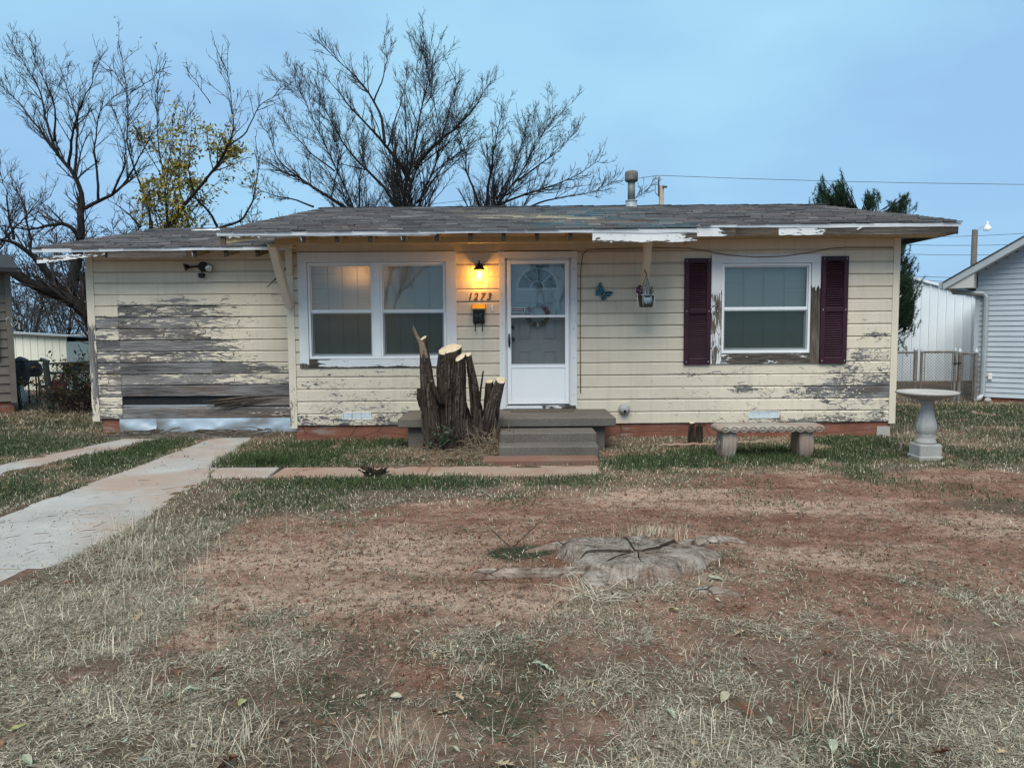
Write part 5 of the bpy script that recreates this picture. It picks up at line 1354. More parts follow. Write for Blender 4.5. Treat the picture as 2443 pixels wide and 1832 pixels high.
stem([(-1.06, -1.2, .52), (-1.1, -1.22, .68), (-1.115, -1.24, .80)], [.05, .045, .03], (.4, 0), 7, 12, 'stub', shag=.3)
stem([(-.84, -1.28, .6), (-.90, -1.29, .72), (-.965, -1.28, .90)], [.035, .03, .022], (0, 0), 8, 10, 'stub')
for i, (x, y, z, r) in enumerate(((-.98, -1.3, .38, .08), (-.75, -1.36, .32, .11), (-.55, -1.3, .42, .08), (-.42, -1.3, .30, .10), (-.2, -1.22, .34, .075), (-.86, -1.02, .5, .1), (-.6, -1.02, .62, .1))):
    stem([(x + .02, y, -.06), (x, y + .01, z * .6), (x - .01, y + .03, z)], [r * 1.25, r, r * .35], (0, 0), 20 + i, 14, 'root_flare', shag=.2)
lb = MB(); rb = random.Random(14)
for P_, R_ in (([(-.90, -1.22, 0), (-.96, -1.22, .3), (-1.0, -1.2, .65), (-1.035, -1.18, 1.0), (-1.06, -1.16, 1.3)], [.15, .125, .10, .075, .045]), ([(-.77, -1.06, 0), (-.78, -1.08, .4), (-.775, -1.1, .8), (-.755, -1.12, 1.22)], [.19, .165, .15, .138]),
               ([(-.66, -1.24, 0), (-.64, -1.25, .4), (-.63, -1.25, .8), (-.617, -1.25, 1.12)], [.10, .075, .066, .058]), ([(-.42, -1.12, 0), (-.43, -1.13, .5), (-.47, -1.14, .85), (-.52, -1.15, 1.15)], [.10, .075, .056, .04]), ([(-.34, -1.22, 0), (-.29, -1.22, .3), (-.23, -1.21, .6), (-.15, -1.2, .85)], [.12, .10, .085, .06])):
    L_ = P_[-1][2]
    for k in range(30):
        z0 = rb.uniform(.05, L_ - .12); z1 = min(L_, z0 + rb.uniform(.06, .3)); t = rb.uniform(math.pi * .95, math.pi * 2.05); pr = []
        for z in (z0, z1):
            zz = [q_[2] for q_ in P_]; c_ = [float(np.interp(z, zz, [q_[d] for q_ in P_])) for d in (0, 1)]; r_ = float(np.interp(z, zz, R_)) * rb.uniform(.97, 1.08); pr.append(Vector((c_[0] + r_ * math.cos(t), c_[1] + r_ * math.sin(t), z)))
        lb.beam(pr[0], pr[1], rb.uniform(.006, .022), .005, up=(math.cos(t), math.sin(t), 0))
lb.build('loose_bark', m_plain('stringy_loose_bark', (.07, .053, .043), .95, .7, 14, .6, 60), ST, kind='stuff')
# long splinter spike on the tall trunk
spk = MB()
for (dx, tz, r) in ((0, 1.56, .016), (.018, 1.50, .012), (-.012, 1.53, .008), (.03, 1.44, .014)):
    spk.tube([(-1.055 + dx, -1.20, 1.16), (-1.095 + dx, -1.20, 1.33), (-1.185 + dx, -1.2, tz)], [.03, r * 1.3, .002], 6)
spk.build('splinter_spike', m_plain('torn_wood', (.20, .145, .10), .9, .35, 40, .4, 60), ST)
MB().tube([(-.40, -1.2, .55), (-.375, -1.2, .8), (-.345, -1.2, 1.0)], [.014, .012, .009], 6).build('shoot', M['treebark'], ST)
rt = random.Random(31)
def twigs(name, parent, spec, mat, nn=4):
    mb = MB()
    for a_, b_, r_ in spec:
        a_ = Vector(a_); b_ = Vector(b_); mid = (a_ + b_) / 2 + Vector((rt.uniform(-.03, .03), rt.uniform(-.03, .03), rt.uniform(-.01, .03)))
        mb.tube([a_, mid, b_], [r_, r_ * .8, r_ * .4], nn)
    return mb.build(name, mat, parent, kind='stuff')
spec = []
for i in range(150):
    x = rt.uniform(-1.08, -.08); y = rt.uniform(-1.45, -1.2); h = rt.uniform(.1, .42) * (1.2 if x > -.55 else .8)
    spec.append(((x, y, 0), (x + rt.uniform(-.22, .22), y + rt.uniform(-.08, .06), h), rt.uniform(.002, .007)))
twigs('basal_shoots', ST, spec, M['rot'])
spec = []
for i in range(700):
    x = rt.gauss(-.45, .34); y = rt.uniform(-1.9, -1.15); l = rt.uniform(.04, .2); a_ = rt.uniform(0, 6.28)
    if x < -1.5 or x > .0 or (x > -.38 and y < -1.68): continue
    z = .015 + .05 * math.exp(-((x + .6) / .5) ** 2 - ((y + 1.3) / .3) ** 2) + rt.uniform(0, .05)
    spec.append(((x, y, z), (x + l * math.cos(a_), min(y + l * math.sin(a_), -1.06), max(.012, z + rt.uniform(-.02, .05))), rt.uniform(.002, .006)))
o = twigs('twig_litter', None, spec, M['straw']); tag(o, 'loose dead twigs and chips on the soil below the cut trunks', 'twigs', kind='stuff')
mbt = MB()
for i in range(150):
    x = rt.gauss(-.26, .12); y = rt.uniform(-1.55, -1.22); h = abs(rt.gauss(.16, .12)); a_ = rt.uniform(0, 6.28); l = rt.uniform(.1, .34)
    if x < -.62 or x > -.02: continue
    p0 = Vector((x, y, .02)); p2 = Vector((min(x + l * math.cos(a_), .02), y + .5 * l * math.sin(a_), h)); mid = (p0 + p2) / 2 + Vector((rt.uniform(-.06, .06), rt.uniform(-.04, .02), rt.uniform(.02, .12)))
    mbt.tube([p0, p0.lerp(mid, .6) + Vector((0, 0, .02)), mid, mid.lerp(p2, .6), p2], [.005, .0045, .004, .003, .0015], 4)
mbt.build('twig_tangle', M['straw'], ST, kind='stuff')
ivy = empty('ivy_sprout', (-.80, -1.44, .1), 'small green leafy sprout growing at the foot of the cut trunks', 'plant')
M['ivy'] = m_plain('small_green_ivy', (.04, .075, .038), .6, .4, 50)
for i in range(44):
    lf_ = MB(); leafblade(lf_, (-.80 + rt.gauss(0, .07), -1.44 + rt.uniform(-.04, .04), .26 + rt.gauss(0, .07)), (rt.uniform(-1, 1), -1, rt.uniform(-.3, .8)), .05, .035, .02, rt); lf_.build('leaf', M['ivy'], ivy, fix=False)
MB().tube([(-.8, -1.43, .0), (-.8, -1.43, .15), (-.79, -1.42, .33)], .004, 4).build('stem', M['twig'], ivy)

# ================================================================== OLD FLAT STUMP
fs = empty('ground_level_stump', (FSX, FSY, 0), 'grey weathered tree stump cracked and flush with the red dirt', 'tree stump')
def flat_stump():
    cuts = [-2.45, -1.62, -.72, -.12, .62, 1.7, 2.62, 3.20]          # crack directions
    wid = [.019, .004, .015, .023, .004, .004, .004, .020]
    rng = np.random.default_rng(6)
    def edge(t): return .45 + .05 * np.sin(3 * t + .8) + .035 * np.sin(5 * t + 2) + .02 * np.sin(11 * t) + .20 * np.exp(-(np.angle(np.exp(1j * (t - .32))) / .25) ** 2) + .14 * np.exp(-(np.angle(np.exp(1j * (t - 2.75))) / .3) ** 2) + .10 * np.exp(-(np.angle(np.exp(1j * (t + 2.9))) / .2) ** 2)
    gz0 = .035
    for s_ in range(len(cuts)):
        a0, a1 = cuts[s_], cuts[(s_ + 1) % len(cuts)]
        if a1 <= a0: a1 += 2 * math.pi
        w0, w1 = wid[s_], wid[(s_ + 1) % len(cuts)]
        na = max(10, int((a1 - a0) / .05)); nr = 26; dh = rng.normal(0, .007); tx_, ty_ = rng.normal(0, .03, 2)
        t = np.linspace(0, 1, na); r = np.linspace(0, 1, nr) ** .9
        RR_, TT = np.meshgrid(r, t, indexing='ij'); th0 = a0 + (a1 - a0) * TT; E_ = edge(th0) * (1 + rng.normal(0, .012, na))[None, :]
        rad = .035 + RR_ * (E_ - .035)
        wig = .05 * np.sin(rad * 15 + 2)
        ang = a0 + wig + w0 / np.maximum(rad, .05) * sstep(E_ - rad, 0, .25) + ((a1 - a0) - (w0 + w1) / np.maximum(rad, .05) * sstep(E_ - rad, 0, .25)) * TT
        X = FSX + rad * np.cos(ang); Y = FSY + rad * np.sin(ang)
        top = .085 + dh + tx_ * (X - FSX) + ty_ * (Y - FSY) + .045 * (Y - FSY) + (fbm(X * 7, Y * 7, 12, 3) - .5) * .014 + (fbm(X * 34, Y * 34, 13, 2) - .5) * .009
        drop = sstep(RR_, .70, 1.0); z = top * (1 - drop) - .03 * drop + (fbm(np.cos(ang) * 30 + 60, np.sin(ang) * 30 + 60, 4, 2) - .5) * .014 * drop * (1 - drop) * 4
        z = z + gz0 * .4
        V = np.stack([X, Y, z], -1); lo = V.copy(); lo[..., 2] = -.06
        n = nr * na; idx_ = np.arange(n).reshape(nr, na)
        T = [np.stack([idx_[:-1, :-1], idx_[1:, :-1], idx_[1:, 1:]], -1).reshape(-1, 3), np.stack([idx_[:-1, :-1], idx_[1:, 1:], idx_[:-1, 1:]], -1).reshape(-1, 3)]
        ring = np.concatenate([idx_[:, 0], idx_[-1, 1:], idx_[::-1, -1][1:], idx_[0, ::-1][1:-1]]); m = len(ring); nxt = np.roll(np.arange(m), -1)
        Vt = V.reshape(-1, 3)[ring]; Vr = lo.reshape(-1, 3)[ring]; a_ = n + np.arange(m); b_ = n + m + np.arange(m)
        T.append(np.stack([a_, a_[nxt], b_[nxt]], -1)[:, ::-1]); T.append(np.stack([a_, b_[nxt], b_], -1)[:, ::-1])
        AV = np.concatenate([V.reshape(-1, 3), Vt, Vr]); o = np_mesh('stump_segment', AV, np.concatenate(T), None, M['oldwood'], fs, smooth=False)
        av = np.concatenate([ang.ravel(), ang.ravel()[ring], ang.ravel()[ring]]); rv = np.concatenate([rad.ravel(), rad.ravel()[ring], rad.ravel()[ring]])
        pa = o.data.attributes.new('polar', 'FLOAT_VECTOR', 'POINT'); pa.data.foreach_set('vector', np.stack([np.cos(av), np.sin(av), rv * 2], -1).astype(np.float32).ravel())
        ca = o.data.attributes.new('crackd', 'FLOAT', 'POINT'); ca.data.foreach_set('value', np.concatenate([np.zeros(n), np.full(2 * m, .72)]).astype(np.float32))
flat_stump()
def root(pts, rad, seed, n=14):
    rr = np.random.default_rng(seed); Q = []; Rd = []
    P = [Vector(p) for p in pts]
    for i in range(len(P) - 1):
        for j in range(8): Q.append(P[i].lerp(P[i + 1], j / 8)); Rd.append(rad[i] + (rad[i + 1] - rad[i]) * j / 8)
    Q.append(P[-1]); Rd.append(rad[-1])
    mb = MB(); kk = rr.uniform(.85, 1.15, n); mb.tube(Q, Rd, n, wob=lambda i, k: kk[k] + rr.normal(0, .05))
    V = np.array(mb.v); o = mb.build('surface_root', M['oldwood'], fs, smooth=False)
    pa = o.data.attributes.new('polar', 'FLOAT_VECTOR', 'POINT'); vv = np.array([v.co for v in o.data.vertices]); d = (Vector(pts[-1]) - Vector(pts[0])).normalized(); al = vv @ np.array(d)
    pv = np.stack([vv[:, 1] * 1.2, vv[:, 2] * 2.0, al * .25], -1).astype(np.float32); pa.data.foreach_set('vector', pv.ravel())
root([(.5, -5.72, .02), (.25, -5.72, .02), (0, -5.67, .015), (-.2, -5.66, .01), (-.28, -5.64, -.02)], [.065, .05, .042, .04, .015], 1)
root([(.55, -5.75, .01), (.45, -5.85, .02), (.5, -5.95, .0), (.62, -6.0, -.03)], [.08, .065, .055, .04], 2)
root([(1.1, -5.2, .0), (1.3, -5.08, .02), (1.5, -5.03, .015), (1.7, -5.08, -.02)], [.07, .06, .045, .02], 3)
root([(1.0, -5.95, -.02), (1.1, -6.0, .015), (1.22, -6.06, .005), (1.28, -6.14, -.03)], [.04, .045, .042, .025], 4)
root([(.5, -5.2, .01), (.3, -5.12, .01), (.05, -5.18, -.02)], [.06, .045, .02], 5)

# short dead post against the foundation, log edging, weedy clump beside the walk
dp = empty('dead_bush_stub', (2.36, -.55, 0), 'short split dead stub with pale tip standing by the foundation', 'stump')
stem([(2.33, -.55, -.05), (2.33, -.55, .15), (2.335, -.55, .272)], [.05, .043, .038], (0, .3), 41, 12, 'trunk', dp, C_)
stem([(2.42, -.57, -.05), (2.43, -.57, .12), (2.425, -.57, .245)], [.055, .048, .042], (.6, -.2), 42, 12, 'trunk', dp, None)
def log(p0, p1, r, label, seed):
    rr = np.random.default_rng(seed); a_, b_ = Vector(p0), Vector(p1); n = 12; mb = MB()
    mb.tube([a_.lerp(b_, i / n) + Vector((0, rr.normal(0, .012), rr.normal(0, .006))) for i in range(n + 1)], [r * rr.uniform(.4, 1.25) for _ in range(n + 1)], 8)
    tag(mb.build('edging_log', M['walk']), label, 'log')
log((1.85, -.82, .02), (2.75, -.78, .02), .022, 'crumbled grey edging log lying between the steps and bench', 51)
log((2.85, -.72, .03), (3.25, -.7, .03), .02, 'short pale edging log lying behind the bench', 52)
def dclump(x, y, label, seed):
    e = empty('dead_weed_clump', (x, y, 0), label, 'weed'); rr = random.Random(seed)
    mb = MB()
    for i in range(40):
        a_ = rr.uniform(0, 6.28); l = rr.uniform(.04, .11); mb.tube([(x + rr.uniform(-.09, .09), y + rr.uniform(-.03, .03), .02), (x + rr.uniform(-.1, .1) + l * math.cos(a_), y + .5 * l * math.sin(a_), .03 + rr.uniform(.01, .09))], [.012, .006], 5)
    mb.build('stubble', M['stumpbark'], e, kind='stuff')
    for i in range(5): MB().ball((x + rr.uniform(-.12, .12), y - .04, .05 + rr.uniform(-.01, .04)), .008, 6, 5).build('cut_tip', C_, e)
dclump(-1.42, -2.62, 'small dark sawn-off weed clump at the edge of the walk', 6)

# ================================================================== RIGHT NEIGHBOUR (stands turned to the street bend)
nb = empty('neighbour_house', (9.25, 4.6, 0), 'pale blue grey vinyl sided neighbour house at the right edge', 'house')
nb.rotation_euler = (0, 0, -R(39))
def nbuild(mb, name, mat, parent=nb, **kw): return link(name, mb.mesh(name, **kw), mat, parent, loc=(0, 0, 0))
def rake(u): return 2.374 + .616 * (u + .538)
UE = 5.2
nbuild(MB().box(.03, 10, .03, 8, -.2, .10), 'foundation', M['found'])
wl = MB(); wl.prism_xz([(0, .1), (10, .1), (10, 2.3), (UE, rake(UE) - .2), (0, rake(0) - .2)], .014, .1); wl.box(0, .1, .1, 8, .1, 2.3); nbuild(wl, 'wall', M['siding_grey'])
z = .09
while z < 5.2:
    xs = -.004
    if z > 2.3: xs = max(xs, (z - 2.374 + .19) / .616 - .538)
    if xs > UE: break
    nbuild(MB().add([(xs, .012, z), (7, .012, z), (7, -.010, z), (xs, -.010, z), (xs, .012, z + .101), (7, .012, z + .101), (7, .008, z + .101), (xs, .008, z + .101)],
             [(3, 2, 6, 7), (0, 1, 2, 3), (4, 7, 6, 5), (0, 3, 7, 4), (1, 5, 6, 2), (0, 4, 5, 1)]), 'siding_board', M['siding_grey']); z += .1005
nbuild(MB().box(-.03, .05, -.018, -.0105, .10, 2.24), 'corner_post', M['siding_grey'])
def slant(u0, u1, v0, v1, t0, t1):
    return [(u0, v0, rake(u0) + t0), (u1, v0, rake(u1) + t0), (u1, v1, rake(u1) + t0), (u0, v1, rake(u0) + t0), (u0, v0, rake(u0) + t1), (u1, v0, rake(u1) + t1), (u1, v1, rake(u1) + t1), (u0, v1, rake(u0) + t1)]
nro = nbuild(MB().hexa(slant(-.546, UE, -.46, 8.4, -.03, .0)), 'roof', M['shingle'])
att = nro.data.attributes.new('tint', 'FLOAT', 'POINT'); att.data.foreach_set('value', np.full(len(nro.data.vertices), .2, np.float32))
nbuild(MB().hexa(slant(-.538, UE, -.45, -.425, -.165, -.031)), 'rake_board', M['gutter'], nro)
nbuild(MB().hexa(slant(-.52, UE, -.424, -.012, -.16, -.14)), 'rake_soffit', M['soffit'], nro)
nbuild(MB().prism_xz([(-.525, 2.235), (-.02, 2.235), (-.02, rake(-.02) - .17), (-.525, 2.25)], -.42, -.02), 'eave_return', M['soffit'], nro)
nbuild(MB().box(-.62, -.547, -.40, 8.3, 2.24, 2.36), 'gutter', M['gutter'], nro)
nbuild(MB().tube([(-.42, -.16, 2.24), (-.40, -.14, 2.17), (.10, -.07, 2.13), (.155, -.065, 2.06), (.16, -.06, 1.2), (.155, -.06, .14), (.11, -.13, .06), (.02, -.24, .03)], .048, 8), 'downspout', M['gutter'])
nbuild(MB().box(.235, .30, -.05, -.011, .44, .56), 'outlet_cover', M['whitewash'], bevel=.008)
tag(MB().ball((9.28, 4.2, .05), (.07, .05, .05), 8, 6).build('splash_stone', M['caststone_w']), 'small pale stone at the foot of the neighbour downspout', 'stone')

# ================================================================== CHAIN LINK FENCE, RIGHT
FY = 4.40
def mesh_panel(x0, x1, z0, z1, y, parent, mat, pitch=.062, r=.0032, shear=0.0):
    mb = MB(); w_ = x1 - x0; h = z1 - z0; c = -h
    while c < w_:
        for s_ in (1, -1):
            a0 = max(0, -c) if s_ == 1 else max(0, -c); a1 = min(h, w_ - c)
            if a1 - a0 < .02: continue
            if s_ == 1: p0, p1 = (x0 + c + a0, z0 + a0), (x0 + c + a1, z0 + a1)
            else: p0, p1 = (x0 + c + a0, z1 - a0), (x0 + c + a1, z1 - a1)
            mb.tube([(p0[0] + shear * (p0[1] - z0), y + s_ * .003, p0[1]), (p1[0] + shear * (p1[1] - z0), y + s_ * .003, p1[1])], r, 3, cap=False)
        c += pitch
    return mb.build('chain_link_mesh', mat, parent, kind='stuff')
def fpost(x, z1, r, parent, mat, y=FY, cap=True):
    p = MB(); p.tube([(x, y, -.1), (x, y, z1)], r, 10); o = p.build('post', mat, parent, smooth=False)
    if cap: MB().lathe([(r * 1.15, 0), (r * 1.2, .03), (r * .9, .05), (r * .35, .085), (.002, .095)], (x, y, z1 - .01), 10).build('post_cap', M['gutter'], parent)
    return o
fr_ = empty('chain_link_fence', (7, FY, 0), 'rusty chain link fence run between the house and the side gate', 'fence')
X = lambda px: at(px, 900, Y=FY).x
fpost(X(2183), 1.02, .038, fr_, M['fence'])
MB().tube([(5.2, FY, .985), (X(2183), FY, .985)], .02, 8).build('top_rail', M['fence'], fr_)
mesh_panel(5.25, X(2183) - .04, .04, .97, FY, fr_, M['fencewire'])
gt = empty('side_gate', (8.2, FY, 0), 'chain link gate standing shut between two capped posts', 'gate')
ga, gb_ = X(2197), X(2277)
for x in (ga, gb_): fpost(x, 1.0, .026, gt, M['fence'])
MB().tube([(ga, FY, .99), (gb_, FY, .99)], .021, 8).build('top_rail', M['fence'], gt); MB().tube([(ga, FY, .12), (gb_, FY, .12)], .018, 8).build('bottom_rail', M['fence'], gt)
for x in (ga + .06, gb_ - .06): MB().tube([(x, FY - .01, .13), (x, FY - .01, .97)], .008, 5).build('tension_bar', M['fence'], gt)
mesh_panel(ga + .03, gb_ - .03, .13, .97, FY, gt, M['fencewire'])
MB().tube([(gb_ - .05, FY - .03, .76), (X(2290), FY - .03, .77)], .014, 6).build('latch', M['black'], gt)
fr2 = empty('fence_stub', (9.0, FY, 0), 'short chain link fence bay beside the neighbour downspout', 'fence')
fa, fb = X(2288), X(2327)
fpost(fa, .98, .036, fr2, M['fence']); fpost(fb, .97, .04, fr2, M['fence'])
MB().tube([(fa, FY, .955), (fb, FY, .95)], .02, 8).build('top_rail', M['fence'], fr2)
for x in (fa + .06, fb - .06): MB().tube([(x, FY - .01, .05), (x, FY - .01, .93)], .008, 5).build('tension_bar', M['fence'], fr2)
mesh_panel(fa + .03, fb - .03, .05, .94, FY, fr2, M['fencewire'])

# ================================================================== STEEL BUILDING
sb = empty('steel_building', (11, 10, 0), 'pale blue ribbed steel building behind the chain link gate', 'building')
def sbt(x): return 2.86 - .262 * abs(x - 10.5)
x = 8.4
while x < 15.2:
    x2 = x + .228
    m_ = MB(); m_.prism_xz([(x + .028, -.3), (x2, -.3), (x2, sbt(x2)), (x + .028, sbt(x + .028))], 10.0, 10.03); m_.build('wall_panel', M['metalwall'], sb)
    MB().prism_xz([(x + .001, -.3), (x + .027, -.3), (x + .027, sbt(x)), (x + .001, sbt(x))], 9.965, 10.03).build('rib', M['metalwall'], sb)
    x = x2
MB().prism_xz([(8.2, sbt(8.2) + .0), (10.5, sbt(10.5) + .0), (15.4, sbt(15.4)), (15.4, sbt(15.4) + .07), (10.5, sbt(10.5) + .07), (8.2, sbt(8.2) + .07)], 9.93, 20).build('roof', M['metalwall'], sb)

# ================================================================== UTILITY POLES AND WIRES
def upole(px, ytop, Y, r, mat, label):
    p = at(px, ytop, Y=Y); e = empty('utility_pole', (p.x, Y, 0), label, 'utility pole')
    mb = MB(); n = 10; mb.tube([(p.x, Y, -.3), (p.x, Y, p.z * .5), (p.x, Y, p.z)], [r * 1.25, r * 1.1, r], n); mb.build('shaft', mat, e); return e, p
e, p = upole(1578, 443, 20.0, .10, M['polewood'], 'pale bare wooden utility pole top showing above the roof ridge')
MB().tube([(p.x - .13, 19.9, p.z - .45), (p.x - .13, 19.9, p.z + .2)], .03, 8).build('bracket', M['fencegreen'], e)
MB().lathe([(.02, 0), (.05, .03), (.05, .07), (.03, .09), (.05, .11), (.045, .16), (.01, .18)], (p.x - .12, 19.9, p.z + .2), 10).build('insulator', M['gutter'], e)
MB().tube([(p.x - .13, 19.9, p.z - .42), (p.x - .27, 19.9, p.z - .3), (p.x - .27, 19.9, p.z + .0), (p.x - .1, 19.9, p.z + .05)], .014, 5).build('wire_loop', M['fencegreen'], e)
MB().box(p.x + .02, p.x + .2, 19.85, 19.9, p.z - .12, p.z - .04).build('clamp', M['fencegreen'], e)
e2, p2 = upole(2326, 548, 22.0, .115, M['polegrey'], 'grey wooden pole with a hooded yard light beyond the fence')
MB().tube([(p2.x, 21.9, p2.z - .05), (p2.x + .2, 21.8, p2.z + .12), (p2.x + .38, 21.8, p2.z + .14)], .022, 7).build('lamp_arm', M['gutter'], e2)
MB().lathe([(.15, -.16), (.16, -.1), (.13, .0), (.06, .06), (.05, .12), (.045, .2), (.02, .22)], (p2.x + .4, 21.8, p2.z + .1), 14).build('lamp_hood', M['whitewash'], e2)
def owire(pts, r, label):
    P = []
    for a_, b_ in zip(pts[:-1], pts[1:]):
        a_ = Vector(a_); b_ = Vector(b_); s_ = (b_ - a_).length * .012
        for i in range(12): t = i / 12; q_ = a_.lerp(b_, t); q_.z -= s_ * 4 * t * (1 - t); P.append(q_)
    P.append(Vector(pts[-1])); tag(MB().tube(P, r, 4).build('overhead_wire', M['wire']), label, 'wire')
pt0 = Vector((p.x - .12, 19.9, p.z + .38))
owire([(pt0.x - 30, 26, pt0.z - 1.4), pt0, (pt0.x + 40, 16, pt0.z - .8)], .011, 'thin overhead wire running from the pale pole above the ridge')
for i, (ya, yb, lab) in enumerate(((392, 388, 'topmost'), (432, 436, 'second'), (452, 452, 'third'), (505, 512, 'fourth'), (512, 524, 'lowest'))):
    a_ = at(2130, (560, 578, 600, 652, 656)[i], Y=22); b_ = at(2500, (553, 580, 604, 660, 684)[i], Y=24)
    owire([a_ + (a_ - b_) * .3, b_], .010, lab + ' of the wires crossing behind the grey light pole')

# ================================================================== LEFT NEIGHBOUR, GATE, YARD THINGS, SHED
ln_ = empty('left_neighbour_house', (-9.36, 3.78, 0), 'taupe lap sided house corner cut off by the left edge', 'house')
ln_.rotation_euler = (0, 0, R(37))
def lbuild(mb, name, mat, parent=ln_, **kw): return link(name, mb.mesh(name, **kw), mat, parent, loc=(0, 0, 0))
lbuild(MB().box(-6, -.05, .03, 3.2, -.2, .22), 'foundation', M['found'])
lbuild(MB().box(-6, -.02, .02, 3.2, .22, 2.62), 'wall', M['brownhouse'])
z = .21
for k in range(14):
    lbuild(MB().add([(-6, .02, z), (-.10, .02, z), (-.10, -.008, z), (-6, -.008, z), (-6, .02, z + .17), (-.10, .02, z + .17), (-.10, .015, z + .17), (-6, .015, z + .17)],
             [(3, 2, 6, 7), (0, 1, 2, 3), (4, 7, 6, 5), (0, 3, 7, 4), (1, 5, 6, 2), (0, 4, 5, 1)]), 'siding_board', M['brownhouse']); z += .168
lbuild(MB().box(-.099, 0, -.02, .08, .18, 2.62), 'corner_board', M['brownhouse'])
lbuild(MB().box(-.75, -.24, -.05, -.009, 1.0, 2.3), 'shutter', M['brownred'])
lr = MB(); lr.hexa([(-7, -.4, 2.60), (.10, -.4, 2.60), (.10, 1.6, 3.0), (-7, 1.6, 3.0), (-7, -.4, 2.68), (.10, -.4, 2.68), (.10, 1.6, 3.08), (-7, 1.6, 3.08)])
lr.hexa([(-7, 1.6, 3.0), (.10, 1.6, 3.0), (.10, 3.6, 2.6), (-7, 3.6, 2.6), (-7, 1.6, 3.08), (.10, 1.6, 3.08), (.10, 3.6, 2.68), (-7, 3.6, 2.68)])
o = lbuild(lr, 'roof', M['shingle']); att = o.data.attributes.new('tint', 'FLOAT', 'POINT'); att.data.foreach_set('value', np.full(len(o.data.vertices), .1, np.float32))

GY_ = 4.1
def L4(x, y, Y=GY_): return at(x / 4.608, 660 + y / 4.608, Y=Y)
lg_ = empty('leaning_gate', L4(350, 1450), 'dark chain link gate leaning askew beside the taupe house', 'gate')
c0, c1, c2, c3 = L4(140, 935), L4(500, 925), L4(575, 1465), L4(225, 1470)
for a_, b_, r_, nm in ((c0, c3, .022, 'side_rail'), (c1, c2, .05, 'leaning_post'), (c0, c1, .02, 'top_rail'), (c3, c2, .02, 'bottom_rail'), (L4(170, 950), L4(245, 1450), .01, 'tension_bar'), (L4(470, 950), L4(548, 1440), .014, 'tension_bar'), (L4(445, 905), L4(540, 935), .03, 'hinge'),):
    MB().tube([a_, b_], r_, 8).build(nm, M['fencegreen'], lg_)
for t in (.2, .5, .8): MB().tube([c1.lerp(c2, t) + Vector((-.12, 0, 0)), c1.lerp(c2, t)], .014, 5).build('hinge', M['fencegreen'], lg_)
mesh_panel(c3.x, c2.x - .04, c3.z + .02, c0.z - .02, GY_, lg_, M['fencegreen'], .07, .0035, shear=(c0.x - c3.x) / (c0.z - c3.z))
lf = empty('side_fence', L4(760, 1450), 'dark chain link fence overgrown with vines left of the garage', 'fence')
d0, d1 = L4(530, 960), L4(1060, 930)
MB().tube([d0, d1], .02, 8).build('top_rail', M['fencegreen'], lf); MB().tube([L4(560, 1060), L4(1060, 1050)], .03, 6).build('mid_rail', M['fencegreen'], lf)
MB().tube([(d1.x, GY_, 0), d1], .03, 8).build('post', M['fencegreen'], lf); mesh_panel(d0.x + .05, d1.x, .03, d0.z - .02, GY_, lf, M['fencegreen'], .07, .0035)
# grill, bucket, gas bottle, red can, table
YB = 5.6
gr_ = empty('barbecue_grill', L4(350, 1290, YB), 'black barbecue grill on thin legs seen through the leaning gate', 'grill')
a_, b_ = L4(170, 1100, YB), L4(392, 950, YB)
MB().prism_yz([(YB - .25, a_.z + .06), (YB - .18, a_.z), (YB + .18, a_.z), (YB + .25, a_.z + .06), (YB + .22, b_.z - .04), (YB + .1, b_.z + .02), (YB - .1, b_.z + .02), (YB - .22, b_.z - .04)], a_.x, b_.x).build('fire_box', M['black'], gr_, bevel=.02)
MB().box(b_.x, b_.x + .16, YB - .15, YB + .15, (a_.z + b_.z) / 2, (a_.z + b_.z) / 2 + .03).build('side_shelf', M['black'], gr_)
for xx in (L4(305, 0, YB).x, L4(390, 0, YB).x, a_.x + .04):
    for yy in (YB - .17, YB + .17): MB().tube([(xx, yy, -.02), (xx, yy, a_.z + .05)], .016, 6).build('leg', M['black'], gr_)
MB().tube([(a_.x + .05, YB - .28, b_.z - .1), (b_.x - .05, YB - .28, b_.z - .1)], .012, 6).build('handle', M['gutter'], gr_)
tp = empty('draped_tarp', L4(190, 1210, YB - .3), 'dark grey tarp bundle hanging at the left of the grill', 'tarp')
tb = MB(); rr = np.random.default_rng(3)
tb.lathe([(.05, 0), (.13, .05), (.16, .2), (.15, .35), (.17, .48), (.12, .58), (.02, .64)], (L4(185, 0, YB - .3).x, YB - .35, L4(0, 1215, YB - .3).z), 12, lambda i, q_: 1 + .18 * math.sin(q_ * 5 + i)); tb.build('bundle', m_plain('slate_tarp', (.06, .065, .08), .6, .4, 8), tp)
bk = L4(195, 1340, YB - .5); tag(MB().lathe([(.12, -.03), (.14, .28), (.15, .285), (.15, .31), (.13, .31), (.12, .05)], (bk.x, YB - .5, 0), 16).build('bucket', M['whitewash']), 'white plastic bucket on the ground below the tarp bundle', 'bucket')
gbx = L4(335, 1290, YB - .1).x; gtank = empty('gas_bottle', (gbx, YB - .45, 0), 'pale squat gas bottle standing under the grill', 'gas bottle')
MB().lathe([(.11, 0), (.11, .03), (.15, .06), (.155, .12), (.155, .26), (.12, .32), (.05, .345)], (gbx, YB - .45, -.02), 16).build('tank', M['tank'], gtank, smooth=True); MB().lathe([(.09, .33), (.09, .42), (.08, .42), (.08, .33)], (gbx, YB - .45, -.02), 14, closed=False).build('collar', M['tank'], gtank)
rcx = L4(640, 1310, YB); rcan = empty('red_fuel_can', (rcx.x, YB, 0), 'faded red plastic can behind the overgrown fence', 'fuel can')
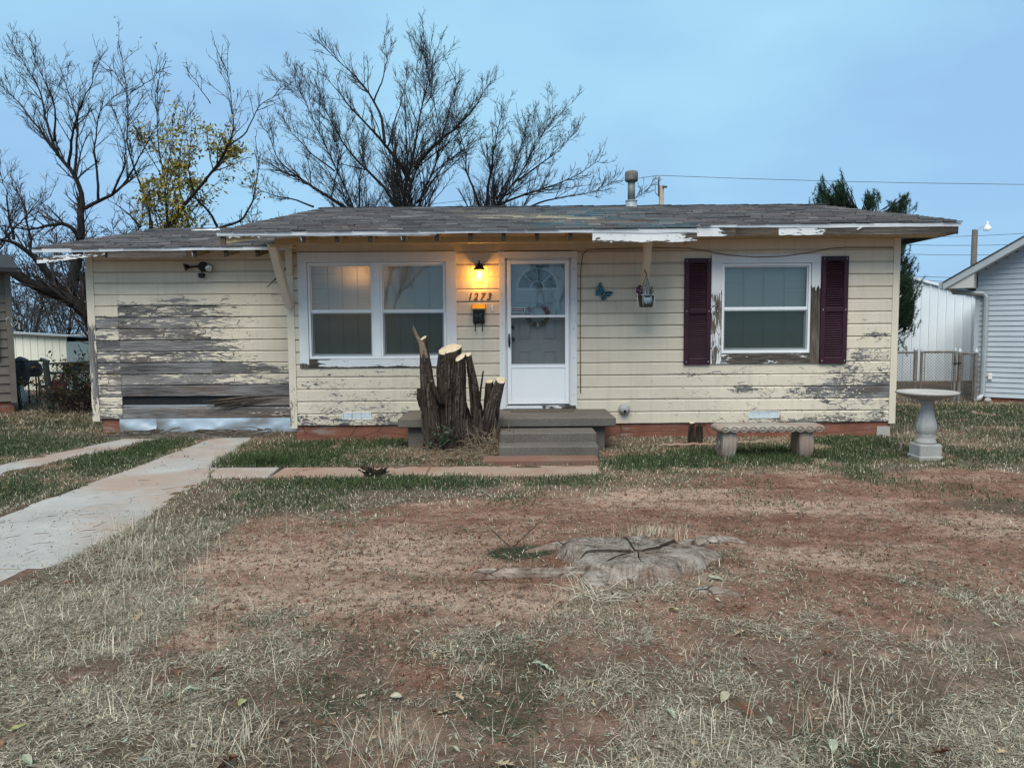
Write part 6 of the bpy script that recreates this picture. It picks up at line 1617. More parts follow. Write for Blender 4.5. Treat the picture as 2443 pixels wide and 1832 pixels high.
MB().prism_xz([(rcx.x - .15, .02), (rcx.x + .15, .02), (rcx.x + .15, .40), (rcx.x + .08, .48), (rcx.x - .02, .50), (rcx.x - .15, .42)], YB - .12, YB + .12).build('can_body', M['red'], rcan, bevel=.03)
MB().tube([(rcx.x - .1, YB, .46), (rcx.x - .05, YB, .56), (rcx.x + .06, YB, .56), (rcx.x + .09, YB, .47)], .02, 6).build('handle', M['red'], rcan)
tb0, tb1 = L4(690, 1040, YB + .3), L4(1010, 950, YB + .3)
tbl = empty('cluttered_workbench', (tb0.x + .3, YB + .3, 0), 'dark outdoor workbench with clutter behind the vines', 'table')
MB().box(tb0.x, tb1.x + .3, YB + .05, YB + .6, tb0.z - .04, tb0.z).build('table_top', M['rot'], tbl)
for xx in (tb0.x + .05, tb1.x + .2):
    for yy in (YB + .1, YB + .55): MB().box(xx, xx + .07, yy, yy + .05, -.05, tb0.z - .04).build('leg', M['rot'], tbl)
tag(MB().box(tb0.x + .05, tb0.x + .75, YB + .2, YB + .45, tb0.z, tb0.z + .17).build('storage_crate', M['fencegreen'], bevel=.02), 'dark crate on the workbench behind the vines', 'crate')
tag(MB().box(tb0.x + .25, tb0.x + .58, YB + .15, YB + .3, tb0.z + .171, tb0.z + .205).build('plastic_tray', m_plain('yellow_tray', (.5, .55, .2), .5, .2, 9), bevel=.01), 'pale yellow tray lying on the dark crate', 'tray')

sh = empty('garden_shed', (-12.3, 9.0, 0), 'low pale shed with vertical grooved panels beyond the left gate', 'shed')
s0, s1 = at(8, 790, Y=9.0), at(157, 800, Y=9.0)
x = s0.x - 1.6; k = 0
while x < s1.x:
    x2 = min(x + .19, s1.x); tz = s0.z + (s1.z - s0.z) * (x - s0.x) / (s1.x - s0.x) - .03
    MB().box(x + .006, x2 - .006, 9.0, 9.04, -.05, tz).build('wall_panel', M['shed'], sh); x = x2
MB().box(s0.x - 1.6, s1.x, 9.02, 11.5, -.05, s1.z - .17).build('shed_body', M['shed'], sh)
MB().hexa([(s0.x - 1.7, 8.88, s0.z + .06), (s1.x + .12, 8.88, s1.z - .04), (s1.x + .12, 11.7, s1.z - .14), (s0.x - 1.7, 11.7, s0.z - .04), (s0.x - 1.7, 8.88, s0.z + .10), (s1.x + .12, 8.88, s1.z), (s1.x + .12, 11.7, s1.z - .1), (s0.x - 1.7, 11.7, s0.z)]).build('roof', M['gutter'], sh)
hs = empty('brown_outbuilding', (-10.8, 11, 0), 'small brown outbuilding with grey roof behind the vines', 'shed')
h0, h1 = at(158, 812, Y=11), at(235, 812, Y=11)
MB().box(h0.x, h1.x + 1.5, 11, 13, -.05, h0.z).build('wall', M['brownhouse'], hs)
MB().hexa([(h0.x - .15, 10.8, h0.z - .02), (h1.x + 1.7, 10.8, h0.z - .02), (h1.x + 1.7, 12, h0.z + .25), (h0.x + .4, 12, h0.z + .25), (h0.x - .15, 10.8, h0.z + .05), (h1.x + 1.7, 10.8, h0.z + .05), (h1.x + 1.7, 12, h0.z + .32), (h0.x + .4, 12, h0.z + .32)]).build('roof', M['pipe'], hs)
wq0, wq1 = at(186, 838, Y=10.95), at(232, 862, Y=10.95)
rframe(wq0.x - .03, wq1.x + .03, 10.95, 10.99, wq1.z - .03, wq0.z + .03, .03, .03, .03, .03).build('window', M['gutter'], hs); MB().box(wq0.x, wq1.x, 10.97, 10.98, wq1.z, wq0.z).build('pane', M['dark'], hs)
st_ = MB()
for pts in (((70, 540), (82, 470), (98, 448), (118, 470), (112, 520), (140, 548)), ((140, 548), (172, 520), (196, 470), (205, 440)), ((178, 500), (205, 520), (215, 560), (232, 578))):
    st_.tube([L4(x, y, Y=3.6) + Vector((0, rt.uniform(-.03, .03), 0)) for x, y in pts], [.006, .014, .009, .013, .008, .004][:len(pts)], 5)
tag(st_.build('cloth_strip', M['ropewhite']), 'torn white cloth strip caught on twigs beside the taupe house', 'cloth')

# ================================================================== TREES
def unit(a): return a / np.maximum(np.linalg.norm(a, axis=-1, keepdims=True), 1e-9)
def tubes_np(P, Rd, n):
    """P (N,K,3) polylines, Rd (N,K) radii -> verts, tris"""
    N, K, _ = P.shape
    T = np.empty_like(P); T[:, 1:-1] = P[:, 2:] - P[:, :-2]; T[:, 0] = P[:, 1] - P[:, 0]; T[:, -1] = P[:, -1] - P[:, -2]; T = unit(T)
    ref = np.where(np.abs(T[:, :1, 2:3]) > .9, np.array([[[1., 0, 0]]]), np.array([[[0, 0, 1.]]]))
    A = unit(np.cross(T, np.broadcast_to(ref, T.shape))); B = np.cross(T, A)
    q = np.arange(n) * 2 * np.pi / n
    V = P[:, :, None] + Rd[:, :, None, None] * (A[:, :, None] * np.cos(q)[None, None, :, None] + B[:, :, None] * np.sin(q)[None, None, :, None])
    base = (np.arange(N) * K * n)[:, None, None] + (np.arange(K - 1) * n)[None, :, None] + np.arange(n)[None, None, :]
    nxt = (np.arange(N) * K * n)[:, None, None] + (np.arange(K - 1) * n)[None, :, None] + ((np.arange(n) + 1) % n)[None, None, :]
    t1 = np.stack([base, nxt, nxt + n], -1).reshape(-1, 3); t2 = np.stack([base, nxt + n, base + n], -1).reshape(-1, 3)
    return V.reshape(-1, 3), np.concatenate([t1, t2])
class Acc:
    def __init__(s): s.V = []; s.T = []; s.n = 0
    def add(s, V, T): s.V.append(V); s.T.append(T + s.n); s.n += len(V)
    def mesh(s, name, mat, parent, smooth=True):
        return np_mesh(name, np.concatenate(s.V), np.concatenate(s.T), None, mat, parent, smooth)
def resample(pts, K):
    pts = np.array(pts, float); d = np.r_[0, np.cumsum(np.linalg.norm(np.diff(pts, axis=0), axis=1))]; t = np.linspace(0, d[-1], K)
    out = np.stack([np.interp(t, d, pts[:, i]) for i in range(3)], -1)
    for _ in range(2): out[1:-1] = (out[:-2] + 2 * out[1:-1] + out[2:]) / 4
    return out, d[-1]
def children(P, L, Rd, per, tmin, ang, lf, lmin, rng, K, up=.15, rmin=.004, rf=.55, wig=.09):
    """grow branches off the polylines P: per[i] children each"""
    N, Kp, _ = P.shape
    par = np.repeat(np.arange(N), per); M_ = len(par)
    if M_ == 0: return None
    t = tmin + (1 - tmin) * rng.random(M_) ** .9
    f = t * (Kp - 1); i0 = np.minimum(f.astype(int), Kp - 2); fr = (f - i0)[:, None]
    S = P[par, i0] * (1 - fr) + P[par, i0 + 1] * fr; tan = unit(P[par, i0 + 1] - P[par, i0])
    rad0 = Rd[par, i0] * (1 - fr[:, 0]) + Rd[par, i0 + 1] * fr[:, 0]
    rv = unit(rng.normal(size=(M_, 3))); perp = unit(rv - tan * (rv * tan).sum(1, keepdims=True))
    a_ = np.radians(rng.uniform(ang[0], ang[1], M_))[:, None]
    D = unit(tan * np.cos(a_) + perp * np.sin(a_) + np.array([0, 0, up]))
    Lc = np.maximum(lmin, L[par] * lf * (1.05 - .75 * t) * rng.uniform(.55, 1.25, M_))
    pts = [S]; cur = S; d = D
    for k in range(K - 1):
        d = unit(d + rng.normal(size=(M_, 3)) * wig + np.array([0, 0, up * .25])); cur = cur + d * (Lc / (K - 1))[:, None]; pts.append(cur)
    Pc = np.stack(pts, 1); r0 = np.maximum(rmin, np.minimum(rad0 * rf, .012 + .02 * Lc)); Rc = r0[:, None] * np.linspace(1, .35, K)[None, :]
    return Pc, Lc, np.maximum(Rc, rmin * .6)
def bare_tree(name, label, limbs, seed, dens=1.0, twig=1.0, rmin=.0056, mat_t=None, mat_c=None, l1=.34, group='bare winter trees behind the house', leaves=None, cat='tree', dep=1.0, ang=(18, 48), up=.15, rs=.56, t0=.30):
    """limbs: list of (world points, r0, r1)"""
    rng = np.random.default_rng(seed); base = Vector(limbs[0][0][0]); e = empty(name, (base.x, base.y, 0), label, cat, group)
    tr = Acc(); cr = Acc(); K0 = 18; PP, LL, RD = [], [], []
    for pts, r0, r1 in limbs:
        P, L = resample(pts, K0); P[1:] += np.cumsum(rng.normal(size=(K0 - 1, 3)) * .012 * dep, 0) * np.array([1, 1.2, .6]); rd = r1 + (r0 - r1) * (1 - np.linspace(0, 1, K0)) ** 1.25
        PP.append(P); LL.append(L); RD.append(rd)
    PP = np.array(PP); LL = np.array(LL); RD = np.maximum(np.array(RD) * rs, .008)
    tr.add(*tubes_np(PP, RD, 8)); tr.mesh('trunk', mat_t or M['treebark'], e)
    per = np.maximum(3, (LL * 9.0 * dens)).astype(int)
    c1 = children(PP, LL, RD, per, t0, ang, l1, .5, rng, 9, up, rmin * 1.4)
    cr.add(*tubes_np(c1[0], c1[2], 4))
    c2 = children(c1[0], c1[1], c1[2], np.maximum(2, (c1[1] * 10.0 * twig)).astype(int), .12, (20, 50), .42, .22, rng, 5, up, rmin)
    cr.add(*tubes_np(c2[0], c2[2], 3))
    c3 = children(c2[0], c2[1], c2[2], np.maximum(1, (c2[1] * 15 * twig)).astype(int), .15, (22, 55), .45, .10, rng, 3, up, rmin * .8)
    cr.add(*tubes_np(c3[0], c3[2], 3))
    cr.mesh('crown', mat_c or M['twig'], e)
    if leaves:
        n, cols, cl, size, src = leaves
        # leaves hang on the twigs that run near the given clump centres
        S = c3[0][:, -1] if src == 3 else c2[0][:, -1]
        wgt = np.zeros(len(S)) + .006
        for (c, r, w_) in cl: wgt += w_ * np.exp(-((S - np.array(c)) ** 2).sum(1) / r ** 2)
        ids = rng.choice(len(S), n, p=wgt / wgt.sum()); C = S[ids] + rng.normal(size=(n, 3)) * .09
        leaf_cards('leaves', C, size, cols, rng, e)
    return e
def leaf_cards(name, C, size, cols, rng, parent, mat=None):
    n = len(C); a_ = unit(rng.normal(size=(n, 3))); b_ = unit(np.cross(a_, rng.normal(size=(n, 3)))); s_ = (size * rng.uniform(.6, 1.3, n))[:, None]
    nrm = np.cross(a_, b_)
    V = np.stack([C - a_ * s_, C + b_ * s_ * .45 + nrm * s_ * .12, C + a_ * s_, C - b_ * s_ * .45 + nrm * s_ * .12], 1).reshape(-1, 3); i = np.arange(n)[:, None] * 4
    T = np.concatenate([i + np.array([[0, 1, 2]]), i + np.array([[0, 2, 3]])]); cc = np.array(cols)[rng.integers(0, len(cols), n)] * rng.uniform(.7, 1.25, (n, 1))
    return np_mesh(name, V, T, np.repeat(cc, 4, 0), mat or M['leaf'], parent)

def c6(x, y, Y): return tuple(at(620 + x / 2.353, 60 + y / 2.353, Y=Y))
def c5(x, y, Y): return tuple(at(x / 2.989, 60 + y / 2.989, Y=Y))
def cL(x, y, Y): return tuple(at(x / 3.073, 520 + y / 3.073, Y=Y))
def limb(fn, pts, Y, dY, r0, r1, ground=None):
    n = len(pts); out = [fn(x, y, Y + dY * i / max(1, n - 1)) for i, (x, y) in enumerate(pts)]
    if ground is not None: out = [(ground[0], ground[1], -.1), ((ground[0] + out[0][0]) / 2, (ground[1] + out[0][1]) / 2, out[0][2] * .5)] + out
    return (out, r0, r1)
YT = 12.0
gB = at(965, 500, Y=YT).x
bare_tree('bare_tree', 'tallest bare tree above the roof with twisted dark fork', [
    limb(c6, [(820, 1040), (790, 960), (835, 880), (870, 790), (872, 650), (905, 480), (960, 300), (985, 140)], YT, .6, .22, .012, (gB, YT)),
    limb(c6, [(850, 880), (790, 790), (700, 660), (610, 560), (500, 450), (410, 330), (350, 260)], YT, -1.2, .12, .012),
    limb(c6, [(700, 660), (685, 520), (630, 420), (540, 290), (430, 190), (305, 70)], YT - .5, 1.5, .085, .01),
    limb(c6, [(640, 430), (690, 320), (720, 200), (700, 60)], YT, .8, .05, .009),
    limb(c6, [(870, 800), (930, 720), (1020, 630), (1100, 585), (1200, 470), (1300, 310)], YT, 1.0, .11, .01),
    limb(c6, [(865, 1035), (850, 960), (930, 880), (990, 815), (1025, 640), (1000, 540), (950, 410), (940, 250), (910, 150)], YT + .2, -1.2, .13, .01, (gB + .3, YT + .3)),
    limb(c6, [(880, 1000), (990, 850), (1100, 700), (1200, 560)], YT + .3, 1.4, .06, .01),
    limb(c6, [(1020, 650), (1060, 480), (1110, 330), (1060, 230)], YT, -.8, .05, .009),
    limb(c6, [(720, 680), (760, 520), (800, 380), (830, 260)], YT, 1.3, .05, .009)], 1, .6, .85, t0=.34)
bare_tree('bare_tree', 'low spreading bare tree fanning left over the roof', [
    limb(c6, [(560, 1030), (450, 860), (400, 720), (320, 560), (215, 330)], YT + 1.5, -1, .13, .01, (at(858, 500, Y=YT + 1.5).x, YT + 1.5)),
    limb(c6, [(480, 1025), (340, 940), (210, 850), (110, 770), (30, 540)], YT + 1.5, .8, .10, .01),
    limb(c6, [(775, 1035), (700, 920), (610, 830), (510, 740), (430, 620), (350, 470), (290, 300)], YT + 1.3, -.8, .10, .01),
    limb(c6, [(560, 1030), (560, 860), (580, 740), (560, 600)], YT + 1.5, 1.3, .06, .01),
    limb(c6, [(300, 1020), (200, 980), (80, 960), (-40, 900)], YT + 1.5, 1.3, .06, .01),
    limb(c6, [(420, 820), (300, 720), (180, 600), (130, 500)], YT + 1.5, 1.0, .05, .009),
    limb(c6, [(400, 980), (440, 760), (480, 640), (500, 540)], YT + 1.5, 1.0, .05, .009)], 2, .72, .95)
bare_tree('bare_tree', 'bare tree leaning right towards the flue pipe', [
    limb(c6, [(1270, 1035), (1380, 940), (1470, 850), (1530, 700), (1600, 590), (1690, 480)], YT + .8, 1, .17, .01, (at(1160, 500, Y=YT + .8).x, YT + .8)),
    limb(c6, [(1270, 1035), (1300, 860), (1320, 700), (1350, 560), (1375, 470)], YT + .8, -1, .10, .01),
    limb(c6, [(1240, 1035), (1190, 900), (1145, 800), (1155, 730), (1110, 600), (1080, 520)], YT + .8, .8, .08, .01),
    limb(c6, [(1300, 1025), (1450, 965), (1600, 920), (1760, 860), (1900, 770)], YT + .8, -1, .08, .01),
    limb(c6, [(1480, 1035), (1600, 985), (1750, 960), (1900, 940), (2010, 870)], YT + .8, 1.2, .06, .01),
    limb(c6, [(1450, 870), (1560, 790), (1680, 690), (1770, 600)], YT + .8, 1.2, .06, .01),
    limb(c6, [(1330, 980), (1420, 820), (1480, 640), (1530, 490)], YT + .8, 1.2, .06, .01),
    limb(c6, [(2050, 1010), (2120, 960), (2180, 910)], YT + 1.2, .3, .02, .006)], 3, .74, 1.0)
# left: dark leaning tree and the yellow-leaved one
YL = 7.5
tb_ = cL(700, 800, YL)
bare_tree('leaning_tree', 'dark leaning tree with heavy limbs left of the garage', [
    limb(cL, [(760, 860), (660, 720), (560, 610), (430, 540), (300, 520), (150, 440), (0, 330), (-160, 250)], YL, -.8, .42, .15, (tb_[0] + .8, YL)),
    limb(cL, [(530, 600), (520, 500), (545, 330), (585, 150), (600, 40), (598, -70), (590, -110)], YL, .3, .26, .13),
    limb(c5, [(580, 1330), (590, 1220), (520, 1050), (400, 920), (280, 790), (120, 560), (-20, 430)], YL + .3, .6, .12, .012),
    limb(c5, [(410, 930), (335, 690), (300, 500), (200, 330), (50, 80)], YL + .5, .8, .06, .008),
    limb(c5, [(390, 830), (395, 640), (330, 430), (205, 180)], YL + .5, -.6, .05, .008),
    limb(c5, [(490, 1010), (500, 800), (570, 560), (640, 430), (650, 290)], YL + .3, -.8, .07, .008),
    limb(c5, [(530, 1060), (560, 720), (490, 470), (415, 290)], YL + .3, .9, .06, .008),
    limb(c5, [(600, 1310), (700, 1255), (820, 1200), (950, 1080), (985, 1010), (1090, 850), (1180, 690)], YL + .3, .8, .085, .008),
    limb(c5, [(700, 1250), (690, 1000), (665, 850), (690, 640), (730, 560), (840, 480)], YL + .3, -.4, .06, .008),
    limb(c5, [(800, 1210), (870, 1080), (900, 900), (870, 760), (800, 600)], YL + .3, -.6, .05, .008),
    limb(cL, [(470, 545), (380, 470), (290, 340), (200, 240), (100, 165), (-60, 130)], YL, -.8, .20, .05),
    limb(cL, [(590, 150), (520, 60), (440, 40), (330, 60), (180, 90), (0, 60)], YL, -.6, .10, .02),
    limb(cL, [(620, 600), (600, 480), (640, 400), (660, 300)], YL, .4, .12, .05),
    limb(cL, [(220, 240), (220, 100), (200, -50), (120, -200), (60, -330)], YL, .8, .06, .008),
    limb(cL, [(100, 160), (60, 0), (30, -200), (-30, -400)], YL, -.3, .06, .008),
    limb(cL, [(0, 200), (120, 60), (240, -60), (380, -170)], YL - .4, .6, .05, .008),
    limb(cL, [(-100, 330), (20, 180), (60, 60), (140, -110)], YL - .4, .6, .05, .008)], 4, .8, .9, .0050, group='bare winter trees left of the house', t0=.2)
yc = [(.36, .26, .07), (.46, .33, .04), (.28, .23, .06), (.24, .25, .09), (.42, .36, .10)]
YY = 10.0
bare_tree('yellow_leaf_tree', 'tree with last yellow leaves behind the garage roof', [
    limb(c5, [(1190, 1450), (1200, 1200), (1155, 920), (1125, 720), (1160, 560), (1150, 380)], YY, .6, .14, .01, (at(400, 545, Y=YY).x, YY)),
    limb(c5, [(1195, 1440), (1310, 1290), (1490, 1060), (1610, 920), (1650, 830), (1690, 680), (1640, 540), (1660, 330), (1590, 220)], YY, -.8, .10, .008),
    limb(c5, [(1640, 860), (1740, 770), (1830, 560), (1940, 500), (2060, 410)], YY - .6, .6, .04, .006),
    limb(c5, [(1080, 1450), (1060, 1270), (980, 1080), (910, 860), (930, 560), (900, 350), (860, 140)], YY + .4, .6, .07, .007),
    limb(c5, [(1350, 1440), (1320, 1330), (1250, 1150), (1260, 900), (1290, 700), (1330, 540)], YY + .4, .8, .06, .007),
    limb(c5, [(1550, 1440), (1480, 1320), (1380, 1240), (1340, 1040), (1380, 800)], YY + .4, -.8, .07, .008),
    limb(c5, [(1560, 1450), (1760, 1380), (1820, 1220), (1850, 1000), (1830, 800)], YY + .4, .5, .07, .007),
    limb(c5, [(1000, 1440), (930, 1350), (830, 1280), (760, 1240)], YY + .4, .5, .06, .01),
    limb(c5, [(930, 560), (830, 360), (700, 250)], YY + .6, .5, .025, .006), limb(c5, [(940, 480), (1080, 400), (1140, 340), (1220, 360)], YY + .6, -.5, .025, .006),
    limb(c5, [(1500, 560), (1420, 420), (1330, 300)], YY, .5, .025, .006)], 5, .5, .55, .0065, group='bare winter trees left of the house',
    leaves=(3600, yc, [(c5(1310, 1130, YY), .75, .55), (c5(1050, 1180, YY), .4, .7), (c5(1240, 960, YY), .5, .5), (c5(1540, 880, YY), .6, 1.2), (c5(1490, 1290, YY), .6, 1.3), (c5(1690, 1090, YY), .5, 1.2), (c5(1400, 1150, YY), .6, 1.0), (c5(1260, 690, YY), .5, .3), (c5(1700, 1330, YY), .5, .5), (c5(1050, 800, YY), .4, .35), (c5(900, 1300, YY), .6, .3), (c5(1110, 1390, YY), .5, .5), (c5(1800, 930, YY), .4, .3), (c5(1500, 750, YY), .6, .3)], .06, 3), up=.1)
# far thicket trees filling the gap on the left
rk = random.Random(9)
for i, (px, Y, h, lab) in enumerate(((-60, 16, 6.0, 'leftmost of the far bare trees above the pale shed'), (60, 19, 5.5, 'far bare tree straight above the pale shed'), (150, 17, 5.0, 'far bare tree above the brown outbuilding'), (235, 20, 6.5, 'far bare tree tight against the garage corner'), (330, 20, 6.5, 'far bare tree behind the middle of the garage roof'), (640, 22, 7.0, 'far bare tree behind the step between the two roofs'))):
    bx = at(px, 800, Y=Y).x; lm = []
    for k in range(6):
        a_ = rk.uniform(0, 6.28); s_ = rk.uniform(.8, 2.2); z0_ = rk.uniform(.2, .8)
        lm.append(([(bx, Y, -.1 if k == 0 else z0_), (bx + .3 * s_ * math.cos(a_), Y + .3 * s_ * math.sin(a_), h * .3), (bx + .7 * s_ * math.cos(a_), Y + .7 * s_ * math.sin(a_), h * .6), (bx + s_ * math.cos(a_), Y + s_ * math.sin(a_), h * rk.uniform(.8, 1))], .11 if k == 0 else .06, .008))
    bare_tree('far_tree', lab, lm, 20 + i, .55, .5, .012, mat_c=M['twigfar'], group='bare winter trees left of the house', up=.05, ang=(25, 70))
for i, (bx, Y, h, lab) in enumerate(((-6.5, -27, 10.5, 'bare street tree mirrored in the double window'), (2.0, -30, 11.0, 'bare street tree mirrored in the door glass'), (9.5, -28, 10.0, 'bare street tree mirrored in the shuttered window'))):
    lm = []
    for k in range(8):
        a_ = k * .785 + rk.uniform(-.3, .3); s_ = rk.uniform(1.5, 4.2); z0_ = rk.uniform(1.2, 2.4)
        lm.append(([(bx, Y, -.1 if k == 0 else z0_), (bx + .25 * s_ * math.cos(a_), Y + .25 * s_ * math.sin(a_), h * .35), (bx + .7 * s_ * math.cos(a_), Y + .7 * s_ * math.sin(a_), h * .65), (bx + s_ * math.cos(a_), Y + s_ * math.sin(a_), h * rk.uniform(.8, 1))], (.16 if k == 0 else .06), .012))
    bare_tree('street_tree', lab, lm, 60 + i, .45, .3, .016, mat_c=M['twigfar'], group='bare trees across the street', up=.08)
# dense hedge mass at the back of the left gap
def thicket(name, label, x0, x1, y0, y1, h, n, seed, mat, rad=.009):
    rng = np.random.default_rng(seed); S = np.stack([rng.uniform(x0, x1, n), rng.uniform(y0, y1, n), np.zeros(n)], -1); D = unit(np.stack([rng.normal(0, .35, n), rng.normal(0, .35, n), np.ones(n)], -1)); L = h * rng.uniform(.5, 1.0, n)
    P = [S]; cur = S; d = D
    for k in range(6): d = unit(d + rng.normal(size=(n, 3)) * .16); cur = cur + d * (L / 6)[:, None]; P.append(cur)
    P = np.stack(P, 1); Rd = np.full((n, 1), rad * 1.6) * np.linspace(1, .3, 7)[None]; ac = Acc(); ac.add(*tubes_np(P, Rd, 3))
    c2 = children(P, L, Rd, np.full(n, 9), .15, (25, 70), .4, .3, rng, 5, .05, rad * .7, wig=.15); ac.add(*tubes_np(c2[0], c2[2], 3))
    c3 = children(c2[0], c2[1], c2[2], np.full(len(c2[0]), 3), .2, (25, 70), .5, .15, rng, 4, .0, rad * .55); ac.add(*tubes_np(c3[0], c3[2], 3))
    o = ac.mesh(name, mat, None); tag(o, label, 'thicket', kind='stuff'); return o
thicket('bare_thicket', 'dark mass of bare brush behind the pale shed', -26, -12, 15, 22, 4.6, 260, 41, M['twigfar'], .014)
# vine tangle on the left fence
vn = empty('vine_shrub', (-8.0, 3.9, 0), 'tangled brown vine shrub against the fence by the garage', 'shrub')
rng_ = np.random.default_rng(8); n = 70
S = np.stack([rng_.uniform(-8.75, -6.9, n), rng_.uniform(3.6, 4.1, n), np.zeros(n)], -1); L = rng_.uniform(.5, 1.5, n) * np.interp(S[:, 0], [-8.7, -7.4], [.6, 1.2]); P = [S]; cur = S; d = unit(np.stack([rng_.normal(0, .5, n), rng_.normal(-.1, .3, n), np.ones(n)], -1))
for k in range(7): d = unit(d + rng_.normal(size=(n, 3)) * .25 - np.array([0, 0, .05])); cur = cur + d * (L / 7)[:, None]; P.append(cur)
P = np.stack(P, 1); Rd = np.full((n, 1), .012) * np.linspace(1, .3, 8)[None]; ac = Acc(); ac.add(*tubes_np(P, Rd, 4)); c2 = children(P, L, Rd, np.full(n, 8), .15, (25, 75), .4, .15, rng_, 5, .0, .004, wig=.2); ac.add(*tubes_np(c2[0], c2[2], 3)); ac.mesh('stems', M['twig'], vn)
ends = np.concatenate([c2[0][:, -1], c2[0][:, 3]]); ids = rng_.integers(0, len(ends), 1100); leaf_cards('leaves', ends[ids] + rng_.normal(size=(1100, 3)) * .04, .045, [(.07, .045, .028), (.11, .075, .045), (.035, .05, .022), (.05, .06, .03)], rng_, vn)

# ================================================================== PINE
pn = empty('pine_tree', (8.4, 8.0, 0), 'dark green pine showing above the roof and past the right corner', 'tree')
rp_ = np.random.default_rng(17); PY = 8.0
tips = []
for (px, py, w_, h_, n) in ((1960, 462, 12, 26, 20), (2008, 452, 18, 34, 34), (1985, 484, 36, 14, 30), (2080, 480, 20, 18, 22), (2128, 492, 8, 12, 8), (2158, 484, 11, 18, 14), (2150, 525, 30, 26, 24), (2158, 640, 20, 30, 24), (2165, 700, 17, 40, 60), (2160, 752, 22, 30, 46), (2150, 600, 12, 25, 14), (2150, 560, 10, 20, 12)):
    for _ in range(n):
        q_ = at(px + rp_.normal(0, w_ * .5), py + rp_.normal(0, h_ * .5), Y=PY + rp_.normal(0, .5)); tips.append((q_.x, q_.y, q_.z)); tips.append((q_.x + rp_.normal(0, .07), q_.y, q_.z + rp_.normal(0, .1)))
for _ in range(260):
    z = rp_.uniform(.8, 3.9); r_ = (1.35 - .2 * z) * math.sqrt(rp_.random()); t = rp_.uniform(0, 6.28); tips.append((8.5 + r_ * math.cos(t), PY + r_ * math.sin(t), z))
tips = np.array(tips)
trk = Acc(); base = np.array([[[8.5, PY, -.1], [8.5, PY, 1.5], [8.45, PY, 3.0], [8.2, PY, 4.4]]]); trk.add(*tubes_np(base, np.array([[.16, .13, .09, .03]]), 8)); trk.mesh('trunk', M['treebark'], pn)
org = np.stack([np.full(len(tips), 8.45), np.full(len(tips), PY), np.clip(tips[:, 2] - .9, .5, 4.2)], -1); md = (org + tips) / 2 + rp_.normal(size=tips.shape) * .06; br = Acc(); br.add(*tubes_np(np.stack([org, md, tips - (tips - md) * .12, tips], 1), np.tile([[.014, .009, .006, .004]], (len(tips), 1)), 4)); br.mesh('branches', M['treebark'], pn)
nn = 60; Vn = []; cl_ = []
for tp_, o_ in zip(tips, md):
    ax = unit((tp_ - o_) * .25 + rp_.normal(size=3) * .12 + np.array([0, 0, .5])); s_ = rp_.random(nn)[:, None]; b_ = tp_ + ax * (s_ - .7) * .26; dd = unit(ax * .7 + rp_.normal(size=(nn, 3)) * .55); ln2 = rp_.uniform(.05, .10, (nn, 1)); sd2 = unit(np.cross(dd, rp_.normal(size=(nn, 3)))) * .0055
    Vn.append(np.stack([b_ - sd2, b_ + sd2, b_ + dd * ln2], 1)); cl_.append(np.repeat((np.array([.040, .072, .042]) * rp_.uniform(.55, 1.5, (nn, 1))), 3, 0))
Vn = np.concatenate(Vn).reshape(-1, 3); o = np_mesh('needles', Vn, np.arange(len(Vn)).reshape(-1, 3), np.concatenate(cl_), M['blade'], pn); o['kind'] = 'stuff'

# ================================================================== GRASS
def blades(name, px, py, h, wdt, az, lean, col, mat, seg=2, pz=None):
    n = len(px); pz = ground_z(px, py) - .004 if pz is None else pz
    B = np.stack([px, py, pz], -1); d = np.stack([np.cos(az), np.sin(az), np.zeros(n)], -1); s_ = np.stack([-np.sin(az), np.cos(az), np.zeros(n)], -1) * wdt[:, None]
    upv = np.array([0, 0, 1.]); cl, sl_ = np.cos(lean)[:, None], np.sin(lean)[:, None]
    l2 = np.minimum(lean * 1.5 + .15, 1.62); mid = B + (upv * cl + d * sl_) * (h * .55)[:, None]; tip = mid + (upv * np.cos(l2)[:, None] + d * np.sin(l2)[:, None]) * (h * .45)[:, None]
    tip[:, 2] = np.maximum(tip[:, 2], pz + .003)
    if seg == 2:
        V = np.stack([B - s_, B + s_, mid - s_ * .75, mid + s_ * .75, tip], 1).reshape(-1, 3); i = np.arange(n)[:, None] * 5
        T = np.concatenate([i + [[0, 1, 3]], i + [[0, 3, 2]], i + [[2, 3, 4]]]); k = 5
    else:
        V = np.stack([B - s_, B + s_, tip], 1).reshape(-1, 3); T = np.arange(3 * n).reshape(-1, 3); k = 3
    return V, T, np.repeat(col, k, 0)
def in_view(x, y, m=1.0): return np.abs(x) < .73 * (y + 10) + m
GREEN = np.array([(.055, .090, .034), (.075, .112, .045), (.045, .068, .034), (.115, .135, .070)])
DULL = np.array([(.20, .183, .128), (.285, .255, .185), (.125, .124, .084), (.38, .335, .255)])
STRAW = np.array([(.62, .535, .40), (.48, .405, .30), (.74, .65, .515), (.30, .235, .165), (.55, .495, .395)])
def scatter(seed, dens, x0, x1, y0, y1, accept, off=1.0):
    rng = np.random.default_rng(seed); n = int(dens * (x1 - x0) * (y1 - y0)); x = rng.uniform(x0, x1, n); y = rng.uniform(y0, y1, n)
    k = in_view(x, y, off) & ~on_concrete(x, y, -.03) & ~in_house(x, y); x, y = x[k], y[k]
    g, d, b = cover(x, y); p = accept(x, y, g, d, b); k = rng.random(len(x)) < p
    rst = np.hypot(x - FSX, (y - FSY)); k &= ~((rst < .42))
    return x[k], y[k], g[k], d[k], b[k], rng
GA = Acc(); GC = []
def put(r):
    GA.add(r[0], r[1]); GC.append(r[2])
def pick(pal, rng, n, jit=.25): return pal[rng.integers(0, len(pal), n)] * rng.uniform(1 - jit, 1 + jit, (n, 1))
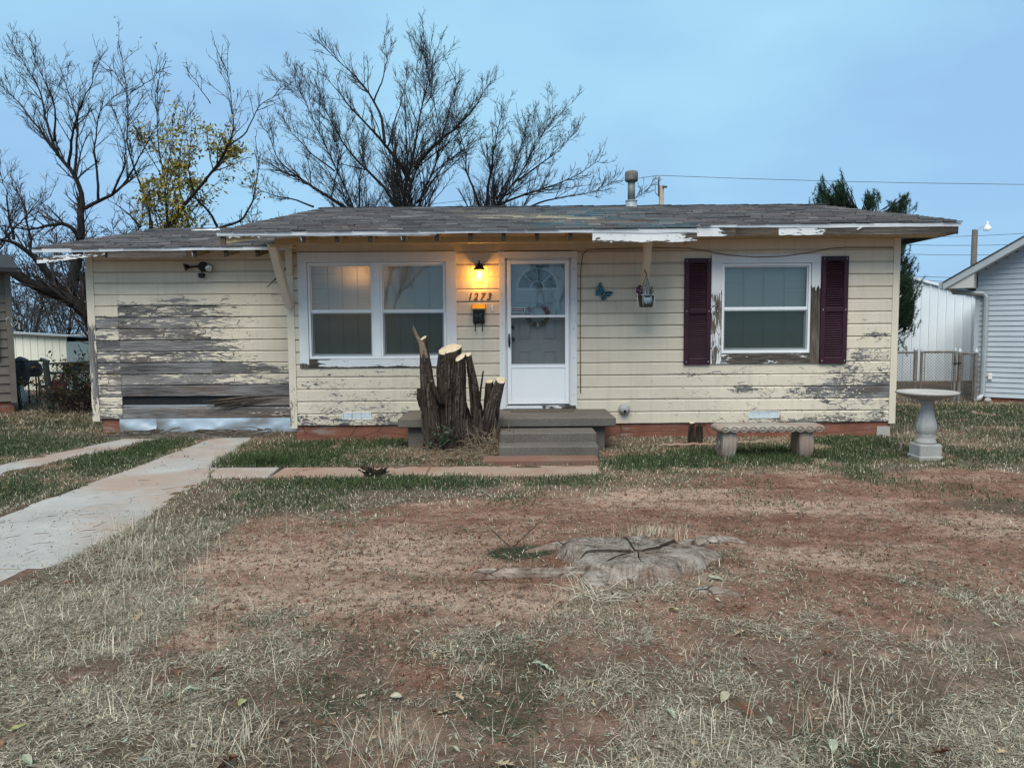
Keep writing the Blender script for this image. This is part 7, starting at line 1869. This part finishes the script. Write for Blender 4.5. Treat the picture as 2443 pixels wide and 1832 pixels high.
# green lawn near the house and beside it
x, y, g, d, b, rng = scatter(101, 3600, -8, 8, -4.0, .2, lambda x, y, g, d, b: np.clip(g * 1.1, 0, 1))
n = len(x); bigf = 1 + 1.6 * np.exp(-((x + 2.95) / .3) ** 2 - ((y + 1.75) / .2) ** 2)
put(blades('g', x, y, rng.uniform(.025, .075, n) * (.6 + .7 * g) * bigf, np.full(n, .0032), rng.uniform(0, 6.28, n), np.abs(rng.normal(.5, .35, n)), pick(GREEN, rng, n, .35), None))
x, y, g, d, b, rng = scatter(102, 900, -12, 12, .2, 4.6, lambda x, y, g, d, b: np.clip(g, 0, 1))
n = len(x); put(blades('g', x, y, rng.uniform(.03, .08, n), np.full(n, .005), rng.uniform(0, 6.28, n), np.abs(rng.normal(.45, .3, n)), pick(GREEN, rng, n, .35), None, 1))
# dull half dry grass everywhere but the bare dirt
x, y, g, d, b, rng = scatter(103, 3800, -9, 9, -4.8, .2, lambda x, y, g, d, b: np.clip((1 - b) * (.25 + .6 * d), 0, 1) * .9)
n = len(x); put(blades('g', x, y, rng.uniform(.02, .06, n), np.full(n, .003), rng.uniform(0, 6.28, n), np.abs(rng.normal(.95, .4, n)), np.where(rng.random((n, 1)) < .6, pick(DULL, rng, n), pick(STRAW, rng, n)), None))
x, y, g, d, b, rng = scatter(104, 900, -12, 12, .2, 5.5, lambda x, y, g, d, b: np.clip(.2 + .7 * d, 0, 1))
n = len(x); put(blades('g', x, y, rng.uniform(.03, .09, n), np.full(n, .005), rng.uniform(0, 6.28, n), np.abs(rng.normal(.7, .4, n)), np.where(rng.random((n, 1)) < .6, pick(DULL, rng, n), pick(STRAW, rng, n)), None, 1))
# tufts creeping over the slab edges
rng = np.random.default_rng(111); n = 15000; x = rng.uniform(-7, 1.2, n); y = rng.uniform(-7.5, .2, n); k = on_concrete(x, y, .05) & ~on_concrete(x, y, -.045) & in_view(x, y, .6) & ~in_house(x, y) & (rng.random(n) < sstep(fbm(x * 1.8, y * 1.8, 71, 3), .35, .6)); x, y = x[k], y[k]; n = len(x)
gg = cover(x, y)[0][:, None] > rng.uniform(.1, .6, (n, 1)); put(blades('g', x, y, rng.uniform(.03, .10, n), np.full(n, .0026), rng.uniform(0, 6.28, n), np.abs(rng.normal(.8, .4, n)), np.where(gg, pick(GREEN, rng, n, .3), pick(STRAW, rng, n, .3)), None, 2, pz=np.where(on_concrete(x, y), .012, 0.0)))
# sparse wisps on the dirt
x, y, g, d, b, rng = scatter(105, 2200, -4, 6, -7, -2.6, lambda x, y, g, d, b: b * (.12 + .88 * sstep(fbm(x * 2.2, y * 2.2, 44, 3), .50, .62)))
n = len(x); put(blades('g', x, y, rng.uniform(.012, .04, n), np.full(n, .0018), rng.uniform(0, 6.28, n), np.abs(rng.normal(1.15, .3, n)), np.where(rng.random((n, 1)) < .7, pick(DULL, rng, n) * .8, pick(STRAW, rng, n)), None))
# small grey green tufts and chaff spread over the dirt
rng = np.random.default_rng(112); tx = []; ty = []
for _ in range(420):
    cx_, cy_ = rng.uniform(-3, 5.5), rng.uniform(-7.2, -2.7); k = rng.integers(12, 60); s_ = rng.uniform(.02, .09); tx.append(rng.normal(cx_, s_, k)); ty.append(rng.normal(cy_, s_ * .8, k))
tx = np.concatenate(tx); ty = np.concatenate(ty); k = in_view(tx, ty, .5) & ~on_concrete(tx, ty) & (np.hypot(tx - FSX, ty - FSY) > .5); tx, ty = tx[k], ty[k]; n = len(tx)
put(blades('g', tx, ty, rng.uniform(.015, .045, n), rng.uniform(.0012, .0024, n), rng.uniform(0, 6.28, n), np.abs(rng.normal(.9, .4, n)), np.where(rng.random((n, 1)) < .7, pick(np.array([(.07, .085, .055), (.10, .115, .075), (.05, .06, .042), (.15, .15, .105)]), rng, n, .3), pick(STRAW, rng, n, .3)), None))
rng = np.random.default_rng(113); n = 420; tx = np.where(rng.random(n) < .6, rng.normal(-2.0, .6, n), rng.uniform(-2, 2.2, n)); ty = np.where(tx < -1.2, rng.uniform(-7.4, -4.4, n), rng.uniform(-7.8, -6.6, n)); k = in_view(tx, ty, .4) & ~on_concrete(tx, ty); tx, ty = tx[k], ty[k]; n = len(tx)
put(blades('g', tx, ty, rng.uniform(.14, .30, n), rng.uniform(.0006, .0011, n), rng.uniform(0, 6.28, n), np.abs(rng.normal(.6, .35, n)), pick(STRAW, rng, n, .3), None))
# foreground: matted straw
x, y, g, d, b, rng = scatter(106, 30000, -4.2, 4.2, -7.95, -5.9, lambda x, y, g, d, b: np.clip((1 - .8 * b) * (.15 + .85 * d) * (.08 + .92 * sstep(.6 * fbm(x * 3.4, y * 3.4, 52, 4) + .4 * fbm(x * 1.6 + 9, y * 1.6, 83, 4), .42, .54)), 0, 1), .5)
n = len(x); put(blades('g', x, y, rng.uniform(.012, .085, n), rng.uniform(.0005, .0016, n), rng.uniform(0, 6.28, n), np.clip(rng.normal(1.30, .26, n), .2, 1.54), np.where(rng.random((n, 1)) < .66, pick(STRAW, rng, n, .45) * (.55 + .75 * rng.random((n, 1))), pick(DULL, rng, n, .4)), None))
x, y, g, d, b, rng = scatter(107, 11000, -4.5, 5.5, -6.3, -4.4, lambda x, y, g, d, b: np.clip((1 - .85 * b) * (.1 + .8 * d) * (.15 + .85 * sstep(fbm(x * 2.7, y * 2.7, 58, 3), .38, .6)), 0, 1) * .9, .5)
n = len(x); put(blades('g', x, y, rng.uniform(.02, .08, n), rng.uniform(.0012, .0024, n), rng.uniform(0, 6.28, n), np.clip(rng.normal(1.15, .35, n), .1, 1.5), np.where(rng.random((n, 1)) < .6, pick(STRAW, rng, n, .35), pick(DULL, rng, n, .3)), None))
# pressed flat thatch under the straw
x, y, g, d, b, rng = scatter(114, 20000, -4.2, 4.2, -7.95, -5.7, lambda x, y, g, d, b: np.clip((1 - .9 * b) * (.25 + .75 * d) * (.06 + .94 * sstep(fbm(x * 1.6 + 9, y * 1.6, 83, 4), .43, .55)), 0, 1), .5)
n = len(x); put(blades('g', x, y, rng.uniform(.015, .06, n), rng.uniform(.0006, .0019, n), rng.uniform(0, 6.28, n), rng.uniform(1.42, 1.56, n), np.where(rng.random((n, 1)) < .75, pick(STRAW, rng, n, .4), pick(DULL, rng, n, .4)) * (.4 + .85 * rng.random((n, 1))), None, 1, pz=ground_z(x, y) + rng.uniform(0, .012, n)))
x, y, g, d, b, rng = scatter(115, 9000, -4.6, 5.0, -5.7, -4.2, lambda x, y, g, d, b: np.clip((1 - .93 * b) * (.3 + .7 * d), 0, 1) * .8, .5)
n = len(x); put(blades('g', x, y, rng.uniform(.02, .07, n), rng.uniform(.001, .0026, n), rng.uniform(0, 6.28, n), rng.uniform(1.40, 1.56, n), np.where(rng.random((n, 1)) < .5, pick(STRAW, rng, n, .4), pick(DULL, rng, n, .4)) * (.6 + .5 * rng.random((n, 1))), None, 1, pz=ground_z(x, y) + rng.uniform(0, .012, n)))
# foreground: weeds, low and grey green
x, y, g, d, b, rng = scatter(108, 6000, -4.2, 4.2, -7.95, -4.4, lambda x, y, g, d, b: np.clip(g * 1.1, 0, 1), .5)
n = len(x); put(blades('g', x, y, rng.uniform(.015, .045, n), rng.uniform(.001, .0022, n), rng.uniform(0, 6.28, n), np.abs(rng.normal(.85, .4, n)), pick(np.array([(.05, .075, .045), (.07, .095, .055), (.10, .12, .07), (.035, .055, .035)]), rng, n, .3), None))
# upright dead tufts in the foreground
rng = np.random.default_rng(109); tx = []; ty = []; th_ = []
for cx_, cy_, s_, k, hh in ((-1.0, -7.45, .10, 130, .15), (-.45, -7.5, .12, 170, .16), (.55, -7.5, .15, 190, .15), (1.25, -7.35, .16, 180, .14), (-1.55, -7.1, .12, 110, .15), (1.55, -7.0, .12, 100, .12), (.95, -4.93, .14, 330, .12), (-2.35, -5.6, .18, 200, .2), (-2.6, -5.1, .16, 160, .22), (-2.75, -4.6, .15, 110, .2), (-2.15, -6.2, .16, 160, .17), (-1.9, -6.7, .14, 140, .15), (-2.9, -4.1, .1, 60, .18), (-3.1, -2.75, .12, 70, .14), (-3.3, -1.75, .06, 30, .28), (.35, -6.05, .07, 60, .14), (2.1, -6.7, .14, 100, .12), (-.1, -6.9, .1, 80, .09), (.85, -6.75, .1, 70, .1), (5.35, -.6, .3, 160, .22), (5.6, .3, .3, 120, .2)):
    tx.append(rng.normal(cx_, s_, k)); ty.append(rng.normal(cy_, s_ * .8, k)); th_.append(rng.uniform(.35, 1.0, k) * hh)
tx = np.concatenate(tx); ty = np.concatenate(ty); th_ = np.concatenate(th_); n = len(tx)
put(blades('g', tx, ty, th_, rng.uniform(.0009, .0017, n), rng.uniform(0, 6.28, n), np.abs(rng.normal(.42, .3, n)), pick(STRAW, rng, n, .3), None))
# green tuft by the drive corner
n = 260; rng = np.random.default_rng(110); put(blades('g', rng.normal(-2.75, .13, n), rng.normal(-1.88, .07, n), rng.uniform(.12, .28, n), np.full(n, .0045), rng.uniform(0, 6.28, n), np.abs(rng.normal(.75, .3, n)), pick(GREEN, rng, n, .3), None))
gobj = np_mesh('grass', np.concatenate(GA.V), np.concatenate(GA.T), np.concatenate(GC), M['blade'])
tag(gobj, 'patchy lawn of straw and green grass across the yard', 'grass', kind='stuff')

# ---- soil crumbs and leaf crumbs
rng = np.random.default_rng(120); n = 70000; x = rng.uniform(-4, 6, n); y = -8 + 5.5 * rng.random(n) ** 1.1; k = in_view(x, y, .4) & ~on_concrete(x, y) & ~in_house(x, y) & (rng.random(n) < .12 + .88 * cover(x, y)[2]); x, y = x[k], y[k]; n = len(x)
s_ = rng.gamma(2.0, .0014, n) + .0012; C = np.stack([x, y, ground_z(x, y) + s_ * .3], -1)
tet = np.array([[1, 1, 1], [1, -1, -1], [-1, 1, -1], [-1, -1, 1]]) * .8
V = (C[:, None] + (tet[None] + rng.normal(size=(n, 4, 3)) * .35) * s_[:, None, None]).reshape(-1, 3); i = np.arange(n)[:, None] * 4
T = np.concatenate([i + [[0, 1, 2]], i + [[0, 3, 1]], i + [[0, 2, 3]], i + [[1, 3, 2]]]); cc = np.array([(.17, .085, .058), (.24, .13, .09), (.12, .06, .042), (.36, .29, .22), (.30, .19, .14)])[rng.choice(5, n, p=[.35, .3, .2, .06, .09])]
tag(np_mesh('soil_crumbs', V, T, np.repeat(cc, 4, 0), M['clod']), 'loose crumbs of red soil on the bare yard', 'soil', kind='stuff')
def leaf_litter(name, label, n, seed, x0, x1, y0, y1, size, cols, acc=None):
    rng = np.random.default_rng(seed); x = rng.uniform(x0, x1, n); y = rng.uniform(y0, y1, n); k = in_view(x, y, .6) & ~in_house(x, y)
    if acc is not None: k &= rng.random(n) < acc(x, y)
    x, y = x[k], y[k]; n = len(x); z = np.where(on_concrete(x, y), .036, ground_z(x, y) + .012) + rng.uniform(0, .015, n)
    az = rng.uniform(0, 6.28, n); tl = rng.normal(0, .45, n); a_ = np.stack([np.cos(az) * np.cos(tl), np.sin(az) * np.cos(tl), np.sin(tl)], -1); rl_ = rng.normal(0, .5, n)
    b_ = unit(np.stack([-np.sin(az), np.cos(az), rl_], -1)); s_ = (size * rng.uniform(.5, 1.4, n))[:, None]; C = np.stack([x, y, z], -1); nv = np.cross(a_, b_)
    wv = rng.uniform(.25, .5, (n, 1)); cu = rng.uniform(-.1, .35, (n, 1))
    V = np.stack([C - a_ * s_, C + b_ * s_ * wv + nv * s_ * cu, C + a_ * s_, C - b_ * s_ * wv + nv * s_ * cu], 1); V[:, :, 2] = np.maximum(V[:, :, 2], (z - .01)[:, None]); V = V.reshape(-1, 3)
    i = np.arange(n)[:, None] * 4; T = np.concatenate([i + [[0, 1, 2]], i + [[0, 2, 3]]]); cc = np.array(cols)[rng.integers(0, len(cols), n)] * rng.uniform(.7, 1.2, (n, 1))
    return tag(np_mesh(name, V, T, np.repeat(cc, 4, 0), M['leaf']), label, 'leaf litter', kind='stuff')
LC = [(.34, .27, .19), (.22, .15, .10), (.42, .38, .30), (.13, .08, .055), (.30, .33, .28), (.26, .29, .22)]
leaf_litter('leaf_litter', 'small scraps of dead leaf scattered through the foreground grass', 8000, 130, -4, 4.5, -7.9, -4.0, .010, LC)
leaf_litter('leaf_crumbs', 'dead leaf scraps on the soil under the cut trunks and windows', 1500, 131, -3, 2.6, -2.1, -.1, .02, LC, lambda x, y: .15 + .85 * np.exp(-((x + .6) / .8) ** 2 - ((y + 1.4) / .4) ** 2))
leaf_litter('yard_leaves', 'brown leaf litter on the grass by the left fence', 1800, 132, -10.5, -6.2, .2, 4.3, .03, [(.11, .075, .05), (.16, .11, .075), (.08, .055, .04), (.24, .18, .12)], lambda x, y: sstep(y, .3, 2.5))
leaf_litter('lawn_leaves', 'scattered leaf scraps over the lawn near the house', 900, 133, -8, 8, -3.6, .5, .018, LC)
# twiglets lying on the drive and dirt
def sticks(name, label, n, seed, x0, x1, y0, y1, r0, r1, l0, l1, mat, zc=None):
    rng = np.random.default_rng(seed); x = rng.uniform(x0, x1, n); y = rng.uniform(y0, y1, n); az = rng.uniform(0, 6.28, n); l = rng.uniform(l0, l1, n); d = np.stack([np.cos(az), np.sin(az), rng.normal(0, .04, n)], -1)
    z = np.where(on_concrete(x, y), .037, ground_z(x, y) + .012); S = np.stack([x, y, z], -1); P = np.stack([S, S + d * (l * .5)[:, None] + rng.normal(size=(n, 3)) * (l * .05)[:, None], S + d * l[:, None]], 1); P[:, :, 2] = np.maximum(P[:, :, 2], z[:, None]); Rd = rng.uniform(r0, r1, n)[:, None] * np.array([[1, .9, .5]])
    ac = Acc(); ac.add(*tubes_np(P, Rd, 4)); return tag(ac.mesh(name, mat, None), label, 'sticks', kind='stuff')
sticks('fallen_twigs', 'thin dead twigs lying over the foreground dirt', 260, 140, -3.5, 4, -7.8, -3.2, .0012, .003, .04, .2, M['straw'])
sticks('drive_debris', 'few dark twigs lying on the concrete drive', 22, 141, -4.1, -3.1, -5.5, -.4, .0015, .003, .04, .14, M['rot'])
sticks('apron_debris', 'splinters of rotten wood along the garage foot', 90, 142, -5.8, -3.5, .15, .78, .004, .011, .1, .5, M['rot'])
bs = random.Random(4); mbk = MB()
for i in range(34):
    a_ = bs.uniform(0, 6.28); l = bs.uniform(.06, .2); c = Vector((.44 + bs.gauss(0, .05), -6.07 + bs.gauss(0, .05), .03)); up_ = bs.uniform(.05, .9)
    mbk.tube([c, c + Vector((l * .5 * math.cos(a_), l * .35 * math.sin(a_), l * .5 * up_)), c + Vector((l * math.cos(a_), l * .7 * math.sin(a_), max(.0, l * up_ * .8 - .01)))], [.0032, .003, .0012], 4)
tag(mbk.build('dry_stalk_clump', m_plain('bleached_stalks', (.40, .34, .26), .85, .25, 30)), 'clump of broken bleached stalks in front of the flat stump', 'stalks')
for (p0, p1, lab) in (((-.42, -4.9, .02), (-.18, -5.05, .0), 'x'),): pass
tag(MB().tube([(-.02, -5.15, .03), (-.13, -5.13, .13), (-.22, -5.1, .22)], [.004, .003, .001], 4).build('dead_shoot', M['twig']), 'thin bare shoot leaning left beside the flat stump', 'twig')
tag(MB().tube([(.0, -5.15, .03), (.12, -5.1, .13), (.26, -5.05, .24)], [.004, .003, .001], 4).build('dead_shoot', M['twig']), 'thin bare shoot leaning right beside the flat stump', 'twig')

# ---- larger single leaves
def leaf_mesh(kind, seed):
    rr = random.Random(seed)
    if kind == 'oak': half = [(0, 0), (.10, .06), (.05, .16), (.30, .26), (.10, .36), (.40, .52), (.14, .58), (.26, .80), (.07, .82), (0, 1.0)]
    else: half = [(0, 0), (.14, .1), (.25, .28), (.29, .45), (.24, .64), (.13, .84), (0, 1.0)]
    V = []; Fc = []
    for (wx, t) in half:
        z = .10 * math.sin(t * 3 + seed) + .02
        V += [(-wx, t - .5, z + wx * .45 * rr.uniform(.2, 1)), (0, t - .5, z - .02), (wx, t - .5, z + wx * .45 * rr.uniform(.2, 1))]
    for i in range(len(half) - 1):
        a_ = i * 3; Fc += [(a_, a_ + 1, a_ + 4, a_ + 3), (a_ + 1, a_ + 2, a_ + 5, a_ + 4)]
    n0 = len(V); V += [(0, -.5, .0), (.012, -.64, .02), (-.012, -.64, .02)]; Fc.append((n0, n0 + 2, n0 + 1))
    mb = MB().add(V, Fc); return mb.mesh('leaf', False)
kinds = {'tan': ('oak', (.42, .31, .20), 'tan lobed oak leaf'), 'brown': ('oak', (.16, .075, .045), 'dark red brown oak leaf'), 'green': ('oval', (.33, .35, .25), 'pale grey green fallen leaf'), 'yellow': ('oval', (.42, .40, .16), 'yellow green fallen leaf'), 'cream': ('oval', (.42, .36, .27), 'cream dry fallen leaf')}
LM = {}
for k, (shp, c, lb) in kinds.items():
    s = NT('leaf_' + k); p_ = s.pos(); c_ = s.mix(s.mapr(s.noise(p_, 45, 4), .35, .7), tuple(v * .7 for v in c), c); LM[k] = (s.pbr(c_, .8, spec=.15), [leaf_mesh(shp, q_) for q_ in range(3)])
    for me_ in LM[k][1]: me_.materials.append(LM[k][0])
def put_leaf(k, px, py, size, label, seed, group=None):
    rr = random.Random(seed); p_ = at(px, py, Z=.02); z = float(ground_z(np.array([p_.x]), np.array([p_.y]))[0]) + .012
    o = bpy.data.objects.new('fallen_leaf', LM[k][1][seed % 3]); COL.objects.link(o); o.location = (p_.x, p_.y, z); size *= .78 if LM[k][1][0] and kinds[k][0] == 'oval' else .95; o.scale = (size * rr.uniform(.6, 1), size, size * rr.uniform(.8, 1.8)); o.rotation_euler = (rr.uniform(-.35, .45), rr.uniform(-.4, .4), rr.uniform(0, 6.28)); tag(o, label, 'leaf', group or 'fallen leaves in the foreground')
D_ = 1 / .9055
for i, (k, x, y, s_, lab) in enumerate((('tan', 1600, 1362, .105, 'tan lobed oak leaf on bare dirt below the flat stump'), ('green', 1165, 1432, .10, 'pale green leaf cluster in the centre foreground'), ('green', 1180, 1440, .085, 'smaller pale green leaf beside the centre leaf cluster'), ('green', 1172, 1380, .07, 'pale upright leaf on dirt left of the stalk clump'),
        ('yellow', 522, 1515, .085, 'yellow green leaf on the straw at lower left'), ('green', 415, 1487, .08, 'narrow pale green leaf lying left of the yellow leaf'), ('yellow', 38, 1570, .07, 'yellow leaf near the lower left corner'), ('green', 58, 1640, .075, 'pale green leaf in the lower left corner'),
        ('brown', 490, 1640, .10, 'dark brown curled leaf at the bottom edge left of centre'), ('tan', 1090, 1640, .10, 'tan oak leaf at the bottom edge in the centre'), ('brown', 1790, 1408, .07, 'dark brown leaf right of the tan oak leaf'), ('brown', 1612, 1540, .09, 'dark red brown oak leaf in the right foreground'),
        ('green', 1450, 1540, .09, 'pale green leaf left of the red brown oak leaf'), ('green', 1662, 1557, .06, 'small pale green leaf right of the red brown oak leaf'), ('green', 1800, 1615, .085, 'pale green leaf near the bottom at right'), ('brown', 2030, 1620, .10, 'dark brown leaf near the lower right corner'),
        ('cream', 1925, 1537, .075, 'cream leaf in the straw at far right'), ('green', 1275, 1248, .10, 'pale green leaf resting at the left of the flat stump'), ('green', 1545, 1255, .13, 'dark green leaf against the right side of the flat stump'), ('yellow', 1455, 1318, .09, 'yellow striped leaf just below the flat stump'),
        ('cream', 1565, 1505, .085, 'cream curled leaf above the red brown oak leaf'), ('tan', 960, 1530, .09, 'tan leaf left of the centre leaf cluster'), ('cream', 855, 1500, .07, 'cream leaf midway between the yellow leaf and the centre cluster'), ('tan', 300, 1330, .08, 'tan leaf in the tall straw by the drive'))):
    put_leaf(k, x * D_, y * D_, s_, lab, 200 + i)
rl2 = random.Random(55)
names = {'tan': 'tan lobed oak leaf', 'brown': 'dark brown oak leaf', 'green': 'pale grey green leaf', 'cream': 'cream dry leaf'}
spots = []
for i in range(90):
    k = rl2.choice(['tan', 'tan', 'tan', 'cream', 'cream', 'green', 'brown', 'brown']); spots.append((k, rl2.uniform(20, 2420), 1832 - 400 * rl2.random() ** 1.3, rl2.uniform(.025, .055), 400 + i))
colsn = ['far left', 'left', 'left of centre', 'right of centre', 'right', 'far right']; rown = ['bottom edge', 'lower foreground', 'upper foreground']
cells = {}
for s_ in spots: cells.setdefault((s_[0], int(s_[1] / 2443 * 6), min(2, int((1832 - s_[2]) / 134))), []).append(s_)
ords = ['nearest', 'second nearest', 'third nearest', 'fourth nearest', 'fifth nearest', 'sixth nearest', 'seventh nearest']
for (k, cx_, ry_), ls in cells.items():
    for q_, s_ in enumerate(sorted(ls, key=lambda t: -t[2])):
        lab = (names[k] if len(ls) == 1 else ords[q_] + ' ' + names[k]) + ' in the ' + ('straw at the ' + rown[ry_] if ry_ == 0 else rown[ry_] + ' straw') + ', ' + colsn[cx_]
        put_leaf(k, s_[1], s_[2], s_[3], lab, s_[4], 'fallen leaves in the foreground')
